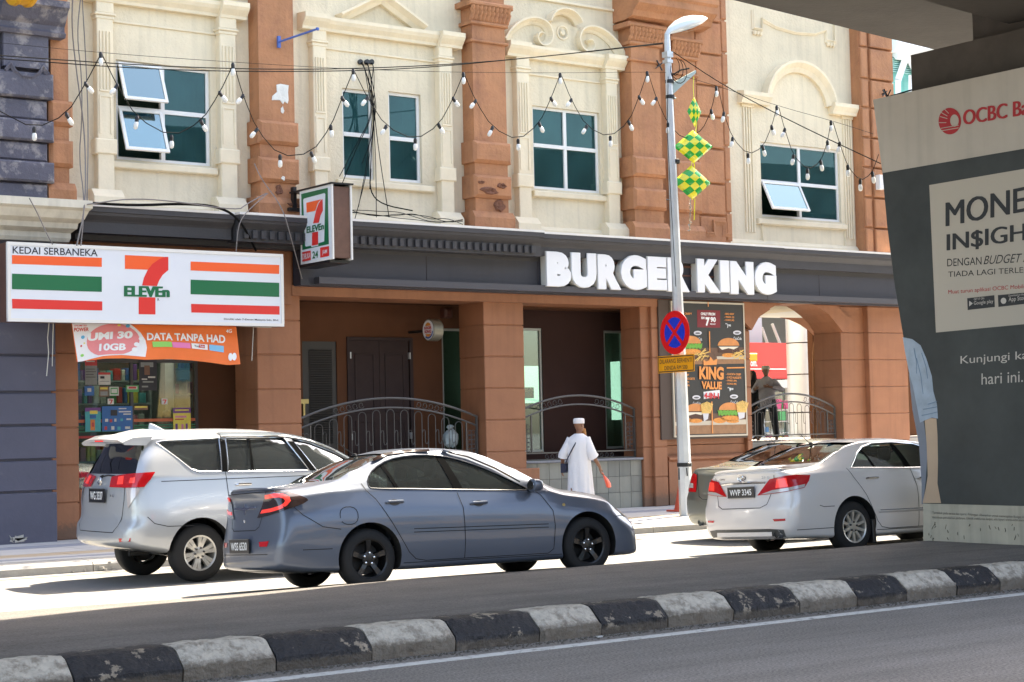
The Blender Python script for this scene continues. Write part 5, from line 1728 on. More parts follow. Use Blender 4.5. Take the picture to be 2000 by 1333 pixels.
for sgn in (1, -1):
    d = Vector((math.cos(R_(45)) * sgn, math.sin(R_(45)))); n_ = Vector((-d.y, d.x)); L = rad_z * .78; w = rad_z * .085
    zdisc(k, [tuple(d * L + n_ * w), tuple(d * -L + n_ * w), tuple(d * -L - n_ * w), tuple(d * L - n_ * w)], 1 if sgn > 0 else 1.5)
obj('cross_bars', k, mat('sign_red', (.70, .012, .015), .35), ns)
k = MB(); k.tube([c + V(0, 0, .2) - Ng_ * .01, c + V(0, 0, .2) - Ng_ * .12], .03, 6); k.tube([c + V(0, 0, -.2) - Ng_ * .01, c + V(0, 0, -.2) - Ng_ * .12], .03, 6); obj('bracket', k, STEEL, ns)
settle(ns, c)
# yellow plate below
yp = thing('fine_notice', 'orange-yellow plate reading dilarang berhenti below the round road sign', 'road sign')
c = atx(1320, 711, XS_); Ny = V(-1, 0, 0); Uy = V(0, -1, 0)
hw = .475; hh = .150
k = MB(); k.prism([(-hw, -hh), (hw, -hh), (hw, hh), (-hw, hh)], c, Uy, V(0, 0, 1), -Ny, .006); obj('plate', k, mat('plate_amber', (.78, .33, .015), .4, var=.08, vscale=5), yp)
k = MB()
for q in (((-hw + .012, hh - .03), (hw - .012, hh - .014)), ((-hw + .012, -hh + .014), (hw - .012, -hh + .03)), ((-hw + .012, -hh + .03), (-hw + .026, hh - .03)), ((hw - .026, -hh + .03), (hw - .012, hh - .03))):
    (xa, za), (xb, zb_) = q; k.add([c + Uy * x + V(0, 0, z) + Ny * .003 for x, z in ((xa, za), (xb, za), (xb, zb_), (xa, zb_))], [(0, 1, 2, 3)])
text_box(k, 'DILARANG BERHENTI', c + Uy * -.42 + V(0, 0, .09) + Ny * .003, c + Uy * .42 + V(0, 0, .09) + Ny * .003, c + Uy * -.42 + V(0, 0, .015) + Ny * .003, Ny, off=.0)
text_box(k, 'DENDA RM 500', c + Uy * -.30 + V(0, 0, -.03) + Ny * .003, c + Uy * .30 + V(0, 0, -.03) + Ny * .003, c + Uy * -.30 + V(0, 0, -.10) + Ny * .003, Ny, off=.0)
obj('lettering', k, INK, yp)
k = MB(); k.tube([c - Ny * .01, c - Ny * .06], .03, 6); obj('bracket', k, STEEL, yp)
settle(yp, c)

# ketupat decorations (woven diamonds)
K_G = mat('foil_green', (.01, .36, .05), .25, coat=.5); K_Y = mat('foil_yellow', (.80, .72, .04), .25, coat=.5)


def diamond(px, py, hx, hz, squash, label):
    c = at(px, py, Yq)
    t = thing('woven_diamond', label, 'hanging ornament', group='green and yellow diamond ornaments on the lamp post')
    # cushion shaped diamond, chequered in a 4 x 4 weave
    N_ = 16
    G = MB(); Yb_ = MB()
    for side in (-1, 1):
        for i in range(N_):
            for j in range(N_):
                cell = ((i // 4) + (j // 4)) % 2
                q = []
                for (a, b) in ((i, j), (i + 1, j), (i + 1, j + 1), (i, j + 1)):
                    u = a / N_ * 2 - 1; w = b / N_ * 2 - 1
                    x = (u - w) * .5 * hx; z = (u + w) * .5 * hz
                    d = (max(0, (1 - u * u) * (1 - w * w))) ** .45 * hx * .33
                    cs, sn = math.cos(squash), math.sin(squash)
                    q.append((c.x + x * cs - side * d * sn, c.y + x * sn * 1.0 + side * d * cs, c.z + z))
                (G if cell else Yb_).add(q, [(0, 1, 2, 3)])
    for mb, mt, nm in ((G, K_G, 'green_weave'), (Yb_, K_Y, 'yellow_weave')):
        bm_o = obj(nm, mb, mt, t, smooth=True, sharp=60)
    settle(t, c)
    return c


d1 = diamond(1356, 219, .15, .28, R_(-10), 'narrow edge-on green and yellow diamond ornament, topmost of three')
d2 = diamond(1354, 287, .36, .30, R_(-28), 'green and yellow diamond ornament, middle of three under the lamp arm')
d3 = diamond(1351, 357, .39, .31, R_(-14), 'large green and yellow diamond ornament, lowest of three')
k = MB(); k.tube([at(1355, 150, Yq), at(1354, 168, Yq), at(1355, 190, Yq)], .009, 4); k.tube([at(1361, 240, Yq), at(1358, 262, Yq)], .012, 4); k.tube([at(1352, 310, Yq), at(1350, 330, Yq)], .01, 4)
k.tube([at(1357, 388, Yq), at(1356, 430, Yq)], .012, 4); k.tube([at(1356, 316, Yq), at(1357, 345, Yq)], .012, 4)
o = obj('yellow_ribbon', k, K_Y); tag(o, 'thin yellow ribbon threading the three diamond ornaments', 'ribbon')
k = MB()
for i in range(60):
    p = at(1348 + rnd.uniform(-3, 3), 388 + i * 1.05, Yq + rnd.uniform(-.03, .03)); r = .022
    k.add([p + V(rnd.uniform(-r, r), rnd.uniform(-r, r), rnd.uniform(-r, r)) for _ in range(3)], [(0, 1, 2)])
k.tube([at(1349, 386, Yq), at(1347, 452, Yq)], .008, 4)
o = obj('tinsel', k, mat('tinsel_silver', (.55, .5, .38), .25, metal=.8)); tag(o, 'silver tinsel tail hanging below the lowest diamond ornament', 'tinsel')

# ================================================================== STRING LIGHTS
BULB = mat('bulb_white', (.78, .78, .74), .3)


def bulb_at(p, tilt_x, t):
    """socket and bulb hanging from p, leaning along x"""
    dn = V(tilt_x, 0, -1).normalized()
    k = MB(); k.tube([p + V(0, 0, .03), p, p + dn * .06], [.018, .029, .025], 6); s_ = obj('socket', k, BLACKM, t)
    k = MB(); k.tube([p + dn * .055, p + dn * .075, p + dn * .11, p + dn * .15, p + dn * .168], [.020, .031, .035, .031, .010], 8); obj('bulb', k, BULB, s_, smooth=True, sharp=80)


fest = [([(-60, 130), (-30, 200), (0, 218), (67, 252), (130, 224), (167, 164), (197, 106)], [(67, 252, 0), (130, 224, .6), (167, 164, .9), (197, 106, 0)], 'string of white bulbs looping across the purple building'),
        ([(199, 106), (229, 168), (268, 231), (335, 268), (393, 238), (429, 182), (455, 127)], [(229, 168, -.8), (268, 231, -.2), (335, 268, 0), (393, 238, .6), (429, 182, .9), (455, 127, 0)], 'string of white bulbs looping in front of the open sashes'),
        ([(457, 127), (475, 188), (502, 254), (547, 306), (608, 300), (646, 248), (668, 192), (690, 139)], [(475, 188, -.9), (502, 254, -.9), (547, 306, 0), (608, 300, .5), (646, 248, .1), (668, 192, .9), (690, 139, 0)], 'string of white bulbs looping over the first plain pilaster'),
        ([(692, 139), (718, 192), (754, 248), (811, 274), (857, 245), (885, 193), (905, 145)], [(718, 192, -.9), (754, 248, -.7), (811, 274, 0), (857, 245, .7), (885, 193, .9), (905, 145, 0)], 'string of white bulbs looping in front of the narrow pair of windows'),
        ([(907, 145), (929, 198), (962, 250), (1012, 275), (1053, 242), (1076, 193), (1094, 146)], [(929, 198, -.9), (962, 250, -.6), (1012, 275, 0), (1053, 242, .6), (1076, 193, .9), (1094, 146, 0)], 'string of white bulbs looping over the broken pilaster'),
        ([(1096, 146), (1116, 196), (1146, 248), (1190, 269), (1228, 239), (1248, 190), (1264, 143)], [(1116, 196, -.9), (1146, 248, -.8), (1192, 269, 0), (1228, 239, .6), (1248, 190, .9), (1264, 143, 0)], 'string of white bulbs looping in front of the four-pane window'),
        ([(1266, 143), (1282, 193), (1305, 243), (1335, 272), (1352, 262), (1371, 256), (1389, 217), (1399, 172)], [(1282, 193, -.9), (1305, 243, -.1), (1389, 217, .3), (1399, 172, 0)], 'string of white bulbs passing behind the lamp post'),
        ([(1403, 172), (1414, 222), (1431, 271), (1461, 303), (1490, 288), (1507, 248), (1517, 210)], [(1414, 222, -.3), (1431, 271, -.3), (1461, 303, 0), (1490, 288, .3), (1507, 248, .4), (1517, 210, 0)], 'string of white bulbs between the lamp post and the wide window'),
        ([(1521, 210), (1533, 254), (1550, 305), (1578, 333), (1603, 316), (1616, 278), (1623, 239)], [(1533, 254, -.6), (1550, 305, -.3), (1577, 333, 0), (1603, 316, .2), (1616, 278, .1), (1623, 239, 0)], 'string of white bulbs looping across the wide window'),
        ([(1627, 239), (1640, 281), (1656, 326), (1680, 354), (1701, 341), (1710, 320), (1716, 302)], [(1640, 281, -.3), (1656, 326, 0), (1680, 354, 0), (1704, 339, .2)], 'string of white bulbs sagging towards the bank board')]
YS = [23.3] * 7 + [22.4, 21.2, 19.8]
for i_, (cab, bulbs, lab) in enumerate(fest):
    Y = YS[i_]
    t = thing('string_lights', lab, 'string lights', group='festoon strings of white bulbs')
    k = MB(); pts = smooth_poly([tuple(at(x, y, Y)) for x, y in cab], 1, False)
    k.tube(pts, .0075, 4); obj('cable', k, WIRE, t)
    for (x, y, ti) in bulbs: bulb_at(at(x, y, Y), ti, t)
    settle(t, at(*cab[-1], Y))


def cable(name, label, pts, r, mt, cat='cable', group=None):
    k = MB(); k.tube(smooth_poly([tuple(p) for p in pts], 2, False), r, 4)
    o = obj(name, k, mt); tag(o, label, cat, group); return o


cable('support_wire', 'thin wire the bulb strings hang from, running to the lamp post', [at(-40, 80, 23.3), at(200, 104, 23.3), at(455, 122, 23.3), at(690, 136, 23.3), at(905, 142, 23.3), at(1095, 143, 23.3), at(1264, 141, 23.3), at(1305, 142, 23.3)], .0035, WIRE)
cable('overhead_cable', 'upper black overhead cable crossing all the upper windows', [at(-40, 106, 23.5), at(300, 130, 23.5), at(560, 137, 23.5), at(780, 132, 23.5), at(1000, 118, 23.5), at(1295, 84, 23.4)], .008, WIRE)
cable('overhead_cable', 'lower black overhead cable crossing just under its twin', [at(-40, 112, 23.6), at(300, 137, 23.6), at(560, 141, 23.6), at(800, 136, 23.6), at(1050, 112, 23.6), at(1295, 86, 23.4)], .008, WIRE)
cable('overhead_cable', 'taut black cable slanting from the lamp post down to the bank board', [at(1312, 100, 23.3), at(1420, 172, 21.8), at(1560, 245, 19.8), at(1720, 320, 18)], .008, WIRE)
cable('support_wire', 'thin wire from the lamp arm towards the bank board', [at(1310, 142, 23.3), at(1400, 168, 22.5), at(1518, 207, 21.5), at(1624, 236, 20.5), at(1706, 262, 19)], .0035, WIRE)
cable('hanging_cable', 'long grey cable hanging down the cream wall at its left end', [at(142, -10, 26.6), at(140, 60, 26.6), at(152, 160, 26.6), at(166, 260, 26.6), at(168, 400, 25.9), at(150, 480, 25.7)], .012, WIREG)
cable('hanging_cable', 'grey cable bowing left of the fluted column', [at(158, -10, 26.6), at(150, 70, 26.6), at(160, 150, 26.6), at(160, 240, 26.6), at(154, 310, 26.6), at(166, 395, 26.0), at(158, 480, 25.7)], .010, WIREG)
cable('hanging_cable', 'straight grey cable beside the first fluted column', [at(160, -10, 26.6), at(168, 120, 26.6), at(173, 250, 26.6), at(170, 395, 26.0)], .010, WIREG)
cable('ledge_cable', 'thick black cable lying along the ledge above the convenience store', [at(165, 396, 25.95), at(260, 402, 25.95), at(360, 398, 25.95), at(430, 404, 25.9), at(470, 430, 25.85), at(500, 490, 26.2)], .022, WIRE)
cable('ledge_cable', 'pale cable arching over the ledge above the convenience store', [at(170, 400, 25.9), at(250, 388, 25.9), at(330, 392, 25.9), at(465, 412, 25.85), at(480, 400, 26), at(520, 378, 26.3)], .010, WIREG)
cable('sagging_wire', 'pale wire dropping from the plain pilaster past the projecting sign', [at(497, 320, 26.4), at(510, 350, 26.3), at(552, 405, 25.8), at(570, 470, 25.8), at(590, 545, 26.1)], .010, WIREG)
cable('sagging_wire', 'pale wire looping from the white cornice down to the long sign', [at(57, 387, 25.8), at(75, 420, 25.8), at(90, 455, 25.7), at(103, 478, 25.7)], .009, WIREG)
cable('sagging_wire', 'pale drop wire reaching the right end of the long sign', [at(523, 378, 26.3), at(480, 415, 25.85), at(465, 440, 25.8), at(461, 495, 25.8)], .009, WIREG)
# bundle between the paired windows
wb = thing('wire_bundle', 'tangle of loose wires spilling from two holes between the narrow windows', 'wires')
for i in range(8):
    k = MB(); a = at(702 + (i % 3) * 10, 122 + i * .5, 26.84)
    m1 = at(718 + i * 2.5, 170 + i * 5, 26.6); m2 = at(728 + (i % 4) * 1.5, 225, 26.65); 
    e = [at(663, 345, 26.6), at(668, 360, 26.6), at(707, 320, 26.7), at(722, 370, 26.7), at(700, 405, 26.65), at(735, 425, 26.6), at(760, 425, 26.6), at(690, 440, 26.5)][i]
    m3 = m2.lerp(e, .5) + V(rnd.uniform(-.08, .08), 0, 0)
    k.tube(smooth_poly([tuple(p) for p in (a, a + V(.03, -.1, -.03), m1, m2, m3, e)], 2, False), .009, 4); obj('wire', k, WIRE, wb)
k = MB(); k.tube(smooth_poly([tuple(p) for p in (at(724, 330, 26.7), at(722, 375, 26.6), at(745, 400, 26.5), at(806, 412, 26.3))], 2, False), .014, 4); obj('wire', k, WIRE, wb)
for j in range(4):
    k = MB(); pts = [at(680 + i * 32, 412 + rnd.uniform(-8, 8) + i * 3, 26.2) for i in range(8)]
    k.tube(smooth_poly([tuple(p) for p in pts], 2, False), .006, 4); obj('wire', k, WIRE, wb)
k = MB()
for px in (702, 715, 724): k.lathe([(.045, 0), (.05, -.05), (.02, -.05)], at(px, 122, 26.85), 'y', 8)
obj('wall_plug', k, BLACKM, wb)
settle(wb, at(712, 122, 26.8))
# blue flag bracket
bb = thing('wall_bracket', 'blue metal rod bracket sticking out from the plain pilaster', 'bracket')
a = at(546, 82, 26.42); b = at(620, 57, 25.55)
k = MB(); k.tube([a, b], .018, 6); k.lathe([(.0, -.03), (.03, -.02), (.03, .02), (.0, .03)], b, 'z', 8); BLU = mat('bracket_blue', (.06, .13, .42), .5); obj('rod', k, BLU, bb)
k = MB(); k.box(a.x - .025, a.x + .025, 26.42, 26.47, a.z - .1, a.z + .1); obj('wall_plate', k, BLU, bb)
settle(bb, a)
# small white box on the far pilaster
k = MB(); p = at(1720, 356, 26.4); k.cbox(p.x - .05, p.x + .12, 26.38, 26.5, p.z - .16, p.z + .16, .01)
tag(obj('junction_box', k, ALU), 'small white box on the far terracotta strip beside the bank board', 'box')
# drain pipe in the passage
k = MB(); k.tube([at(1596, 600, 29.5), at(1596, 655, 29.5), at(1592, 690, 29.5), at(1594, 860, 29.5)], .07, 8)
tag(obj('drain_pipe', k, TERRA, smooth=True), 'terracotta painted drain pipe beside the open passage', 'pipe')

# traffic cone behind the post
tc = thing('traffic_cone', 'orange traffic cone half hidden behind the lamp post', 'traffic cone')
cp = V(at(1330, 993, 24.6).x, 24.6, .155)
CON = mat('cone_orange', (.62, .10, .05), .5)
k = MB(); k.lathe([(.125, 0), (.11, .08), (.07, .28), (.035, .46), (.03, .48), (0, .48)], cp + V(0, 0, .03), 'z', 20); obj('cone', k, CON, tc, smooth=True)
k = MB(); k.prism([(-.19, -.19), (.19, -.19), (.19, .19), (-.19, .19)], cp, V(1, 0, 0), V(0, 1, 0), V(0, 0, 1), .03); obj('base', k, CON, tc)
settle(tc, cp)

# ================================================================== BANK BOARD round the viaduct pier
XB = 17.52
bo = thing('advertising_board', 'grey and dark green flared bank advertising board wrapped round the viaduct pier', 'billboard')
G_L = mat('board_grey', (.48, .44, .38), .45, var=.08, vscale=1.6, streak=.12); G_D = mat('board_dark_green', (.043, .050, .047), .4, var=.35, vscale=1.5); G_B = mat('board_base_grey', (.50, .46, .36), .6, var=.12, vscale=3, streak=.3, col2=(.12, .11, .09), c2scale=5, c2lo=.68, c2hi=.76)


def B(px, py, d=0.): return atx(px, py, XB - d)


def board_edge_y(z):     # far (left in view) edge of the flare
    t = [(.16, 15.08), (.65, 15.06), (1.53, 15.03), (2.78, 15.29), (3.85, 15.47), (4.95, 15.55), (5.94, 15.67)]
    for i in range(len(t) - 1):
        if t[i][0] <= z <= t[i + 1][0]:
            return t[i][1] + (t[i + 1][1] - t[i][1]) * (z - t[i][0]) / (t[i + 1][0] - t[i][0])
    return t[-1][1]


e = B(1706, 195); ze = e.z
levels = [.16, .63, 1.5, 2.2, 2.8, 3.5, 4.2, B(1725, 338).z, 5.4, ze]
def face(zlo, zhi, mt, name, far_only=False):
    zs_ = [zlo] + [z for z in levels if zlo < z < zhi] + [zhi]
    k = MB(); vs = []
    for z in zs_:
        y1 = board_edge_y(z) ; y0 = 26.4 - y1 - 2.8      # symmetric flare about y=11.8
        vs += [(XB, y1, z), (XB, 24.0 - y1, z), (XB + 1.6, 24.0 - y1, z), (XB + 1.6, y1, z)]
    fs = []
    for i in range(len(zs_) - 1):
        for j in range(4): fs.append((i * 4 + j, i * 4 + (j + 1) % 4, i * 4 + 4 + (j + 1) % 4, i * 4 + 4 + j))
    n = len(zs_) - 1; fs += [(0, 1, 2, 3), (n * 4 + 3, n * 4 + 2, n * 4 + 1, n * 4)]
    k.add(vs, fs); return obj(name, k, mt, bo)


zb1 = B(1805, 984).z; zb2 = B(1725, 338).z
face(.16, zb1 - .001, G_B, 'base_band'); face(zb1, zb2 - .001, G_D, 'dark_panel'); face(zb2, ze, G_L, 'top_panel')
k = MB(); g2, t2 = cdt([(1815, 362), (2060, 320), (2060, 628), (1828, 650)]); k.add([B(v.x, v.y, .003) for v in g2], t2); obj('text_panel', k, mat('board_text_panel', (.47, .43, .36), .45), bo)
NX = V(-1, 0, 0)
def bt(k, T, x0_, y0_, x1_, y1_, xb_, yb_, d=.005, off=.0, shear=0, bold=0):
    for q_ in range(3 if bold else 1):
        s_ = (q_ - 1) * bold if bold else 0; e_ = d + .0006 * q_
        text_box(k, T, B(x0_ + s_, y0_, e_), B(x1_ + s_, y1_, e_), B(xb_ + s_, yb_, e_), NX, off=off, shear=shear)
k = MB()
bt(k, 'MONEY', 1848, 396, 2040, 357, 1848, 443, bold=1.4); bt(k, 'IN$IGHTS', 1850, 458, 2060, 428, 1850, 495, bold=1.3)
bt(k, 'DENGAN', 1850, 506, 1917, 502, 1850, 521, off=.0); bt(k, 'BUDGET APP', 1923, 500, 2034, 493, 1921, 517, off=0, shear=.2)
bt(k, 'TIADA LAGI TERLEBIH BELANJA', 1852, 531, 2108, 515, 1852, 545, off=0)
obj('dark_lettering', k, mat('board_ink', (.025, .028, .03), .4), bo)
k = MB()
bt(k, 'OCBC Bank', 1882, 216, 2042, 188, 1882, 245, bold=1.3)
g2, t2 = cdt(ell(1855, 237, 22, 26, 30), [ell(1864, 236, 8.5, 12, 20)]); k.add([B(v.x, v.y, .005) for v in g2], t2)
bt(k, 'Muat turun aplikasi OCBC Mobile Banking', 1852, 567, 2044, 552, 1852, 577, off=0)
obj('red_lettering', k, mat('board_red', (.42, .025, .03), .4), bo)
k = MB()
for (a, b) in (((1836, 228), (1850, 232)), ((1838, 220), (1850, 227)), ((1834, 240), (1848, 240)), ((1845, 214), (1853, 222)), ((1838, 251), (1872, 245)), ((1838, 256), (1872, 250))):
    k.tube([B(*a, .008), B(*b, .008)], .005, 4)
obj('sail_lines', k, G_L, bo)
k = MB()
for q in ([(1889, 583), (1942, 577), (1943, 600), (1890, 606)], [(1949, 577), (2010, 571), (2010, 593), (1950, 600)]):
    poly_flat(k, [B(*p, .006) for p in q])
obj('app_badge', k, mat('board_ink', (.025, .028, .03), .4), bo)
k = MB()
bt(k, 'Google play', 1902, 589, 1940, 585, 1902, 598, .009, 0); bt(k, 'GET IT ON', 1902, 583, 1922, 581, 1902, 587, .009, 0); bt(k, 'App Store', 1970, 581, 2006, 577, 1970, 592, .009, 0); bt(k, 'Download on the', 1970, 576, 2000, 573, 1970, 580, .009, 0)
poly_flat(k, [B(1893, 588, .009), B(1900, 593, .009), B(1893, 599, .009)]); poly_flat(k, [B(*p, .009) for p in ell(1960, 588, 5.5, 6, 14)])
bt(k, 'Kunjungi kami', 1876, 696, 2036, 683, 1876, 716, .005, .0); bt(k, 'hari ini.', 1917, 730, 1998, 724, 1917, 752, .005, .0)
obj('pale_lettering', k, mat('board_print_pale', (.56, .53, .48), .45), bo)
k = MB()
bt(k, 'Tertakluk pada terma dan syarat. Pelanggan dibenarkan untuk menetapkan Budget A', 1821, 999, 2000, 1008, 1821, 1005, .004, 0)
bt(k, 'membuat perubahan padanya. Untuk maklumat lanjut, sila layari www.ocbc.com', 1821, 1008, 2000, 1014, 1821, 1014, .004, 0)
obj('small_print', k, mat('small_ink', (.14, .13, .11), .5), bo)
# printed arm of the man on the poster
def bp(mt, pts, d, name):
    k = MB(); g2, t2 = cdt(pts, step=None); k.add([B(v.x, v.y, d) for v in g2], t2); return obj(name, k, mt, bo)
bp(mat('printed_trousers', (.22, .24, .28), .5, var=.1), [(1775, 730), (1782, 800), (1795, 870), (1800, 945), (1800, 985), (1803, 985), (1808, 940), (1812, 880), (1805, 830), (1794, 760)], .002, 'printed_shirt_body')
bp(mat('printed_shirt', (.34, .42, .50), .5, var=.2, vscale=6), [(1763, 659), (1782, 663), (1798, 675), (1809, 700), (1820, 735), (1823, 765), (1830, 790), (1832, 818), (1820, 816), (1805, 822), (1797, 826), (1790, 790), (1783, 755), (1776, 730), (1768, 690)], .003, 'printed_sleeve')
bp(mat('printed_skin', (.56, .40, .27), .5, var=.06, vscale=4), [(1806, 822), (1818, 817), (1829, 818), (1831, 850), (1832, 900), (1831, 945), (1838, 983), (1802, 983), (1808, 955), (1812, 930), (1810, 870)], .003, 'printed_forearm')
k = MB()
for q in (((1800, 690), (1812, 740)), ((1790, 700), (1803, 770)), ((1812, 790), (1830, 784)), ((1803, 800), (1830, 795)), ((1800, 812), (1831, 805)), ((1785, 680), (1790, 730))):
    k.tube([B(*q[0], .006), B((q[0][0] + q[1][0]) / 2 + 2, (q[0][1] + q[1][1]) / 2, .006), B(*q[1], .004)], .004, 4)
obj('printed_folds', k, mat('printed_fold', (.17, .26, .38), .5), bo)
k = MB()
for _ in range(26):
    x = rnd.uniform(1808, 1998); y = rnd.uniform(1018, 1052); k.tube([B(x, y, .003), B(x + rnd.uniform(-3, 3), y + rnd.uniform(3, 9), .003)], rnd.uniform(.002, .005), 4)
obj('scuff_marks', k, mat('scuff', (.05, .045, .035), .8), bo, kind='stuff')
settle(bo, (XB, 11.8, .2))

# ================================================================== VIADUCT
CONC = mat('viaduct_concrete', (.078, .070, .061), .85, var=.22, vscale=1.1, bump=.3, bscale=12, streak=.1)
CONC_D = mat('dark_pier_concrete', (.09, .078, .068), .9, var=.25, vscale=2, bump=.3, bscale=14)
vd = thing('viaduct', 'dark concrete viaduct deck crossing the top right corner on its pier', 'viaduct')
zd = 7.45
e1 = CAMP + ray(1430, 0) * ((zd - CAM_H) / ray(1430, 0).z); e2 = CAMP + ray(1860, 106) * ((zd - CAM_H) / ray(1860, 106).z)
dirx = (e2 - e1).normalized(); nrm = V(dirx.y, -dirx.x, 0)       # nrm points towards the camera side
prof = [(0, 0), (0, .0), (-.02, .9), (.25, 1.0), (9.6, 1.0), (9.85, .9), (9.8, 0), (8.0, -.06), (6.3, -.55), (3.5, -.55), (1.9, -.06)]
prof = [(0, 0), (-.02, 1.3), (8.62, 1.3), (8.6, 0), (7.2, -.10), (6.2, -.85), (3.6, -.85), (2.4, -.10)]
k = MB(); A0 = e1 - dirx * 42; A1 = e1 + dirx * 60; n = len(prof)
vs = [A0 + nrm * p[0] + V(0, 0, p[1]) for p in prof] + [A1 + nrm * p[0] + V(0, 0, p[1]) for p in prof]
k.add(vs, [tuple(range(n)), tuple(range(2 * n - 1, n - 1, -1))] + [(i, n + i, n + (i + 1) % n, (i + 1) % n) for i in range(n)])
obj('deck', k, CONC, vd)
k = MB(); y0, y1 = 12.2, 15.1
k.cbox(17.8, 19.6, 10.2, 15.25, 5.8, 6.45, .03); k.box(18.0, 19.4, 10.6, 14.4, 6.45, 7.0); k.box(18.1, 19.0, 10.9, 12.7, .2, 6.0)
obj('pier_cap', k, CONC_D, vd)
k = MB()
for y in (11.2, 13.6): k.box(18.3, 18.9, y, y + .5, 6.9, zd - .9)
obj('bearing', k, BLACKM, vd)
settle(vd, (18.6, 11.8, .2))
# iron spike on top of the board
k = MB(); a = at(1733, 190, 15.6); k.tube([a + V(-.06, 0, .1), a + V(.08, 0, -.1)], .012, 4); k.tube([a + V(.07, 0, .1), a + V(-.05, 0, -.08)], .012, 4); k.tube([a, at(1788, 174, 15.5)], .010, 4)
tag(obj('steel_stay', k, BLACKM), 'black crossed steel stay on the top corner of the bank board', 'stay')

# ================================================================== STREET BEYOND THE PASSAGE
bs = thing('corner_building', 'modern building with silver columns and a red shop sign seen through the passage', 'building')
k = MB(); c = V((at(1545, 700, 36).x + at(1582, 700, 36).x) / 2, 36, 1.1); r = .40
SILV = mat('silver_cladding', (.60, .63, .66), .35, metal=.35, var=.04)
k.lathe([(r, 0), (r, 7.0)], c, 'z', 28); obj('column', k, SILV, bs, smooth=True)
k = MB()
for py in (669, 731, 806): k.lathe([(r + .004, -.015), (r + .004, .015)], (c.x, c.y, at(1562, py, 35.6).z), 'z', 28, caps=False)
obj('column_joint', k, GROOVE, bs)
k = MB(); a = at(1462, 610, 38.7); b = at(1487, 600, 38.7); k.box(a.x - .5, b.x, 38.7, 39, 1.1, 8)
obj('wall_panel', k, mat('bluegrey_panel', (.34, .40, .47), .4), bs)
k = MB(); k.box(30, 60, 46, 46.2, 1, 14); k.box(30, 60, 38.6, 46, 6.05, 6.1)
obj('far_wall', k, mat('canopy_grey', (.25, .26, .27), .7), bs)
k = MB(); k.box(35.3, 46, 38.0, 38.5, at(1500, 740, 38).z, at(1500, 670, 38).z)
rd = obj('red_signboard', k, mat('red_signboard', (.72, .055, .05), .4), bs)
k = MB(); k.cbox(36.0, at(1497, 700, 37.9).x - .35, 37.9, 38.0, at(1480, 706, 37.9).z, at(1480, 690, 37.9).z, .03)
obj('orange_badge', k, mat('badge_orange', (.85, .32, .02), .4), rd)
k = MB(); a, b, c2 = at(1466, 706, 37.85), at(1479, 706, 37.85), at(1466, 716, 37.85); text_box(k, 'om.', a, b, c2, FRONT, off=.02); k.box(36, 38.2, 37.93, 37.95, at(1470, 722, 37.9).z, at(1470, 720, 37.9).z)
obj('lettering', k, WHITEP, rd)
k = MB(); k.box(35.3, 46, 37.7, 38.6, at(1500, 742, 38).z - .25, at(1500, 742, 38).z - .02); obj('sign_soffit', k, mat('grey_soffit', (.45, .47, .48), .5), bs)
k = MB()
for (x0_, y0_, x1_, y1_) in ((1488, 640, 1500, 675), (1508, 633, 1524, 673)): k.tube([at(x0_, y0_, 39.5), at(x1_, y1_, 39.5)], .05, 5)
obj('canopy_strut', k, ALU, bs)
for i in range(5):
    k = MB(); k.box(36 + i * 2, 37.5 + i * 2, 40.0, 40.4, 5.85, 5.98); obj('canopy_light', k, mat('canopy_tube', (.9, .85, .7), .5, emit=(1, .95, .8), estr=2), bs)
# shop glazing under the red sign
k = MB(); k.box(35.3, 46, 40.0, 40.05, 1.1, 3.3); obj('shop_glass', k, glass_mat('far_shop_glass', (.6, .75, .72), .25), bs)
k = MB()
for i in range(9): k.box(35.4 + i * 1.2, 35.46 + i * 1.2, 39.9, 40.0, 1.1, 3.3)
obj('mullion', k, ALU, bs)
k = MB(); k.box(35.3, 46, 42.0, 42.1, 1.1, 3.3); obj('shop_back', k, mat('bright_shop_inside', (.5, .52, .5), .7, emit=(.8, .85, .8), estr=.25), bs)  # back wall given a glow that stands in for the shop's lighting
settle(bs, (37, 36, 1.1))
# goods in the far shop: racks of bright packets
rk = thing('shop_display', 'rack of bright goods under the red sign seen through the railing', 'display rack')
for i in range(70):
    k = MB(); x = rnd.uniform(34.6, 39.5); z = rnd.choice((1.15, 1.5, 1.85, 2.2)); w = rnd.uniform(.1, .25); h = rnd.uniform(.12, .3); k.box(x, x + w, 39.0 + i * .006, 39.3 + i * .006, z, z + h)
    obj('packet', k, mat('bright_' + ('pink', 'green', 'yellow', 'blue', 'white', 'red')[i % 6], ((.7, .1, .3), (.1, .5, .2), (.8, .6, .1), (.1, .3, .6), (.7, .7, .7), (.7, .1, .08))[i % 6], .5), rk)
k = MB()
for z in (1.13, 1.48, 1.83, 2.18): k.box(34.5, 39.8, 38.98, 39.8, z - .03, z - .001)
obj('rack', k, ALU, rk)
settle(rk, (37, 39.2, 1.1))
# bright ceiling of the passage and its dark side wall
s = MB(); s.box(25.9, 38, 27.46, 32.2, 4.42, 4.5); o = obj('passage_ceiling', s, mat('white_ceiling', (.62, .62, .58), .7), bld)
s = MB(); s.box(at(1592, 800, 32.1).x, at(1592, 800, 32.1).x + 4, 32.1, 32.3, 1.1, 4.42); obj('passage_wall', s, BROWN_D, bld)
s = MB(); q_ = [(1450, 600), (1610, 590), (1610, 860), (1592, 860), (1592, 656), (1582, 646), (1566, 635), (1545, 625), (1520, 619), (1500, 617), (1480, 622), (1466, 633), (1450, 650)]
v2, tr = cdt([(at(x, y, 32.).x, at(x, y, 32.).z) for x, y in q_])
s.add([(v.x, 32.05, v.y) for v in v2], tr); obj('rear_arch', s, TERRA_D, bld)
settle(bld, (20, 26.9, .15))

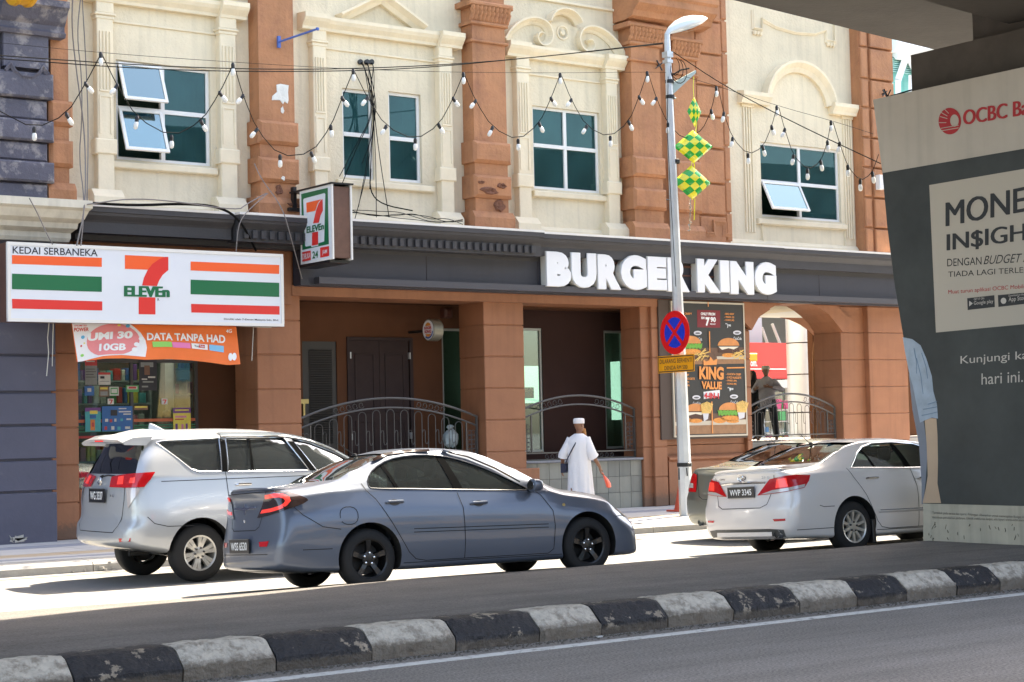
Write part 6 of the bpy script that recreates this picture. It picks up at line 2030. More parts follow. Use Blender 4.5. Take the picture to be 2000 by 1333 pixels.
# turquoise glazed tower between the far strip and the viaduct
tw = thing('glass_tower', 'turquoise and white glazed building high between the terracotta strip and the viaduct', 'building')
Yt = 60
def T_(px, py): return at(px, py, Yt)
a, b = T_(1715, 260), T_(1900, 20)
k = MB(); k.box(a.x, b.x + 6, Yt, Yt + 6, 0, b.z + 6); obj('glazing', k, mat('turquoise_glass_panel', (.22, .62, .55), .25, var=.1, vscale=.6), tw)
k = MB(); 
for (p, q, r) in (((1740, 98), (1870, 108), .55), ((1762, 110), (1745, 160), .22), ((1762, 110), (1790, 160), .22), ((1745, 160), (1745, 200), .2), ((1770, 150), (1770, 190), .18), ((1755, 95), (1735, 90), .4)):
    A_, B_ = T_(*p), T_(*q); k.tube([A_ + V(0, -.3, 0), B_ + V(0, -.3, 0)], r, 4)
obj('white_frame', k, mat('tower_white', (.8, .8, .8), .5), tw)
k = MB()
for i in range(14): z = T_(1800, 98 + i * 4).z; k.box(a.x, b.x, Yt - .12, Yt - .02, z, z + .04)
obj('louvre', k, mat('tower_louvre', (.5, .8, .75), .4), tw, kind='stuff')
settle(tw, (a.x, Yt, 0))

# buildings across the road behind the viewer: what the car windows mirror
ob = thing('street_building', 'plain rendered shop building across the near road, mirrored in the car windows', 'building')
k = MB(); k.box(-30, 48, -12, -9, 0, 6.4); obj('wall', k, mat('render_beige', (.42, .36, .28), .8), ob)
k = MB(); k.box(-30, 48, -9, -8.6, 2.6, 3.3); k.box(-30, 48, -9.0, -8.9, 5.9, 6.3); obj('band', k, mat('band_ochre', (.55, .38, .14), .7), ob)
k = MB()
for i in range(26):
    x = -29 + i * 3.0; k.box(x, x + 2.3, -8.99, -8.93, .4, 2.5); k.box(x + .3, x + 1.9, -8.99, -8.93, 4.0, 5.4)
obj('window', k, mat('mirrored_window_blue', (.05, .14, .20), .2), ob)
settle(ob, (9, -9, 0))

# ================================================================== CARS
def pchip(xs, ys):
    n = len(xs); h = [xs[i + 1] - xs[i] for i in range(n - 1)]; d = [(ys[i + 1] - ys[i]) / h[i] for i in range(n - 1)]
    m = [0.] * n; m[0] = d[0]; m[-1] = d[-1]
    for i in range(1, n - 1):
        if d[i - 1] * d[i] <= 0: m[i] = 0
        else:
            w1 = 2 * h[i] + h[i - 1]; w2 = h[i] + 2 * h[i - 1]; m[i] = (w1 + w2) / (w1 / d[i - 1] + w2 / d[i])
    def f(x):
        if x <= xs[0]: return ys[0]
        if x >= xs[-1]: return ys[-1]
        i = 0
        while x > xs[i + 1]: i += 1
        t = (x - xs[i]) / h[i]; t2 = t * t; t3 = t2 * t
        return (2 * t3 - 3 * t2 + 1) * ys[i] + (t3 - 2 * t2 + t) * h[i] * m[i] + (-2 * t3 + 3 * t2) * ys[i + 1] + (t3 - t2) * h[i] * m[i + 1]
    return f


def chaikin(p, it):
    for _ in range(it):
        o = [p[0]]
        for i in range(len(p) - 1):
            a, b = p[i], p[i + 1]
            o.append((a[0] * .75 + b[0] * .25, a[1] * .75 + b[1] * .25)); o.append((a[0] * .25 + b[0] * .75, a[1] * .25 + b[1] * .75))
        o.append(p[-1]); p = o
    return p


class Car:
    """C: dict with L, st (stations: x, zt, wr, zr, wb, zb, wm, zm, ws, zs), rear/front profiles, wheels"""

    def __init__(s, C, inset=0.):
        s.C = C; s.dx = C.get('dx', 0.)
        st = C['st']; xs = [r[0] + (s.dx if r[0] > .15 else 0) for r in st]
        s.fn = [pchip(xs, [r[i] for r in st]) for i in range(1, 10)]
        dr_ = C.get('shoulder', .062)
        z_, w_, q_ = s.fn[0], s.fn[1], s.fn[2]
        s.fn[2] = lambda x: q_(x) if z_(x) < 1.2 else min(q_(x), z_(x) - dr_ * min(1, (z_(x) - 1.2) / .12))
        s.rz = pchip([a for a, b in C['rear']], [b for a, b in C['rear']])
        s.fz = pchip([a for a, b in C['front']], [b for a, b in C['front']])

    def section(s, x, k=1.0):
        zt, wr, zr, wb, zb, wm, zm, ws, zs = [f(x) for f in s.fn]
        sh = s.C.get('crisp', .05)
        def near(a, b, d):
            l = math.hypot(b[0] - a[0], b[1] - a[1]); t = min(.45, d / max(l, 1e-6)); return (a[0] + (b[0] - a[0]) * t, a[1] + (b[1] - a[1]) * t)
        P0 = (0, zt); P1 = (wr * .6, zt - (zt - zr) * .28); P2 = (wr, zr); P3 = (wb, zb); P4 = (wm, zm); P5 = (wm * .992, (zm * .42 + zs * .58)); P6 = (ws, zs + .03); P7 = (ws - .10, zs); P8 = (0, zs)
        mid = ((wr + wb) / 2 + min(.02, .1 * max(0, zr - zb)), (zr + zb) / 2)
        pts = [P0, P1, near(P2, P1, sh * 1.6), P2, near(P2, mid, sh), mid, near(P3, mid, sh), P3, near(P3, P4, sh), P4, P5, near(P6, P5, .06), P6, P7, P8]
        pts = chaikin(pts, 2)
        cz = (zt + zs) / 2
        return [(y * k, cz + (z - cz) * k) for y, z in pts]

    def build(s):
        L = s.C['L']; Lb = s.C.get('Lb', .75)
        ends = [(0., .93), (.012, .965), (.04, .99), (.09, 1.0)]
        stx = [(x, k) for x, k in ends]
        n = 84
        for i in range(1, n): stx.append((.09 + (L - .18) * i / n, 1.0))
        stx += [(L - x, k) for x, k in reversed(ends)]
        B_r = s.C.get('bow_r', .13); B_f = s.C.get('bow_f', .22); W = max(r[6] for r in s.C['st'])
        def sm(t): t = max(0, min(1, t)); return 1 - t * t * (3 - 2 * t)
        def warp(x, y, z):
            u = abs(y) / W
            xr = s.rz(z) + B_r * u ** 2.6
            xf = s.fz(z) + B_f * u ** 2.4
            return x + sm(x / Lb) * xr - sm((L - x) / Lb) * xf
        s.warp = warp
        vs = []; rings = []
        for (x, k) in stx:
            h = s.section(x, k)
            ring = [(warp(x, y, z), y, z) for y, z in h] + [(warp(x, y, z), -y, z) for y, z in reversed(h[1:-1])]
            rings.append(len(vs)); vs += ring; m = len(ring)
        fs = []
        for i in range(len(stx) - 1):
            a, b = rings[i], rings[i + 1]
            for j in range(m):
                fs.append((a + j, a + (j + 1) % m, b + (j + 1) % m, b + j))
        for (x, k0, sgn) in ((0., .93, 1), (L, .93, -1)):
            base = rings[0] if sgn > 0 else rings[-1]
            prev = base
            for k in (.85, .72, .58, .44, .3, .16, .06):
                h = s.section(x, k)
                ring = [(warp(x, y, z), y, z) for y, z in h] + [(warp(x, y, z), -y, z) for y, z in reversed(h[1:-1])]
                q = len(vs); vs += ring
                for j in range(m):
                    f = (prev + j, prev + (j + 1) % m, q + (j + 1) % m, q + j)
                    fs.append(f if sgn < 0 else f[::-1])
                prev = q
            fs.append(tuple(prev + j for j in range(m)))
        me = bpy.data.meshes.new('car_body'); me.from_pydata(vs, [], fs)
        bm = bmesh.new(); bm.from_mesh(me); bmesh.ops.recalc_face_normals(bm, faces=bm.faces); bm.to_mesh(me); bm.free()
        me.shade_smooth()
        s.me = me
        s.V = [v.co.copy() for v in me.vertices]; s.N = [v.normal.copy() for v in me.vertices]; s.F = [tuple(p.vertices) for p in me.polygons]
        s.bvh = BVHTree.FromPolygons(s.V, s.F)
        return me

    def hit(s, o, d):
        loc, nor, idx, dist = s.bvh.ray_cast(Vector(o), Vector(d))
        if loc is None:
            loc, nor, idx, dist = s.bvh.find_nearest(Vector(o) + Vector(d) * 3)
        f = s.F[idx]
        w = poly_3d_calc([s.V[i] for i in f], loc)
        n = sum((s.N[i] * k for i, k in zip(f, w)), Vector()).normalized()
        return loc, n

    def proj(s, view, a, b, side=-1):
        if view == 'diag':      # seen square onto the rear corner; a runs from the boot round to the flank
            W_ = max(r[6] for r in s.C['st']); c = Vector((0, side * W_, b)) + Vector((1, side, 0)) * (a * .70711)
            dd = Vector((1, -side, 0)).normalized(); return s.hit(c - dd * 3, dd)
        if view == 'side':
            a += s.dx
            return s.hit((a, side * 3, b), (0, -side, 0))
        if view == 'rear': return s.hit((-3, a, b), (1, 0, 0))
        if view == 'front': return s.hit((s.C['L'] + 3, a, b), (-1, 0, 0))
        if view == 'top': return s.hit((a, b, 4), (0, 0, -1))

    def patch(s, name, poly, mt, parent, view='side', side=-1, off=.004, step=.06, holes=(), thick=0., **pr):
        v2, tr = cdt(poly, holes, step)
        P = []; Nn = []
        for v in v2:
            l, n = s.proj(view, v.x, v.y, side)
            P.append(l + n * off); Nn.append(n)
        me = bpy.data.meshes.new(name)
        # keep the winding turned outwards
        fs = []
        for t in tr:
            nn = (P[t[1]] - P[t[0]]).cross(P[t[2]] - P[t[0]])
            fs.append(t if nn.dot(Nn[t[0]] + Nn[t[1]] + Nn[t[2]]) > 0 else t[::-1])
        me.from_pydata([tuple(p) for p in P], [], fs)
        me.shade_smooth()
        me.normals_split_custom_set_from_vertices([tuple(n) for n in Nn])
        return link(name, me, mt, parent, **pr)

    def ribbon(s, mb, pts, w, view='side', side=-1, off=.0022, raised=0.):
        """thin strip along a path drawn on the body"""
        q = []
        for i in range(len(pts) - 1):
            a = Vector(pts[i]); b = Vector(pts[i + 1]); k = max(1, int((b - a).length / .035))
            for j in range(k): q.append(a.lerp(b, j / k))
        q.append(Vector(pts[-1]))
        n = len(q); vs = []
        for i, p in enumerate(q):
            t = (q[min(i + 1, n - 1)] - q[max(i - 1, 0)]).normalized(); nn = Vector((-t.y, t.x)) * w * .5
            for d, o_ in ((1, 0), (0, raised), (-1, 0)):
                l, nrm_ = s.proj(view, p.x + nn.x * d, p.y + nn.y * d, side); vs.append(l + nrm_ * (off + o_))
        fs = []
        for i in range(n - 1):
            for j in range(2): fs.append((i * 3 + j, i * 3 + j + 1, i * 3 + 4 + j, i * 3 + 3 + j))
        mb.add(vs, fs)


def cut_mesh(base, cutters, mats):
    """boolean the cutters out of the body mesh; returns a new mesh"""
    bo_ = bpy.data.objects.new('b', base); COL.objects.link(bo_)
    cs = []
    for c in cutters:
        co = bpy.data.objects.new('c', c); COL.objects.link(co); cs.append(co)
        md = bo_.modifiers.new('x', 'BOOLEAN'); md.operation = 'DIFFERENCE'; md.object = co; md.solver = 'EXACT'; md.material_mode = 'TRANSFER'
    dg = bpy.context.evaluated_depsgraph_get()
    me = bpy.data.meshes.new_from_object(bo_.evaluated_get(dg))
    for co in cs: bpy.data.objects.remove(co)
    bpy.data.objects.remove(bo_)
    return me


def wheel(parent, x, y, zc, r, rim_r, w, spokes, rim_mat, side, style='multi', lugs=5, name='wheel'):
    """wheel with axis along y; its outer face looks to `side`"""
    s = side
    k = MB(); prof = [(rim_r - .012, -.5), (rim_r + .01, -.52), (r - .035, -.5), (r - .01, -.40), (r, -.25), (r, .25), (r - .01, .40), (r - .035, .5), (rim_r + .01, .52), (rim_r - .012, .5)]
    k.lathe([(a, b * w) for a, b in prof], (0, 0, 0), 'y', 48, caps=False)
    ty = obj('wheel', k, RUBBER, parent, smooth=True, sharp=50); ty.location = (x, y, zc)
    k = MB(); f = s * w * .5
    k.lathe([(rim_r + .004, f * .98), (rim_r - .006, f * 1.03), (rim_r - .022, f * .96), (rim_r - .035, f * .5), (rim_r - .045, -f * .9)], (0, 0, 0), 'y', 48, caps=False)
    obj('rim', k, rim_mat, ty, smooth=True, sharp=50)
    k = MB()
    k.lathe([(rim_r - .05, -f * .2), (.03, -f * .2)], (0, 0, 0), 'y', 32, caps=False)
    obj('brake_disc', k, mat('brake_dark', (.03, .03, .03), .6, metal=.4), ty)
    # spokes
    k = MB()
    for i in range(spokes):
        a0 = 2 * math.pi * i / spokes + .3
        if style == 'pairs':
            a0 = 2 * math.pi * (i // 2) / (spokes // 2) + (.17 if i % 2 else -.17) + .3
        ca, sa = math.cos(a0), math.sin(a0); tx, tz = -sa, ca
        wi, wo = (.030, .026) if style != 'wide' else (.034, .042)
        if style == 'pairs': wi, wo = .026, .036
        ri, ro = .045, rim_r - .012
        pts = []
        for (rr, ww, yy) in ((ri, wi, f * .74), ((ri + ro) / 2, (wi + wo) / 2 * .86, f * .86), (ro, wo, f * .93)):
            for (d, e) in ((-1, 0), (-.72, 1), (.72, 1), (1, 0)):
                pts.append((ca * rr + tx * ww * d, yy - s * (.0 if e else .028), sa * rr + tz * ww * d))
        k.add(pts, [(i_ * 4 + j, i_ * 4 + j + 1, i_ * 4 + 5 + j, i_ * 4 + 4 + j) for i_ in range(2) for j in range(3)])
        # note: open backs are hidden by the disc
    obj('spokes', k, rim_mat, ty)
    k = MB(); k.lathe([(.075, f * .60), (.070, f * .78), (.04, f * .84), (.0, f * .85)], (0, 0, 0), 'y', 24)
    obj('hub', k, rim_mat, ty, smooth=True)
    k = MB()
    for i in range(lugs):
        a = 2 * math.pi * i / lugs + .2; k.lathe([(.013, 0), (.012, s * .022), (0, s * .024)], (math.cos(a) * .058, f * .76, math.sin(a) * .058), 'y', 8)
    obj('wheel_nuts', k, CHROME if style == 'wide' else mat('nut_dark', (.10, .10, .10), .4, metal=.8), ty)
    return ty


def boot_lip(tc_, paint, z0, hw):
    k = MB(); vs = []
    for y in [i * hw / 10 for i in range(-10, 11)]:
        zz = z0 - .022 * (abs(y) / hw) ** 3; xx = .055 + .10 * (abs(y) / hw) ** 2.5
        vs += [(xx + .12, y, zz + .008), (xx, y, zz + .022), (xx - .012, y, zz + .008), (xx + .01, y, zz - .02)]
    k.add(vs, [(i * 4 + j, i * 4 + (j + 1) % 4, (i + 1) * 4 + (j + 1) % 4, (i + 1) * 4 + j) for i in range(20) for j in range(4)] + [(0, 1, 2, 3), (83, 82, 81, 80)])
    return obj('boot_lip', k, paint, tc_, smooth=True, sharp=50)


def plate(parent, cx, cy, cz, w, h, T, tilt=0.):
    k = MB(); k.box(cx - .012, cx, cy - w / 2 - .012, cy + w / 2 + .012, cz - h / 2 - .012, cz + h / 2 + .012)
    p = obj('number_plate', k, mat('plate_black', (.010, .010, .011), .3), parent)
    k = MB(); X = cx - .0135
    text_box(k, T, (X, cy + w * .43, cz + h * .34), (X, cy - w * .43, cz + h * .34), (X, cy + w * .43, cz - h * .34), V(-1, 0, 0), off=.02)
    obj('plate_lettering', k, WHITEP, p)
    k = MB(); 
    for q in ((cy - w / 2 - .012, cy + w / 2 + .012, cz + h / 2 + .006, cz + h / 2 + .014), (cy - w / 2 - .012, cy + w / 2 + .012, cz - h / 2 - .014, cz - h / 2 - .006)): k.box(cx - .016, cx - .011, q[0], q[1], q[2], q[3])
    obj('plate_holder', k, mat('holder_grey', (.12, .12, .12), .4), p)
    return p


def make_car(key, C, name, label):
    t = thing(name, label, 'car')
    C['L'] += C.get('dx', 0.); car = Car(C); base = car.build()
    L = C['L']; paint = C['paint']; dx = car.dx
    cutm = []
    cav_m = mat('cabin_trim', (.06, .058, .052), .8); arch_m = mat('arch_black', (.012, .012, .012), .9)
    # cabin cavity
    x0, x1 = C['cabin'][0] + dx, C['cabin'][1] + dx; vs = []; m = 0; N_ = 16; fs = []
    for i in range(N_ + 1):
        x = x0 + (x1 - x0) * i / N_
        zt, wr, zr, wb, zb, wm, zm, ws, zs = [f(x) for f in car.fn]
        top = zt - .055; re = zr - .06
        h = [(0, top), (wr * .6, top - .01), (max(.2, wr - .06), min(re, top - .02)), (wb - .10, min(zb, top - .04)), (wm - .14, .62), (wm - .16, .42), (0, .42)]
        ring = [(x, y, z) for y, z in h] + [(x, -y, z) for y, z in reversed(h[1:-1])]
        m = len(ring); vs += ring
    for i in range(N_):
        for j in range(m): fs.append((i * m + j, i * m + (j + 1) % m, (i + 1) * m + (j + 1) % m, (i + 1) * m + j))
    fs.append(tuple(range(m))); fs.append(tuple(range((N_ + 1) * m - 1, N_ * m - 1, -1)))
    k = MB(); k.add(vs, fs); cm = k.mesh('cav'); cm.materials.append(cav_m); cutm.append(cm)
    def prism_y(poly, mt):
        k = MB(); k.prism(poly, (0, -1.3, 0), (1, 0, 0), (0, 0, 1), (0, 1, 0), 2.6); c = k.mesh('cut'); c.materials.append(mt); cutm.append(c)
    seal = mat('window_seal', (.010, .010, .010), 1., spec=.0)
    for w in C['dlo']: prism_y([(a + dx, b) for a, b in w], seal)
    # rear glass and windscreen prisms along x
    def prism_x(poly, xa, xb):
        k = MB(); k.prism(poly, (xa, 0, 0), (0, 1, 0), (0, 0, 1), (1, 0, 0), xb - xa); c = k.mesh('cut'); c.materials.append(seal); cutm.append(c)
    prism_x(C['rglass'], -.5, (x0 + x1) / 2)
    prism_x(C['fglass'], (x0 + x1) / 2, L + .5)
    C['wheels'] = [w_ + dx for w_ in C['wheels']]
    for xw in C['wheels']:
        for sd_ in (-1, 1):
            k = MB(); ra = C['arch']
            k.lathe([(ra, 0), (ra, .55)], (xw, (sd_ * .50) if sd_ > 0 else -1.05, C['wz'] + .015), 'y', 40)
            c = k.mesh('cut'); c.materials.append(arch_m); cutm.append(c)
    base.materials.append(paint)
    me = cut_mesh(base, cutm, None)
    # closed mesh after booleans: keep smooth shading except at the cuts
    me.shade_smooth(); me.set_sharp_from_angle(angle=R_(38))
    body = link('body', me, None, t)
    body['label'] = C['paint_label']
    gl = C.get('glass', GLASS_CAR)
    # glass
    for i, w in enumerate(C['dlo']):
        panes = C['panes'][i]
        for pn in panes:
            for sd_ in (-1, 1): car.patch('window_pane', pn, gl, t, 'side', sd_, off=-.012, step=.09)
    car.patch('rear_window', C['rglass'], C.get('rglassm', gl), t, 'rear', off=-.008, step=.09)
    car.patch('windscreen', C['fglass'], GLASS_CARL, t, 'front', off=-.008, step=.12)
    for (pl, nm) in C.get('pillars', []):
        for sd_ in (-1, 1): car.patch(nm, pl, seal, t, 'side', sd_, off=C.get('poff', -.006), step=.08)
    # gaps
    k = MB()
    for pth in C['gaps']:
        for sd_ in (-1, 1): car.ribbon(k, pth, .0085, 'side', sd_)
    for pth in C.get('rgaps', []): car.ribbon(k, pth, .009, 'rear')
    obj('panel_gaps', k, mat('panel_gap', (.008, .008, .01), .7), t, smooth=True)
    # chrome or black window trim
    k = MB()
    for w in C['dlo']:
        for sd_ in (-1, 1): car.ribbon(k, w + [w[0]], .012, 'side', sd_, off=.001, raised=.004)
    obj('window_trim', k, C['trim'], t, smooth=True)
    for (a, z, tl) in C['handles']:
        for sd_ in (-1, 1):
            l, n = car.proj('side', a, z, sd_)
            k = MB(); k.tube([l + V(-.10, 0, -.0) + n * .006, l + V(-.085, 0, 0) + n * .034, l + V(.085, 0, 0) + n * .036, l + V(.10, 0, 0) + n * .006], [.012, .015, .015, .012], 8)
            h = obj('door_handle', k, C['handle_m'], t, smooth=True)
            car.patch('handle_cup', [(a + p[0], z + p[1]) for p in ell(0, 0, .06, .034, 16)], mat('handle_shadow', (.02, .022, .028), .5) if key == 'b' else paint, h, 'side', sd_, off=.0025, step=None)
    # mirrors
    mx, mz = C['mirror']
    for sd_ in (-1, 1):
        l, n = car.proj('side', mx, mz, sd_)
        k = MB(); c = l + V(.02, sd_ * .13, .05); st_ = [(-.055, .052, .062), (-.04, .085, .072), (.02, .088, .07), (.07, .06, .05), (.095, .02, .02)]
        vs = []; nn = 14
        for (dx, wy, hz) in st_:
            for j in range(nn):
                a = 2 * math.pi * j / nn; vs.append((c.x + dx, c.y + wy * math.copysign(abs(math.cos(a)) ** .7, math.cos(a)), c.z + hz * math.copysign(abs(math.sin(a)) ** .7, math.sin(a))))
        k.add(vs, [(i * nn + j, i * nn + (j + 1) % nn, (i + 1) * nn + (j + 1) % nn, (i + 1) * nn + j) for i in range(4) for j in range(nn)] + [tuple(range(nn)), tuple(range(5 * nn - 1, 4 * nn - 1, -1))])
        mo = obj('mirror', k, C.get('mirror_m', paint), t, smooth=True)
        k = MB(); k.prism(ell(0, 0, .07, .052, 16), c + V(-.058, 0, 0), (0, 1, 0), (0, 0, 1), (-1, 0, 0), .003); obj('mirror_glass', k, CHROME, mo)
        k = MB(); k.tube([l + V(0, -sd_ * .03, 0), c + V(.02, -sd_ * .04, -.04)], .025, 6); obj('mirror_stalk', k, BLACKM, mo)
    # wheels
    for i, xw in enumerate(C['wheels']):
        for sd_ in (-1, 1):
            wheel(t, xw, sd_ * (C['track'] / 2 - .11), C['wz'], C['wr'], C['rim'], .21, C['spokes'], C['rim_m'], sd_, C['style'], C['lugs'])
    # underside
    k = MB(); k.box(.75, L - .5, -.5, .5, C['under'] + .06, C['under'] + .2); k.tube([(.25, C['exh'][0], C['exh'][1]), (.5, C['exh'][0], C['exh'][1])], .03, 10); k.tube([(C['wheels'][0], -.6, C['wz']), (C['wheels'][0], .6, C['wz'])], .04, 6)
    obj('underbody', k, arch_m, t)
    # seats and steering wheel
    sm_ = mat('seat_fabric_' + key, C['seat'], .8)
    for (sx, n_) in [(q[0] + dx, q[1]) for q in C['seats']]:
        for sy in (-.36, .36):
            k = MB(); k.cbox(sx - .02, sx + .45, sy - .25, sy + .25, .45, .68, .03)
            k.add([(sx - .12, sy - .23, 1.12), (sx - .12, sy + .23, 1.12), (sx + .12, sy + .24, .6), (sx + .12, sy - .24, .6), (sx - .24, sy - .21, 1.12), (sx - .24, sy + .21, 1.12), (sx - .02, sy + .22, .6), (sx - .02, sy - .22, .6)], [(0, 1, 2, 3), (7, 6, 5, 4), (0, 3, 7, 4), (1, 5, 6, 2), (0, 4, 5, 1)])
            se = obj('seat', k, sm_, t)
            k = MB(); hz = 1.24; k.lathe([(0, -.09), (.09, -.08), (.12, 0), (.10, .08), (0, .09)], (sx - .20, sy, hz), 'z', 14)
            for i, v in enumerate(k.v): k.v[i] = (sx - .20 + (v[0] - sx + .20) * .45, v[1], v[2])
            k.tube([(sx - .19, sy - .05, 1.1), (sx - .20, sy - .05, hz)], .008, 4); k.tube([(sx - .19, sy + .05, 1.1), (sx - .20, sy + .05, hz)], .008, 4)
            obj('headrest', k, sm_, se, smooth=True)
    k = MB(); k.cbox(x1 - .55, x1 + .0, -.66, .66, .6, C['dash'], .06); obj('dashboard', k, mat('dash_dark', (.03, .03, .03), .7), t)
    k = MB(); c = V(x1 - .68, -.36, C['dash'] - .03)
    k.tube([c + V(.04 * math.sin(a), .18 * math.cos(a), .18 * math.sin(a)) for a in [i * math.pi / 10 for i in range(21)]], .014, 6, caps=False); obj('steering_wheel', k, BLACKM, t)
    return t, car


RED_L = mat('tail_red', (.55, .008, .012), .15, coat=.8); RED_B = mat('tail_red_bright', (.85, .06, .05), .2, coat=.8, emit=(1, .05, .03), estr=.12); CLEAR_L = mat('tail_clear', (.62, .56, .54), .12, coat=.9, metal=.2); SMOKE = mat('tail_smoked', (.035, .022, .020), .12, coat=.9)
SILVER = mat('silver_car_paint', (.47, .49, .51), .34, metal=.4, coat=.8)
BLUEP = mat('blue_grey_car_paint', (.115, .138, .185), .36, metal=.4, coat=.55)
PEARL = mat('pearl_car_paint', (.76, .73, .71), .4, metal=.15, coat=1.0)
OLIVE = mat('greenish_grey_car_paint', (.24, .25, .215), .32, metal=.6, coat=1.0)
ALLOY = mat('alloy_bright', (.58, .57, .54), .3, metal=.75); ALLOY_B = mat('alloy_black', (.008, .008, .009), .4, metal=.3, coat=.3)

# ------------------------------------------------ blue-grey saloon
#      x    zt    wr   zr    wb    zb    wm    zm    ws    zs
ST_B = [(.0, 1.085, .60, 1.055, .74, .98, .86, .76, .80, .255), (.25, 1.115, .64, 1.08, .78, 1.00, .885, .76, .84, .21), (.48, 1.135, .66, 1.105, .80, 1.02, .895, .77, .86, .20), (.62, 1.165, .655, 1.13, .81, 1.03, .90, .77, .86, .19),
        (.92, 1.305, .62, 1.26, .82, 1.03, .905, .77, .86, .19), (1.22, 1.42, .585, 1.375, .825, 1.02, .905, .77, .865, .18), (1.55, 1.475, .565, 1.435, .83, 1.01, .905, .76, .865, .17), (1.95, 1.488, .56, 1.45, .83, .985, .905, .75, .865, .17),
        (2.35, 1.46, .56, 1.42, .83, .965, .90, .74, .865, .17), (2.7, 1.37, .575, 1.325, .825, .95, .90, .73, .865, .17), (3.0, 1.215, .61, 1.17, .82, .94, .895, .72, .86, .17), (3.22, 1.075, .66, 1.035, .81, .925, .895, .71, .86, .17),
        (3.42, 1.00, .68, .955, .80, .88, .89, .69, .86, .17), (3.75, .95, .66, .905, .785, .835, .885, .66, .86, .17), (4.1, .875, .62, .83, .75, .765, .87, .60, .85, .17), (4.35, .78, .56, .735, .70, .68, .85, .53, .83, .17), (4.54, .66, .48, .63, .62, .58, .80, .46, .80, .18)]
dlo_b = smooth_poly([(1.00, 1.065), (1.03, 1.04), (1.5, 1.022), (2.2, .985), (2.93, .955), (2.955, .965), (2.70, 1.11), (2.40, 1.25), (2.12, 1.345), (1.88, 1.385), (1.6, 1.388), (1.34, 1.35), (1.13, 1.255), (1.01, 1.14)], 1)
CB = dict(dx=.13, L=4.54, st=ST_B, rear=[(.15, .03), (.30, .0), (.5, .0), (.62, .03), (.80, .06), (.98, .075), (1.08, .03), (1.5, .02)], front=[(.1, .0), (.3, .0), (.5, .02), (.65, .07), (.8, .12), (1.5, .12)], Lb=.62, bow_r=.15, bow_f=.26,
          paint=BLUEP, paint_label='blue-grey metallic body', cabin=(.82, 3.02), dlo=[dlo_b],
          panes=[[[p for p in dlo_b]]],
          pillars=[([(1.905, 1.43), (1.985, 1.43), (2.13, .97), (2.02, .97)], 'door_pillar'), ([(1.20, 1.36), (1.235, 1.37), (1.36, 1.015), (1.32, 1.015)], 'window_divider')],
          rglass=[(-.66, 1.155), (-.3, 1.145), (.3, 1.145), (.66, 1.155), (.545, 1.41), (.3, 1.428), (-.3, 1.428), (-.545, 1.41)], fglass=[(-.68, 1.06), (.68, 1.06), (.56, 1.38), (.3, 1.40), (-.3, 1.40), (-.56, 1.38)],
          wheels=(.95, 3.66), arch=.362, wz=.315, wr=.315, rim=.215, track=1.72, spokes=5, rim_m=ALLOY_B, style='wide', lugs=5, under=.16, exh=(.5, .24),
          gaps=[[(.93, 1.10), (.96, 1.02), (1.05, .93), (1.22, .66), (1.40, .36), (1.48, .285), (1.60, .262), (3.12, .255), (3.19, .30), (3.215, .55), (3.20, .72), (3.08, .90), (2.98, .965)], [(2.03, .965), (2.07, .80), (2.075, .45), (2.065, .262)],
                [(.10, .93), (.22, .80), (.42, .67), (.62, .635)], [(.20, .445), (.52, .44)], [(1.335, .25), (3.3, .235)], [*smooth_poly([(.62, .68), (.62, .86), (.82, .86), (.82, .68)], 2), (.6325, .7025)], [(1.46, .60), (3.13, .575)], [(1.46, .565), (3.13, .54)], [(4.05, .62), (4.30, .63)]],
          rgaps=[[(-.52, 1.04), (-.44, .86), (-.38, .70), (-.30, .665), (.30, .665), (.38, .70), (.44, .86), (.52, 1.04)], [(-.6, .415), (.6, .415)], [(-.62, 1.055), (.62, 1.055)]],
          trim=mat('dark_window_trim', (.03, .03, .035), .3), handles=[(1.26, .885, 0), (2.27, .835, 0)], handle_m=BLUEP, mirror=(2.93, .955), seat=(.035, .035, .038), seats=[(1.35, 2), (2.2, 2)], dash=.93)
tb, cb = make_car('b', CB, 'parked_car', 'blue-grey saloon car with black wheels and smoked red tail lamps, nearest to the median')
# tail lamps of the blue car
for sd_ in (-1, 1):
    lamp = cb.patch('tail_lamp', [(-.36, .79), (-.29, .90), (-.21, 1.05), (-.10, 1.055), (.03, 1.04), (.14, 1.005), (.22, .965), (.235, .945), (.20, .915), (.11, .875), (-.02, .84), (-.18, .81)], SMOKE, tb, 'diag', sd_, off=.009, step=.045)
    cb.patch('red_strip', [(-.215, 1.025), (-.10, 1.03), (0, 1.015), (.065, .985), (.085, .945), (.06, .90), (.0, .868), (-.14, .845), (-.30, .835), (-.275, .872), (-.14, .882), (-.02, .902), (.025, .925), (.035, .95), (.015, .972), (-.03, .985), (-.12, .99), (-.225, .985)], RED_B, lamp, 'diag', sd_, off=.013, step=.035)
    cb.patch('reflector', [(sd_ * y, z) for y, z in ((.44, .545), (.62, .55), (.60, .495), (.46, .495))], RED_L, tb, 'rear', off=.006, step=None)
plate(tb, cb.proj('rear', 0, .51)[0].x - .012, .0, .505, .52, .125, 'WSS 6530')
k = MB(); zc_ = .90
for q in ([(-.30, zc_ - .004), (-.28, zc_ + .012), (-.03, zc_ + .006), (0, zc_ + .045), (.03, zc_ + .006), (.28, zc_ + .012), (.30, zc_ - .004), (.03, zc_ - .02), (0, zc_ - .07), (-.03, zc_ - .02)],):
    x_ = cb.proj('rear', 0, zc_)[0].x; k.prism(q, (x_ - .001, 0, 0), (0, 1, 0), (0, 0, 1), (-1, 0, 0), .014)
x_ = cb.proj('rear', 0, .76)[0].x
k.tube([(x_ - .004, .012 * math.cos(R_(a)), .765 + .018 * math.sin(R_(a))) for a in range(0, 361, 60)], .003, 4)
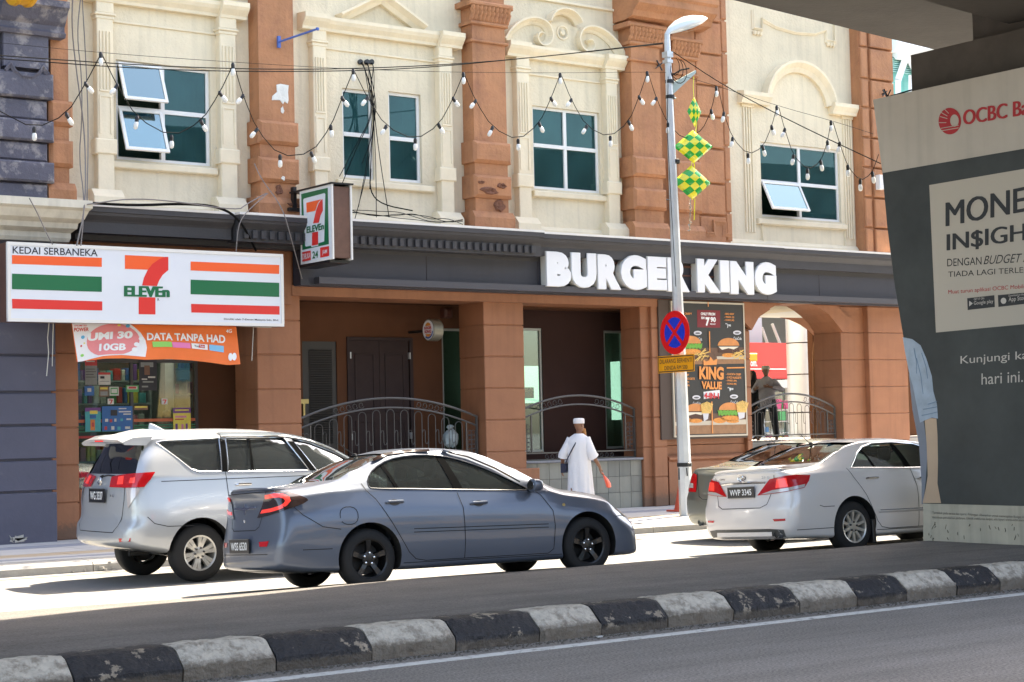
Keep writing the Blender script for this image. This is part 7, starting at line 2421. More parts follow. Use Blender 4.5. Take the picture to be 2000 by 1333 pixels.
obj('winged_emblem', k, CHROME, tb)
boot_lip(tb, BLUEP, 1.088, .60)
k = MB(); cb.ribbon(k, [(-.62, .20), (-.35, .215), (.35, .215), (.62, .20)], .05, 'rear', off=.004, raised=.004); obj('bumper_insert', k, mat('insert_black', (.02, .02, .022), .3), tb)
k = MB(); cb.ribbon(k, [(1.16, 1.335), (1.36, 1.40), (1.6, 1.425), (1.86, 1.425)], .022, 'side', -1, off=.014, raised=.012); cb.ribbon(k, [(2.02, 1.42), (2.3, 1.345), (2.6, 1.205), (2.86, 1.045)], .022, 'side', -1, off=.014, raised=.012); obj('window_visor', k, SMOKE, tb, smooth=True)
k = MB(); k.tube([(1.36, 0, 1.43), (1.16, 0, 1.57)], [.006, .003], 5); k.lathe([(.03, 0), (.02, .025), (0, .03)], (1.36, 0, 1.42), 'z', 10); obj('aerial', k, BLACKM, tb)
for sd_ in (-1, 1): cb.patch('head_lamp', [(4.18, .70), (4.36, .73), (4.42, .66), (4.40, .60), (4.26, .61)], CLEAR_L, tb, 'side', sd_, off=.006, step=.05)
k = MB(); c, n = cb.proj('side', 3.36, .775); k.lathe([(.022, 0), (.016, -.004)], c + V(0, -.002, 0), 'y', 16); obj('wing_badge', k, mat('badge_gold', (.30, .25, .12), .3, metal=.6), tb)
tb.rotation_euler = (R_(-3), 0, R_(-6)); tb.location = (8.945 - .13 * math.cos(R_(-6)), 16.785 - .13 * math.sin(R_(-6)), .045)

# ------------------------------------------------ silver people carrier
ST_M = [(.0, 1.77, .52, 1.73, .76, 1.25, .84, .85, .80, .47), (.25, 1.805, .57, 1.76, .80, 1.26, .885, .85, .85, .43), (.55, 1.83, .60, 1.785, .82, 1.26, .91, .85, .87, .37), (1.0, 1.815, .62, 1.77, .83, 1.24, .915, .85, .87, .29), (1.6, 1.82, .63, 1.775, .835, 1.235, .915, .84, .87, .28),
        (2.2, 1.80, .63, 1.755, .835, 1.22, .915, .83, .87, .28), (2.6, 1.755, .62, 1.705, .835, 1.21, .915, .82, .87, .28), (2.95, 1.66, .61, 1.61, .835, 1.20, .91, .81, .87, .28), (3.3, 1.50, .62, 1.44, .83, 1.19, .91, .80, .87, .28), (3.6, 1.30, .66, 1.25, .82, 1.16, .91, .79, .87, .28),
        (3.8, 1.20, .68, 1.15, .80, 1.09, .905, .77, .87, .28), (4.1, 1.13, .66, 1.08, .78, 1.0, .90, .74, .87, .28), (4.4, 1.05, .60, 1.0, .74, .92, .88, .70, .86, .28), (4.6, .92, .52, .88, .68, .8, .86, .62, .84, .28), (4.735, .8, .45, .77, .6, .7, .82, .55, .8, .3)]
dq = [(.66, 1.66), (.74, 1.682), (1.47, 1.70), (1.41, 1.30), (1.12, 1.305), (1.02, 1.34)]
dr = [(1.56, 1.703), (2.36, 1.688), (2.62, 1.275), (1.50, 1.295)]
df_ = [(2.47, 1.678), (2.75, 1.61), (3.1, 1.475), (3.46, 1.28), (3.5, 1.255), (2.73, 1.27)]
CM = dict(dx=-.12, L=4.735, st=ST_M, rear=[(.35, .02), (.5, .0), (.68, .01), (.76, .06), (1.0, .075), (1.16, .10), (1.25, .14), (1.45, .24), (1.64, .33), (1.72, .30), (1.9, .3)], front=[(.2, .0), (.5, .0), (.8, .06), (1.05, .15), (1.9, .15)], Lb=1.15, bow_r=.17, bow_f=.25, shoulder=.095,
          paint=SILVER, paint_label='silver metallic body', cabin=(.5, 3.35), dlo=[dq, dr, df_], panes=[[dq], [dr], [df_]], poff=.004, pillars=[([(1.86, 1.715), (1.885, 1.715), (1.845, 1.285), (1.81, 1.285)], 'window_divider'), ([(1.48, 1.72), (1.55, 1.725), (1.49, 1.29), (1.42, 1.295)], 'door_pillar'), ([(2.37, 1.71), (2.46, 1.70), (2.72, 1.265), (2.63, 1.27)], 'door_pillar')],
          rglass=[(-.68, 1.30), (.68, 1.30), (.60, 1.50), (.53, 1.66), (-.53, 1.66), (-.60, 1.50)], fglass=[(-.68, 1.25), (.68, 1.25), (.58, 1.66), (-.58, 1.66)],
          wheels=(1.09, 3.84), arch=.405, wz=.345, wr=.345, rim=.215, track=1.74, spokes=12, rim_m=ALLOY, style='pairs', lugs=6, under=.30, exh=(-.45, .36),
          gaps=[[(1.50, 1.75), (1.46, 1.30), (1.47, .9), (1.52, .5), (1.6, .36), (3.55, .34), (3.62, .6), (3.6, 1.1), (3.5, 1.22)], [(2.66, 1.27), (2.68, .9), (2.66, .345)], [(.42, .80), (.50, .72), (.66, .68), (1.0, .675)], [(.62, 1.205), (2.66, 1.21), (3.6, 1.17)]],
          rgaps=[[(-.58, 1.24), (-.60, 1.0), (-.56, .70), (-.48, .62), (.48, .62), (.56, .70), (.60, 1.0), (.58, 1.24)]],
          trim=mat('bright_trim', (.65, .66, .67), .18, metal=.9), handles=[(1.68, 1.13, 0), (2.85, 1.10, 0)], handle_m=CHROME, mirror=(3.42, 1.24), seat=(.05, .045, .04), seats=[(1.5, 2), (2.4, 2)], dash=1.12, glass=glass_mat('grey_car_glass', (.36, .40, .39), .24, body=(.11, .13, .135), bk=.30), rglassm=glass_mat('dark_rear_glass', (.10, .10, .10), .10))
tm_, cmv = make_car('m', CM, 'parked_car', 'silver people carrier with roof fin and big red tail lamps, parked before the convenience store')
for sd_ in (-1, 1):
    lamp = cmv.patch('tail_lamp', [(-.38, 1.145), (-.38, 1.265), (-.20, 1.29), (.02, 1.305), (.22, 1.315), (.185, 1.23), (.13, 1.145), (-.1, 1.14)], RED_L, tm_, 'diag', sd_, off=.012, step=.05)
    cmv.patch('bright_segment', [(-.25, 1.175), (-.25, 1.265), (-.16, 1.275), (-.15, 1.18)], RED_B, lamp, 'diag', sd_, off=.016, step=.05)
    cmv.patch('bright_segment', [(-.06, 1.19), (-.05, 1.25), (.02, 1.255), (.02, 1.19)], RED_B, lamp, 'diag', sd_, off=.016, step=.05)
    cmv.patch('clear_segment', [(-.10, 1.138), (.10, 1.138), (.06, 1.06), (-.02, .95), (-.06, .90), (-.08, 1.0)], CLEAR_L, lamp, 'diag', sd_, off=.010, step=.05)
    cmv.patch('reflector', [(-.18, .555), (.0, .56), (-.01, .522), (-.17, .515)], RED_L, tm_, 'diag', sd_, off=.006, step=None)
xq = cmv.proj('rear', .08, 1.02)[0].x
plate(tm_, xq - .02, .0, 1.045, .42, .145, 'WG 3337')
k = MB(); x_ = cmv.proj('rear', 0, 1.15)[0].x
k.tube([(x_ - .008, .06 * math.cos(R_(a)), 1.215 + .045 * math.sin(R_(a))) for a in range(0, 361, 30)], .006, 5); k.tube([(x_ - .010, .022 * math.cos(R_(a)), 1.215 + .044 * math.sin(R_(a))) for a in range(0, 361, 30)], .005, 5); k.tube([(x_ - .010, .045 * math.cos(R_(a)), 1.23 + .017 * math.sin(R_(a))) for a in range(0, 361, 30)], .005, 5)
obj('emblem', k, CHROME, tm_)
k = MB(); x_ = cmv.proj('rear', -.38, 1.0)[0].x; text_box(k, '2.0 G', (x_ - .004, -.24, 1.06), (x_ - .004, -.40, 1.06), (x_ - .004, -.24, 1.03), V(-1, 0, 0), off=.02); obj('badge_lettering', k, CHROME, tm_)
# roof spoiler
k = MB(); pr = []
for (y, zc0) in ((-.62, -.03), (-.5, 0), (-.25, .012), (0, .015), (.25, .012), (.5, 0), (.62, -.03)):
    pr.append([(.50, y * 1.0, 1.765 + zc0), (.25, y * .99, 1.755 + zc0), (.06 + abs(y) * .09, y * .97, 1.70 + zc0), (.09 + abs(y) * .09, y * .97, 1.672 + zc0), (.42, y * .97, 1.66 + zc0)])
vs = [p for r in pr for p in r]; k.add(vs, [(i * 5 + j, i * 5 + (j + 1) % 5, (i + 1) * 5 + (j + 1) % 5, (i + 1) * 5 + j) for i in range(6) for j in range(5)] + [(0, 1, 2, 3, 4), (34, 33, 32, 31, 30)])
sp_ = obj('roof_spoiler', k, SILVER, tm_, smooth=True, sharp=40)
k = MB(); k.box(.125, .16, -.10, .10, 1.685, 1.700); 
for i, v in enumerate(k.v): k.v[i] = (v[0] - .05, v[1], v[2])
obj('brake_light', k, RED_B, sp_)
k = MB(); k.add([(.95, -.03, 1.80), (.95, .03, 1.80), (.72, .02, 1.80), (.72, -.02, 1.80), (.74, 0, 1.90), (.80, 0, 1.885)], [(3, 2, 4), (0, 3, 4, 5), (1, 5, 4, 2), (0, 5, 1)]); obj('roof_fin', k, SILVER, tm_)
k = MB(); xg = cmv.proj('rear', .1, 1.28)[0].x; k.tube([(xg - .01, .05, 1.265), (xg + .0, -.10, 1.285), (cmv.proj('rear', -.3, 1.285)[0].x - .01, -.3, 1.275)], .010, 5); k.lathe([(.03, 0), (.02, -.03)], (xg, .05, 1.262), 'x', 10); obj('rear_wiper', k, BLACKM, tm_)
k = MB()
for sd_ in (-1, 1): cmv.ribbon(k, [(1.50, 1.735), (2.40, 1.72), (2.75, 1.655), (3.1, 1.52), (3.4, 1.35)], .05, 'side', sd_, off=.012, raised=.008)
obj('window_visor', k, mat('visor_smoke', (.10, .12, .14), .15, coat=.5), tm_, smooth=True)
# bright-line above visor
k = MB()
for sd_ in (-1, 1): cmv.ribbon(k, [(1.50, 1.708), (2.40, 1.693), (2.75, 1.628), (3.1, 1.492)], .010, 'side', sd_, off=.022, raised=.004)
obj('visor_bright_line', k, mat('bright_trim', (.65, .66, .67), .18, metal=.9), tm_, smooth=True)
tm_.location = (8.46 + .12, 20.11, -.005)

# ------------------------------------------------ pearl saloon and the grey one behind it
ST_C = [(.0, 1.09, .62, 1.065, .76, 1.00, .87, .74, .81, .22), (.22, 1.115, .66, 1.09, .80, 1.01, .895, .74, .85, .21), (.5, 1.135, .68, 1.11, .82, 1.02, .905, .74, .87, .20), (.66, 1.17, .67, 1.14, .825, 1.03, .91, .74, .87, .19), (.95, 1.30, .63, 1.26, .83, 1.03, .91, .74, .87, .19), (1.3, 1.43, .60, 1.385, .835, 1.03, .91, .74, .87, .18),
        (1.65, 1.475, .585, 1.435, .835, 1.02, .91, .74, .87, .18), (2.1, 1.48, .58, 1.44, .835, 1.01, .91, .74, .87, .18), (2.55, 1.455, .58, 1.41, .835, 1.0, .905, .73, .87, .18), (2.95, 1.36, .59, 1.315, .83, .985, .905, .72, .87, .18), (3.3, 1.18, .63, 1.14, .82, .965, .90, .71, .87, .18), (3.52, 1.06, .67, 1.02, .81, .93, .90, .70, .87, .18),
        (3.9, .98, .66, .94, .79, .86, .89, .66, .86, .18), (4.3, .89, .61, .85, .75, .77, .87, .6, .85, .18), (4.6, .79, .54, .76, .70, .69, .85, .52, .83, .18), (4.82, .66, .46, .64, .62, .58, .80, .45, .8, .2)]
dlo_c = [(1.13, 1.075), (1.36, 1.255), (1.52, 1.34), (1.72, 1.385), (2.1, 1.392), (2.5, 1.365), (2.85, 1.265), (3.2, 1.075), (3.22, 1.03), (2.1, 1.045)]
def camry(paint, plabel, plate_t, lamp_light):
    return dict(dx=.08, L=4.82, st=ST_C, rear=[(.15, .08), (.28, .03), (.36, .0), (.6, .0), (.70, .03), (.85, .055), (1.0, .07), (1.09, .035), (1.6, .03)], front=[(.1, .0), (.3, .0), (.5, .02), (.65, .07), (.8, .12), (1.5, .12)], Lb=.66, bow_r=.15, bow_f=.26,
          paint=paint, paint_label=plabel, cabin=(.85, 3.15), dlo=[dlo_c], panes=[[dlo_c]], pillars=[([(2.05, 1.43), (2.13, 1.43), (2.24, 1.03), (2.13, 1.03)], 'door_pillar'), ([(1.45, 1.37), (1.475, 1.38), (1.59, 1.045), (1.555, 1.045)], 'window_divider')],
          rglass=[(-.68, 1.165), (-.3, 1.155), (.3, 1.155), (.68, 1.165), (.565, 1.405), (.3, 1.422), (-.3, 1.422), (-.565, 1.405)], fglass=[(-.68, 1.06), (.68, 1.06), (.56, 1.38), (-.56, 1.38)],
          wheels=(1.06, 3.83), arch=.375, wz=.325, wr=.325, rim=.212, track=1.76, spokes=10, rim_m=ALLOY, style='multi', lugs=5, under=.17, exh=(-.62, .26),
          gaps=[[(1.05, 1.07), (1.12, .95), (1.28, .72), (1.46, .38), (1.54, .30), (1.68, .275), (3.3, .27), (3.36, .6), (3.3, .95)], [(2.19, 1.03), (2.23, .8), (2.22, .275)], [(.45, .62), (.52, .60), (.70, .60)], [(.1, .33), (.68, .33)], [(1.45, .265), (3.4, .25)]],
          rgaps=[[(-.56, 1.06), (-.54, .86), (-.46, .66), (-.36, .62), (.36, .62), (.46, .66), (.54, .86), (.56, 1.06)]],
          trim=mat('bright_trim', (.65, .66, .67), .18, metal=.9), handles=[(1.43, .925, 0), (2.42, .90, 0)], handle_m=CHROME, mirror=(3.18, 1.02), seat=(.10, .12, .14), seats=[(1.55, 2), (2.4, 2)], dash=.96, glass=GLASS_CARL, rglassm=glass_mat('green_rear_glass', (.42, .52, .46), .16))
CC = camry(PEARL, 'pearly white body', 'WVP 3345', True)
tcm, ccm = make_car('c', CC, 'parked_car', 'pearly white saloon car with chrome boot strip, half hidden by the bank board')


def camry_rear(tc_, cr, plate_t, paint):
    for sd_ in (-1, 1):
        lamp = cr.patch('tail_lamp', [(-.40, .775), (-.32, .87), (-.23, .975), (-.10, 1.0), (.10, 1.01), (.27, 1.0), (.25, .93), (.19, .845), (.0, .81), (-.2, .79)], RED_L, tc_, 'diag', sd_, off=.010, step=.05)
        cr.patch('bright_segment', [(-.16, .86), (-.14, .965), (-.02, .98), (.0, .87)], RED_B, lamp, 'diag', sd_, off=.014, step=.05)
        cr.patch('clear_segment', [(-.36, .785), (-.20, .835), (.0, .855), (.20, .89), (.19, .85), (.0, .815), (-.2, .795)], CLEAR_L, lamp, 'diag', sd_, off=.015, step=.05)
        cr.patch('reflector', [(-.22, .475), (-.06, .478), (-.06, .448), (-.20, .445)], RED_L, tc_, 'diag', sd_, off=.006, step=None)
    plate(tc_, cr.proj('rear', 0, .82)[0].x - .014, .0, .825, .48, .115, plate_t)
    k = MB(); cr.ribbon(k, [(-.42, .935), (-.2, .945), (.2, .945), (.42, .935)], .028, 'rear', off=.006, raised=.012); obj('chrome_strip', k, CHROME, tc_, smooth=True)
    k = MB(); x_ = cr.proj('rear', 0, 1.01)[0].x
    k.tube([(x_ - .008, .07 * math.cos(R_(a)), 1.01 + .048 * math.sin(R_(a))) for a in range(0, 361, 30)], .007, 5); k.tube([(x_ - .010, .025 * math.cos(R_(a)), 1.01 + .046 * math.sin(R_(a))) for a in range(0, 361, 30)], .006, 5); k.tube([(x_ - .010, .05 * math.cos(R_(a)), 1.025 + .018 * math.sin(R_(a))) for a in range(0, 361, 30)], .006, 5)
    obj('emblem', k, CHROME, tc_)
    k = MB()
    text_box(k, 'Camry', (x_ + .02, .46, 1.015), (x_ + .005, .33, 1.015), (x_ + .02, .46, .985), V(-1, 0, 0), off=.02, shear=.2); text_box(k, '2.0 G', (x_ + .005, -.36, 1.015), (x_ + .02, -.49, 1.015), (x_ + .005, -.36, .985), V(-1, 0, 0), off=.02)
    obj('badge_lettering', k, CHROME, tc_)
    boot_lip(tc_, paint, 1.10, .62)
    k = MB(); cr.ribbon(k, [(-.70, .295), (-.5, .31), (.5, .31), (.70, .295)], .09, 'rear', off=.004, raised=.0); obj('bumper_insert', k, mat('insert_grey', (.10, .10, .095), .5), tc_)
    k = MB(); cr.ribbon(k, [(-.52, .275), (.52, .275)], .085, 'rear', off=.008, raised=.02); obj('diffuser', k, paint, tc_, smooth=True)
    k = MB(); k.lathe([(.052, -.02), (.052, .06), (.044, .06), (.040, -.01)], (.06, -.62, .285), 'x', 20, caps=False); obj('exhaust_tip', k, CHROME, tc_, smooth=True)
    k = MB(); k.tube([(1.30, 0, 1.42), (1.12, 0, 1.56)], [.006, .003], 5); k.lathe([(.035, 0), (.02, .025), (0, .03)], (1.31, 0, 1.415), 'z', 10); obj('aerial', k, BLACKM, tc_)


camry_rear(tcm, ccm, 'WVP 3345', PEARL)
k = MB(); ccm.ribbon(k, [(1.48, .50), (3.2, .49)], .05, 'side', -1, off=.002, raised=.014); obj('side_moulding', k, PEARL, tcm, smooth=True)
k = MB(); ccm.ribbon(k, [(1.50, .515), (3.2, .505)], .012, 'side', -1, off=.012, raised=.004); obj('moulding_bright_line', k, mat('moulding_line', (.25, .26, .26), .3, metal=.5), tcm, smooth=True)
k = MB(); k.cbox(1.44, 1.50, -.90, -.70, .10, .40, .01); obj('mud_flap', k, BLACKM, tcm)
tcm.location = (15.94 - .08, 16.62, .02); tcm.rotation_euler = (R_(-2.6), 0, R_(-2))
CD = camry(OLIVE, 'greenish grey metallic body', 'X', True)
CD['rglassm'] = glass_mat('pale_rear_glass', (.4, .5, .46), .35)
tcd, ccd = make_car('d', CD, 'parked_car', 'greenish grey saloon car peeping out behind the pearly white saloon')
for sd_ in (-1, 1):
    lamp = ccd.patch('tail_lamp', [(-.20, .72), (-.17, .98), (-.10, 1.0), (.10, .99), (.16, .90), (.10, .76), (.0, .72)], RED_L, tcd, 'diag', sd_, off=.010, step=.05)
    ccd.patch('clear_segment', [(-.12, .78), (-.10, .85), (.0, .85), (.0, .78)], CLEAR_L, lamp, 'diag', sd_, off=.014, step=.05)
k = MB(); k.lathe([(.05, -.02), (.05, .06), (.042, .06), (.038, -.01)], (.06, .45, .27), 'x', 20, caps=False); obj('exhaust_tip', k, CHROME, tcd, smooth=True)
k = MB(); k.tube([(1.30, .1, 1.42), (1.12, .12, 1.58)], [.006, .003], 5); obj('aerial', k, BLACKM, tcd)
tcd.location = (18.0, 19.35, .0); tcd.rotation_euler = (0, 0, R_(0))

# ================================================================== PEOPLE
SKIN = mat('brown_skin', (.23, .105, .06), .55, var=.06, vscale=8); SKIN2 = mat('tan_skin', (.26, .13, .08), .55)


def skin_mesh(joints, bones, sub=2):
    me = bpy.data.meshes.new('body'); names = list(joints)
    me.from_pydata([joints[n][0] for n in names], [(names.index(a), names.index(b)) for a, b in bones], [])
    o = bpy.data.objects.new('sk', me); COL.objects.link(o)
    md = o.modifiers.new('s', 'SKIN')
    if not me.skin_vertices:
        raise RuntimeError('no skin layer')
    for i, n in enumerate(names):
        r = joints[n][1]; r = (r, r) if not isinstance(r, tuple) else r
        me.skin_vertices[0].data[i].radius = r
        me.skin_vertices[0].data[i].use_root = (i == 0)
    o.modifiers.new('u', 'SUBSURF').levels = sub
    md.use_smooth_shade = True
    dg = bpy.context.evaluated_depsgraph_get()
    m2 = bpy.data.meshes.new_from_object(o.evaluated_get(dg))
    bpy.data.objects.remove(o)
    return m2


def ring_loft(mb, rings, n=24, caps=True):
    """rings: (cx, cy, cz, rx, ry, twist-noise amp)"""
    vs = []
    for i, (cx, cy, cz, rx, ry, am) in enumerate(rings):
        for j in range(n):
            a = 2 * math.pi * j / n
            f = 1 + am * (math.sin(a * 9 + i * .35) * .35 + math.sin(a * 5 + 1.3 + i * .2) * .4 + math.sin(a * 14 - i * .5) * .15)
            vs.append((cx + rx * f * math.cos(a), cy + ry * f * math.sin(a), cz))
    fs = [(i * n + j, i * n + (j + 1) % n, (i + 1) * n + (j + 1) % n, (i + 1) * n + j) for i in range(len(rings) - 1) for j in range(n)]
    if caps: fs += [tuple(range(n)), tuple(range(len(rings) * n - 1, (len(rings) - 1) * n - 1, -1))]
    mb.add(vs, fs)


def head(parent_joints, c, r=.095, face=V(1, 0, 0)):
    pass


def hand(J, B, root, wrist, dirv, side, curl=.5, palm=V(1, 0, 0), pre='r'):
    """palm and five fingers hanging from the wrist joint; dirv = direction of the fingers, palm = thumb side"""
    d = dirv.normalized(); t = palm.normalized(); n = d.cross(t).normalized()
    w = Vector(wrist)
    J[pre + 'palm'] = (w + d * .055, (.030, .018)); B.append((root, pre + 'palm'))
    spec = [('idx', .026, .075, .0085), ('mid', .009, .082, .0088), ('rng', -.009, .077, .0084), ('ltl', -.025, .060, .0075)]
    for nm, off, ln, r in spec:
        k0 = w + d * .095 + t * off
        k1 = k0 + d * ln * .5 + n * ln * .10 * curl
        k2 = k1 + d * ln * .28 * (1 - curl * .4) + n * ln * .38 * curl
        k3 = k2 + d * ln * .10 * (1 - curl) + n * ln * .25 * curl
        J[pre + nm + '0'] = (k0, r * 1.25); J[pre + nm + '1'] = (k1, r); J[pre + nm + '2'] = (k2, r * .92); J[pre + nm + '3'] = (k3, r * .8)
        B += [(pre + 'palm', pre + nm + '0'), (pre + nm + '0', pre + nm + '1'), (pre + nm + '1', pre + nm + '2'), (pre + nm + '2', pre + nm + '3')]
    a = w + d * .035 + t * .030; b = a + t * .022 + d * .030 + n * .012; c = b + d * .028 + n * .016
    J[pre + 'th0'] = (a, .013); J[pre + 'th1'] = (b, .0105); J[pre + 'th2'] = (c, .009)
    B += [(pre + 'palm', pre + 'th0'), (pre + 'th0', pre + 'th1'), (pre + 'th1', pre + 'th2')]


def head_mesh(mb, c, yaw, s=1.0, nose=True):
    """head with brow, nose, mouth, chin, ears; looks along +x before the yaw"""
    n = 28; rings = []
    prof = [(-.118, .030, .03, .035), (-.108, .052, .045, .030), (-.085, .066, .056, .020), (-.055, .078, .064, .012), (-.02, .086, .071, .004), (.01, .091, .075, 0), (.045, .094, .077, -.004), (.075, .088, .072, -.006), (.10, .070, .058, -.006), (.115, .045, .038, -.006), (.121, .012, .01, -.006)]
    vs = []
    cy, sy = math.cos(yaw), math.sin(yaw)
    for (z, rx, ry, ox) in prof:
        for j in range(n):
            a = 2 * math.pi * j / n; x = ox + rx * math.cos(a); y = ry * math.sin(a)
            fr = max(0, math.cos(a)) ** 14
            if -.05 < z < .02: x += fr * (.020 if z < -.01 else .012)          # nose
            if abs(z + .055) < .01: x += fr * .006
            e = max(0, math.cos(a - .45)) ** 30 + max(0, math.cos(a + .45)) ** 30
            if 0 < z < .03: x -= e * .010
            vs.append((x * s, y * s, z * s))
    m = len(prof)
    fs = [(i * n + j, i * n + (j + 1) % n, (i + 1) * n + (j + 1) % n, (i + 1) * n + j) for i in range(m - 1) for j in range(n)] + [tuple(range(n)), tuple(range(m * n - 1, (m - 1) * n - 1, -1))]
    for sd_ in (-1, 1):      # ears
        b = len(vs); k = 10
        for (o_, r) in ((.0, 1.), (.014, .8)):
            for j in range(k):
                a = 2 * math.pi * j / k; vs.append(((-.005 + .017 * r * math.cos(a)) * s, sd_ * (.073 + o_) * s, (-.005 + .030 * r * math.sin(a)) * s))
        fs += [(b + j, b + (j + 1) % k, b + k + (j + 1) % k, b + k + j) for j in range(k)] + [tuple(b + k + j for j in range(k))]
    mb.add([(c.x + x * cy - y * sy, c.y + x * sy + y * cy, c.z + z) for x, y, z in vs], fs)


def merge(me, mb):
    """append MB geometry to a mesh (the head onto the body: one object)"""
    bm = bmesh.new(); bm.from_mesh(me)
    m2 = mb.mesh('h', True, 80); bm.from_mesh(m2)
    for f in bm.faces: f.smooth = True
    bm.to_mesh(me); bm.free(); return me


# ---- man in white: walks away to the right, built in local axes (x ahead, z up), then turned
mw = thing('person', 'bearded man in long white robe and white skullcap walking with an orange bag', 'person')
J = {}; Bn = []
J['pelvis'] = (V(0, 0, .92), (.13, .10)); J['waist'] = (V(0, 0, 1.08), (.125, .09)); J['chest'] = (V(.0, 0, 1.28), (.15, .10)); J['neck0'] = (V(.01, 0, 1.44), .06); J['neck'] = (V(.02, 0, 1.50), .052); J['skull'] = (V(.03, 0, 1.56), .055)
Bn += [('pelvis', 'waist'), ('waist', 'chest'), ('chest', 'neck0'), ('neck0', 'neck'), ('neck', 'skull')]
for sd_, p, fx_, fy_ in ((1, 'l', -.16, .0), (-1, 'r', .22, .0)):
    J[p + 'hip'] = (V(0, sd_ * .09, .86), .085); J[p + 'knee'] = (V(fx_ * .55, sd_ * .09, .48), .058); J[p + 'ank'] = (V(fx_ * 1.1 - .02, sd_ * .085, .09), .040); J[p + 'heel'] = (V(fx_ * 1.1 - .05, sd_ * .085, .035), .034); J[p + 'toe'] = (V(fx_ * 1.1 + .14, sd_ * .09, .028), (.026, .036))
    Bn += [('pelvis', p + 'hip'), (p + 'hip', p + 'knee'), (p + 'knee', p + 'ank'), (p + 'ank', p + 'heel'), (p + 'heel', p + 'toe')]
    J[p + 'sho'] = (V(0, sd_ * .17, 1.38), .062)
    if sd_ > 0:      # arm on the far/left side hangs a little back and outwards
        J[p + 'elb'] = (V(-.05, .27, 1.12), .043); J[p + 'wri'] = (V(.02, .325, .90), .029)
    else:
        J[p + 'elb'] = (V(-.03, -.25, 1.11), .043); J[p + 'wri'] = (V(.10, -.34, .89), .029)
    Bn += [('chest', p + 'sho'), (p + 'sho', p + 'elb'), (p + 'elb', p + 'wri')]
hand(J, Bn, 'lwri', J['lwri'][0], V(.04, .03, -1), 1, .55, V(1, 0, 0), 'l')
hand(J, Bn, 'rwri', J['rwri'][0], V(.22, -.12, -.97), -1, .8, V(1, .1, 0), 'r')
me = skin_mesh(J, Bn, 1)
k = MB(); head_mesh(k, V(.035, 0, 1.62), R_(-28)); me = merge(me, k)
link('body', me, SKIN, mw)
ROBE = mat('white_robe_cotton', (.74, .73, .76), .85, bump=.6, bscale=9)
k = MB(); R0 = []
for (z, rx, ry, cx_, am) in ((.16, .20, .235, .03, .16), (.28, .19, .235, .03, .14), (.5, .17, .225, .02, .12), (.75, .155, .215, .01, .09), (.92, .150, .205, 0, .07), (1.05, .145, .195, 0, .055), (1.2, .15, .20, 0, .035), (1.32, .145, .215, 0, .01), (1.39, .125, .20, 0, .005), (1.44, .09, .13, .005, 0), (1.475, .068, .075, .012, 0)):
    R0.append((cx_, 0, z, rx, ry, am))
ring_loft(k, R0, 72, caps=False)
rb = obj('robe', k, ROBE, mw, smooth=True, sharp=80)
for sd_, p in ((1, 'l'), (-1, 'r')):
    k = MB(); a = J[p + 'sho'][0] + V(0, -sd_ * .04, .005); b = J[p + 'elb'][0]; c = b.lerp(J[p + 'wri'][0], .22)
    k.tube([a, a.lerp(b, .3), a.lerp(b, .65), b, c], [.085, .082, .082, .086, .092], 16, caps=False)
    obj('sleeve', k, ROBE, rb, smooth=True, sharp=80)
k = MB(); yw = R_(-28)
k.lathe([(.0975, -.035), (.099, .0), (.098, .03), (.09, .050), (.06, .058), (0, .060)], V(.033, 0, 1.685), 'z', 28, caps=False)
obj('skullcap', k, mat('cap_white', (.72, .70, .72), .85), mw, smooth=True, sharp=70)
k = MB(); d = V(math.cos(yw), math.sin(yw), 0); base = V(.035, 0, 1.62)
k.tube([base + d * .075 + V(0, 0, -.07), base + d * .10 + V(0, 0, -.13), base + d * .12 + V(0, 0, -.22), base + d * .14 + V(0, 0, -.32), base + d * .16 + V(0, 0, -.40)], [.055, .055, .042, .028, .006], 12)
obj('beard', k, mat('henna_beard', (.36, .16, .05), .8, var=.25, vscale=40, bump=.6, bscale=60), mw, smooth=True)
k = MB(); k.tube(smooth_poly([tuple(p) for p in (V(.10, -.06, 1.46), V(.02, -.075, 1.475), V(-.09, -.05, 1.42), V(-.155, .03, 1.28), V(-.165, .12, 1.12), V(-.13, .20, .98), V(-.05, .225, .93))], 2, False), .011, 5); k.cbox(-.16, .06, .20, .29, .80, .96, .02)
obj('shoulder_bag', k, mat('navy_strap', (.012, .015, .04), .7), mw)
k = MB(); hp = J['rwri'][0] + V(.05, -.03, -.12)
bag_r = [(hp.x, hp.y, hp.z + .02, .008, .008, 0), (hp.x + .01, hp.y - .02, hp.z - .03, .018, .012, .1), (hp.x + .02, hp.y - .06, hp.z - .10, .055, .035, .14), (hp.x + .03, hp.y - .09, hp.z - .17, .085, .04, .14), (hp.x + .03, hp.y - .10, hp.z - .23, .075, .04, .1), (hp.x + .03, hp.y - .10, hp.z - .25, .03, .02, .1)]
k2 = MB(); ring_loft(k2, bag_r, 18)
BAGM = mat('orange_plastic', (.80, .11, .05), .35)
fx_h = V(19.55, 24.25, .155)
mw.location = fx_h
c0 = at(1130, 850, 24.25); mw.location = (c0.x - .0, 24.25, .155); mw.rotation_euler = (0, 0, R_(33)); mw.scale = (1.0, 1.0, 1.0)
bg_ = obj('carrier_bag', k2, BAGM, None, smooth=True); tag(bg_, 'small orange plastic bag held in the hand of the man in white', 'bag')
bg_.location = mw.location; bg_.rotation_euler = mw.rotation_euler
for f in ('lheel', 'rheel'):
    pass
k = MB()
for p in ('l', 'r'):
    h = J[p + 'heel'][0]; t_ = J[p + 'toe'][0]; k.prism([(-.05, -.045), (.02, -.05), (.16, -.048), (.22, -.02), (.22, .02), (.16, .048), (.02, .045), (-.05, .04)], V(h.x, h.y, -.005), V(1, 0, 0), V(0, 1, 0), V(0, 0, 1), .018)
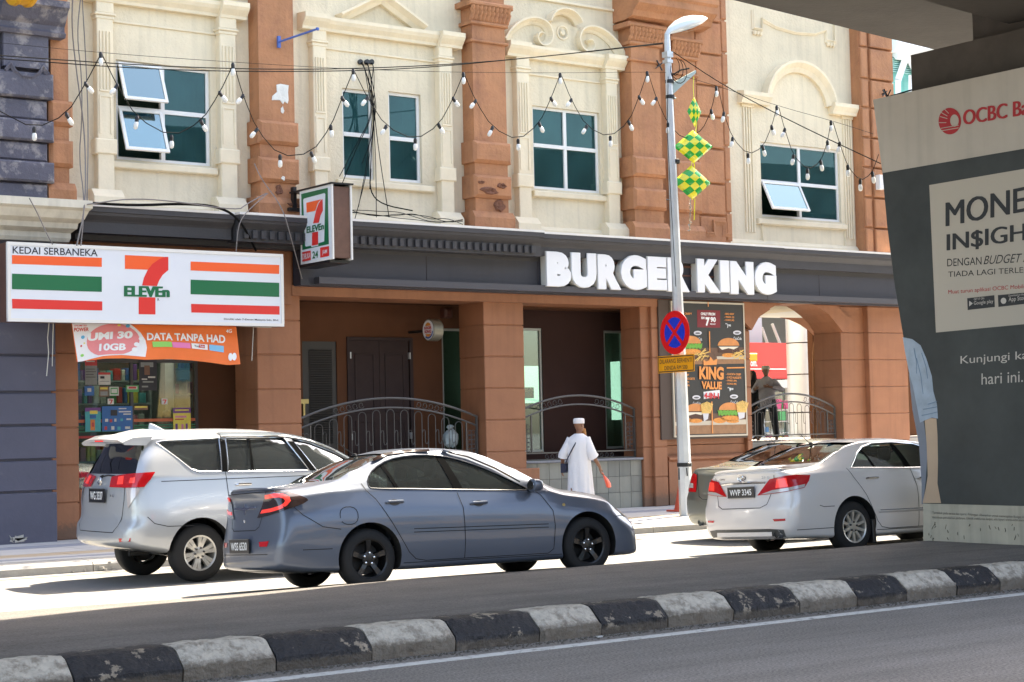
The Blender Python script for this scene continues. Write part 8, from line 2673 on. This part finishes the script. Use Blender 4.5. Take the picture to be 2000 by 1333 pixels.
obj('sandals', k, mat('sandal_brown', (.08, .04, .02), .7), mw)

# ---- man in the grey shirt behind the railing
mg = thing('person', 'man in grey checked shirt and white skullcap standing with arms raised in the open passage', 'person')
J = {}; Bn = []
J['pelvis'] = (V(0, 0, .92), (.14, .10)); J['waist'] = (V(0, 0, 1.06), (.14, .10)); J['chest'] = (V(0, 0, 1.28), (.16, .11)); J['neck'] = (V(.01, 0, 1.47), .055); J['skull'] = (V(.03, 0, 1.55), .055)
Bn += [('pelvis', 'waist'), ('waist', 'chest'), ('chest', 'neck'), ('neck', 'skull')]
for sd_, p in ((1, 'l'), (-1, 'r')):
    J[p + 'hip'] = (V(0, sd_ * .11, .85), .085); J[p + 'knee'] = (V(.02, sd_ * .17, .47), .058); J[p + 'ank'] = (V(0, sd_ * .21, .09), .042); J[p + 'heel'] = (V(-.03, sd_ * .21, .04), .036); J[p + 'toe'] = (V(.15, sd_ * .23, .03), (.03, .04))
    Bn += [('pelvis', p + 'hip'), (p + 'hip', p + 'knee'), (p + 'knee', p + 'ank'), (p + 'ank', p + 'heel'), (p + 'heel', p + 'toe')]
    J[p + 'sho'] = (V(0, sd_ * .19, 1.38), .062)
J['relb'] = (V(.06, -.30, 1.16), .045); J['rwri'] = (V(.26, -.20, 1.20), .030)
J['lelb'] = (V(.05, .38, 1.17), .045); J['lwri'] = (V(.27, .16, 1.24), .030)
for p in 'lr': Bn += [('chest', p + 'sho'), (p + 'sho', p + 'elb'), (p + 'elb', p + 'wri')]
hand(J, Bn, 'lwri', J['lwri'][0], V(.5, -.8, .1), 1, .5, V(.2, 0, 1), 'l'); hand(J, Bn, 'rwri', J['rwri'][0], V(.6, .7, .2), -1, .5, V(-.2, 0, 1), 'r')
me = skin_mesh(J, Bn, 1); k = MB(); head_mesh(k, V(.03, 0, 1.62), R_(15)); me = merge(me, k); link('body', me, SKIN2, mg)
SH = mat('grey_check_shirt', (.36, .34, .38), .85, var=.1, vscale=20)
k = MB(); ring_loft(k, [(0, 0, .76, .155, .20, .03), (0, 0, .9, .155, .20, .02), (0, 0, 1.06, .15, .195, .02), (0, 0, 1.22, .155, .21, .01), (0, 0, 1.34, .145, .225, 0), (0, 0, 1.41, .115, .19, 0), (.005, 0, 1.46, .075, .10, 0), (.01, 0, 1.49, .062, .068, 0)], 32, caps=False)
sh_ = obj('shirt', k, SH, mg, smooth=True, sharp=80)
for p, sd_ in (('l', 1), ('r', -1)):
    k = MB(); a = J[p + 'sho'][0] + V(0, -sd_ * .03, 0); k.tube([a, a.lerp(J[p + 'elb'][0], .5), J[p + 'elb'][0], J[p + 'elb'][0].lerp(J[p + 'wri'][0], .85)], [.082, .070, .066, .045], 14, caps=False); obj('sleeve', k, SH, sh_, smooth=True, sharp=80)
k = MB()
for p, sd_ in (('l', 1), ('r', -1)): k.tube([V(0, sd_ * .09, .93), J[p + 'hip'][0], J[p + 'knee'][0], J[p + 'ank'][0]], [.12, .112, .088, .07], 16)
obj('trousers', k, mat('black_trousers', (.012, .013, .018), .8), mg, smooth=True)
k = MB(); k.lathe([(.0975, -.03), (.099, .0), (.097, .035), (.085, .055), (0, .062)], V(.028, 0, 1.685), 'z', 24, caps=False); obj('skullcap', k, mat('cap_cream', (.55, .53, .44), .85), mg, smooth=True)
c0 = at(1498, 780, 29.9); mg.location = (c0.x, 29.9, 1.352); mg.rotation_euler = (0, 0, R_(-150))

# ---- figure in black beside him
mb_ = thing('person', 'figure in loose black clothes standing half hidden behind the menu poster', 'person')
J = {}; Bn = []
J['pelvis'] = (V(0, 0, .88), (.14, .11)); J['chest'] = (V(0, 0, 1.2), (.16, .11)); J['neck'] = (V(.01, 0, 1.38), .05); J['skull'] = (V(.02, 0, 1.45), .055)
Bn += [('pelvis', 'chest'), ('chest', 'neck'), ('neck', 'skull')]
for sd_, p in ((1, 'l'), (-1, 'r')):
    J[p + 'knee'] = (V(.02, sd_ * .10, .45), .06); J[p + 'ank'] = (V(0, sd_ * .10, .08), .04); J[p + 'toe'] = (V(.14, sd_ * .11, .03), .03); J[p + 'sho'] = (V(0, sd_ * .17, 1.28), .06); J[p + 'elb'] = (V(.0, sd_ * .23, 1.02), .045); J[p + 'wri'] = (V(.08, sd_ * .22, .80), .03)
    Bn += [('pelvis', p + 'knee'), (p + 'knee', p + 'ank'), (p + 'ank', p + 'toe'), ('chest', p + 'sho'), (p + 'sho', p + 'elb'), (p + 'elb', p + 'wri')]
hand(J, Bn, 'lwri', J['lwri'][0], V(.1, 0, -1), 1, .5, V(1, 0, 0), 'l'); hand(J, Bn, 'rwri', J['rwri'][0], V(.1, 0, -1), -1, .5, V(1, 0, 0), 'r')
me = skin_mesh(J, Bn, 1); k = MB(); head_mesh(k, V(.03, 0, 1.51), R_(0), .96); me = merge(me, k); link('body', me, SKIN2, mb_)
BLK = mat('black_cloth', (.012, .012, .014), .9)
k = MB(); ring_loft(k, [(0, 0, .10, .24, .27, .06), (0, 0, .5, .21, .25, .05), (0, 0, .9, .18, .23, .03), (0, 0, 1.15, .17, .25, .02), (0, 0, 1.3, .15, .22, 0), (0, 0, 1.38, .10, .13, 0)], 28, caps=False); obj('robe', k, BLK, mb_, smooth=True)
k = MB()
for p in 'lr': k.tube([J[p + 'sho'][0], J[p + 'elb'][0], J[p + 'wri'][0]], [.09, .08, .07], 12)
obj('sleeves', k, BLK, mb_, smooth=True)
k = MB(); ring_loft(k, [(0, 0, 1.22, .19, .20, .02), (-.01, 0, 1.33, .15, .16, 0), (-.015, 0, 1.42, .10, .105, 0), (-.012, 0, 1.52, .10, .10, 0), (-.01, 0, 1.60, .085, .085, 0), (-.01, 0, 1.645, .04, .04, 0)], 24); obj('head_scarf', k, BLK, mb_, smooth=True)
c0 = at(1470, 780, 30.3); mb_.location = (c0.x, 30.3, 1.352); mb_.rotation_euler = (0, 0, R_(180))

# ---- customer inside the store, dark hair above the silver car roof
mc = thing('person', 'dark-haired customer inside the convenience store, seen above the silver car roof', 'person')
J = {}; Bn = []
J['pelvis'] = (V(0, 0, .90), (.13, .10)); J['chest'] = (V(0, 0, 1.24), (.15, .10)); J['neck'] = (V(.01, 0, 1.42), .05); J['skull'] = (V(.02, 0, 1.50), .055)
Bn += [('pelvis', 'chest'), ('chest', 'neck'), ('neck', 'skull')]
for sd_, p in ((1, 'l'), (-1, 'r')):
    J[p + 'knee'] = (V(.02, sd_ * .10, .47), .06); J[p + 'ank'] = (V(0, sd_ * .10, .08), .04); J[p + 'toe'] = (V(.14, sd_ * .11, .03), .03); J[p + 'sho'] = (V(0, sd_ * .17, 1.33), .06); J[p + 'elb'] = (V(.0, sd_ * .23, 1.07), .045); J[p + 'wri'] = (V(.08, sd_ * .22, .85), .03)
    Bn += [('pelvis', p + 'knee'), (p + 'knee', p + 'ank'), (p + 'ank', p + 'toe'), ('chest', p + 'sho'), (p + 'sho', p + 'elb'), (p + 'elb', p + 'wri')]
hand(J, Bn, 'lwri', J['lwri'][0], V(.1, 0, -1), 1, .5, V(1, 0, 0), 'l'); hand(J, Bn, 'rwri', J['rwri'][0], V(.1, 0, -1), -1, .5, V(1, 0, 0), 'r')
me = skin_mesh(J, Bn, 1); k = MB(); head_mesh(k, V(.03, 0, 1.57), R_(0)); me = merge(me, k); link('body', me, SKIN2, mc)
k = MB(); ring_loft(k, [(0, 0, .8, .16, .20, .02), (0, 0, 1.1, .15, .20, .01), (0, 0, 1.3, .15, .22, 0), (0, 0, 1.40, .09, .12, 0)], 24, caps=False); obj('shirt', k, mat('brown_top', (.12, .08, .07), .8), mc, smooth=True)
k = MB()
for p, sd_ in (('l', 1), ('r', -1)): k.tube([V(0, sd_ * .08, .9), J[p + 'knee'][0], J[p + 'ank'][0]], [.12, .088, .07], 14)
obj('trousers', k, BLK, mc, smooth=True)
k = MB(); ring_loft(k, [(-.03, 0, 1.50, .07, .075, .02), (-.03, 0, 1.56, .095, .09, .02), (-.012, 0, 1.63, .105, .095, .02), (-.005, 0, 1.68, .085, .08, .02), (0, 0, 1.71, .04, .04, 0)], 20); obj('hair', k, mat('black_hair', (.008, .007, .007), .5), mc, smooth=True)
c0 = at(325, 812, 28.7); mc.location = (c0.x, 28.7, c0.z - 1.62); mc.rotation_euler = (0, 0, R_(90))
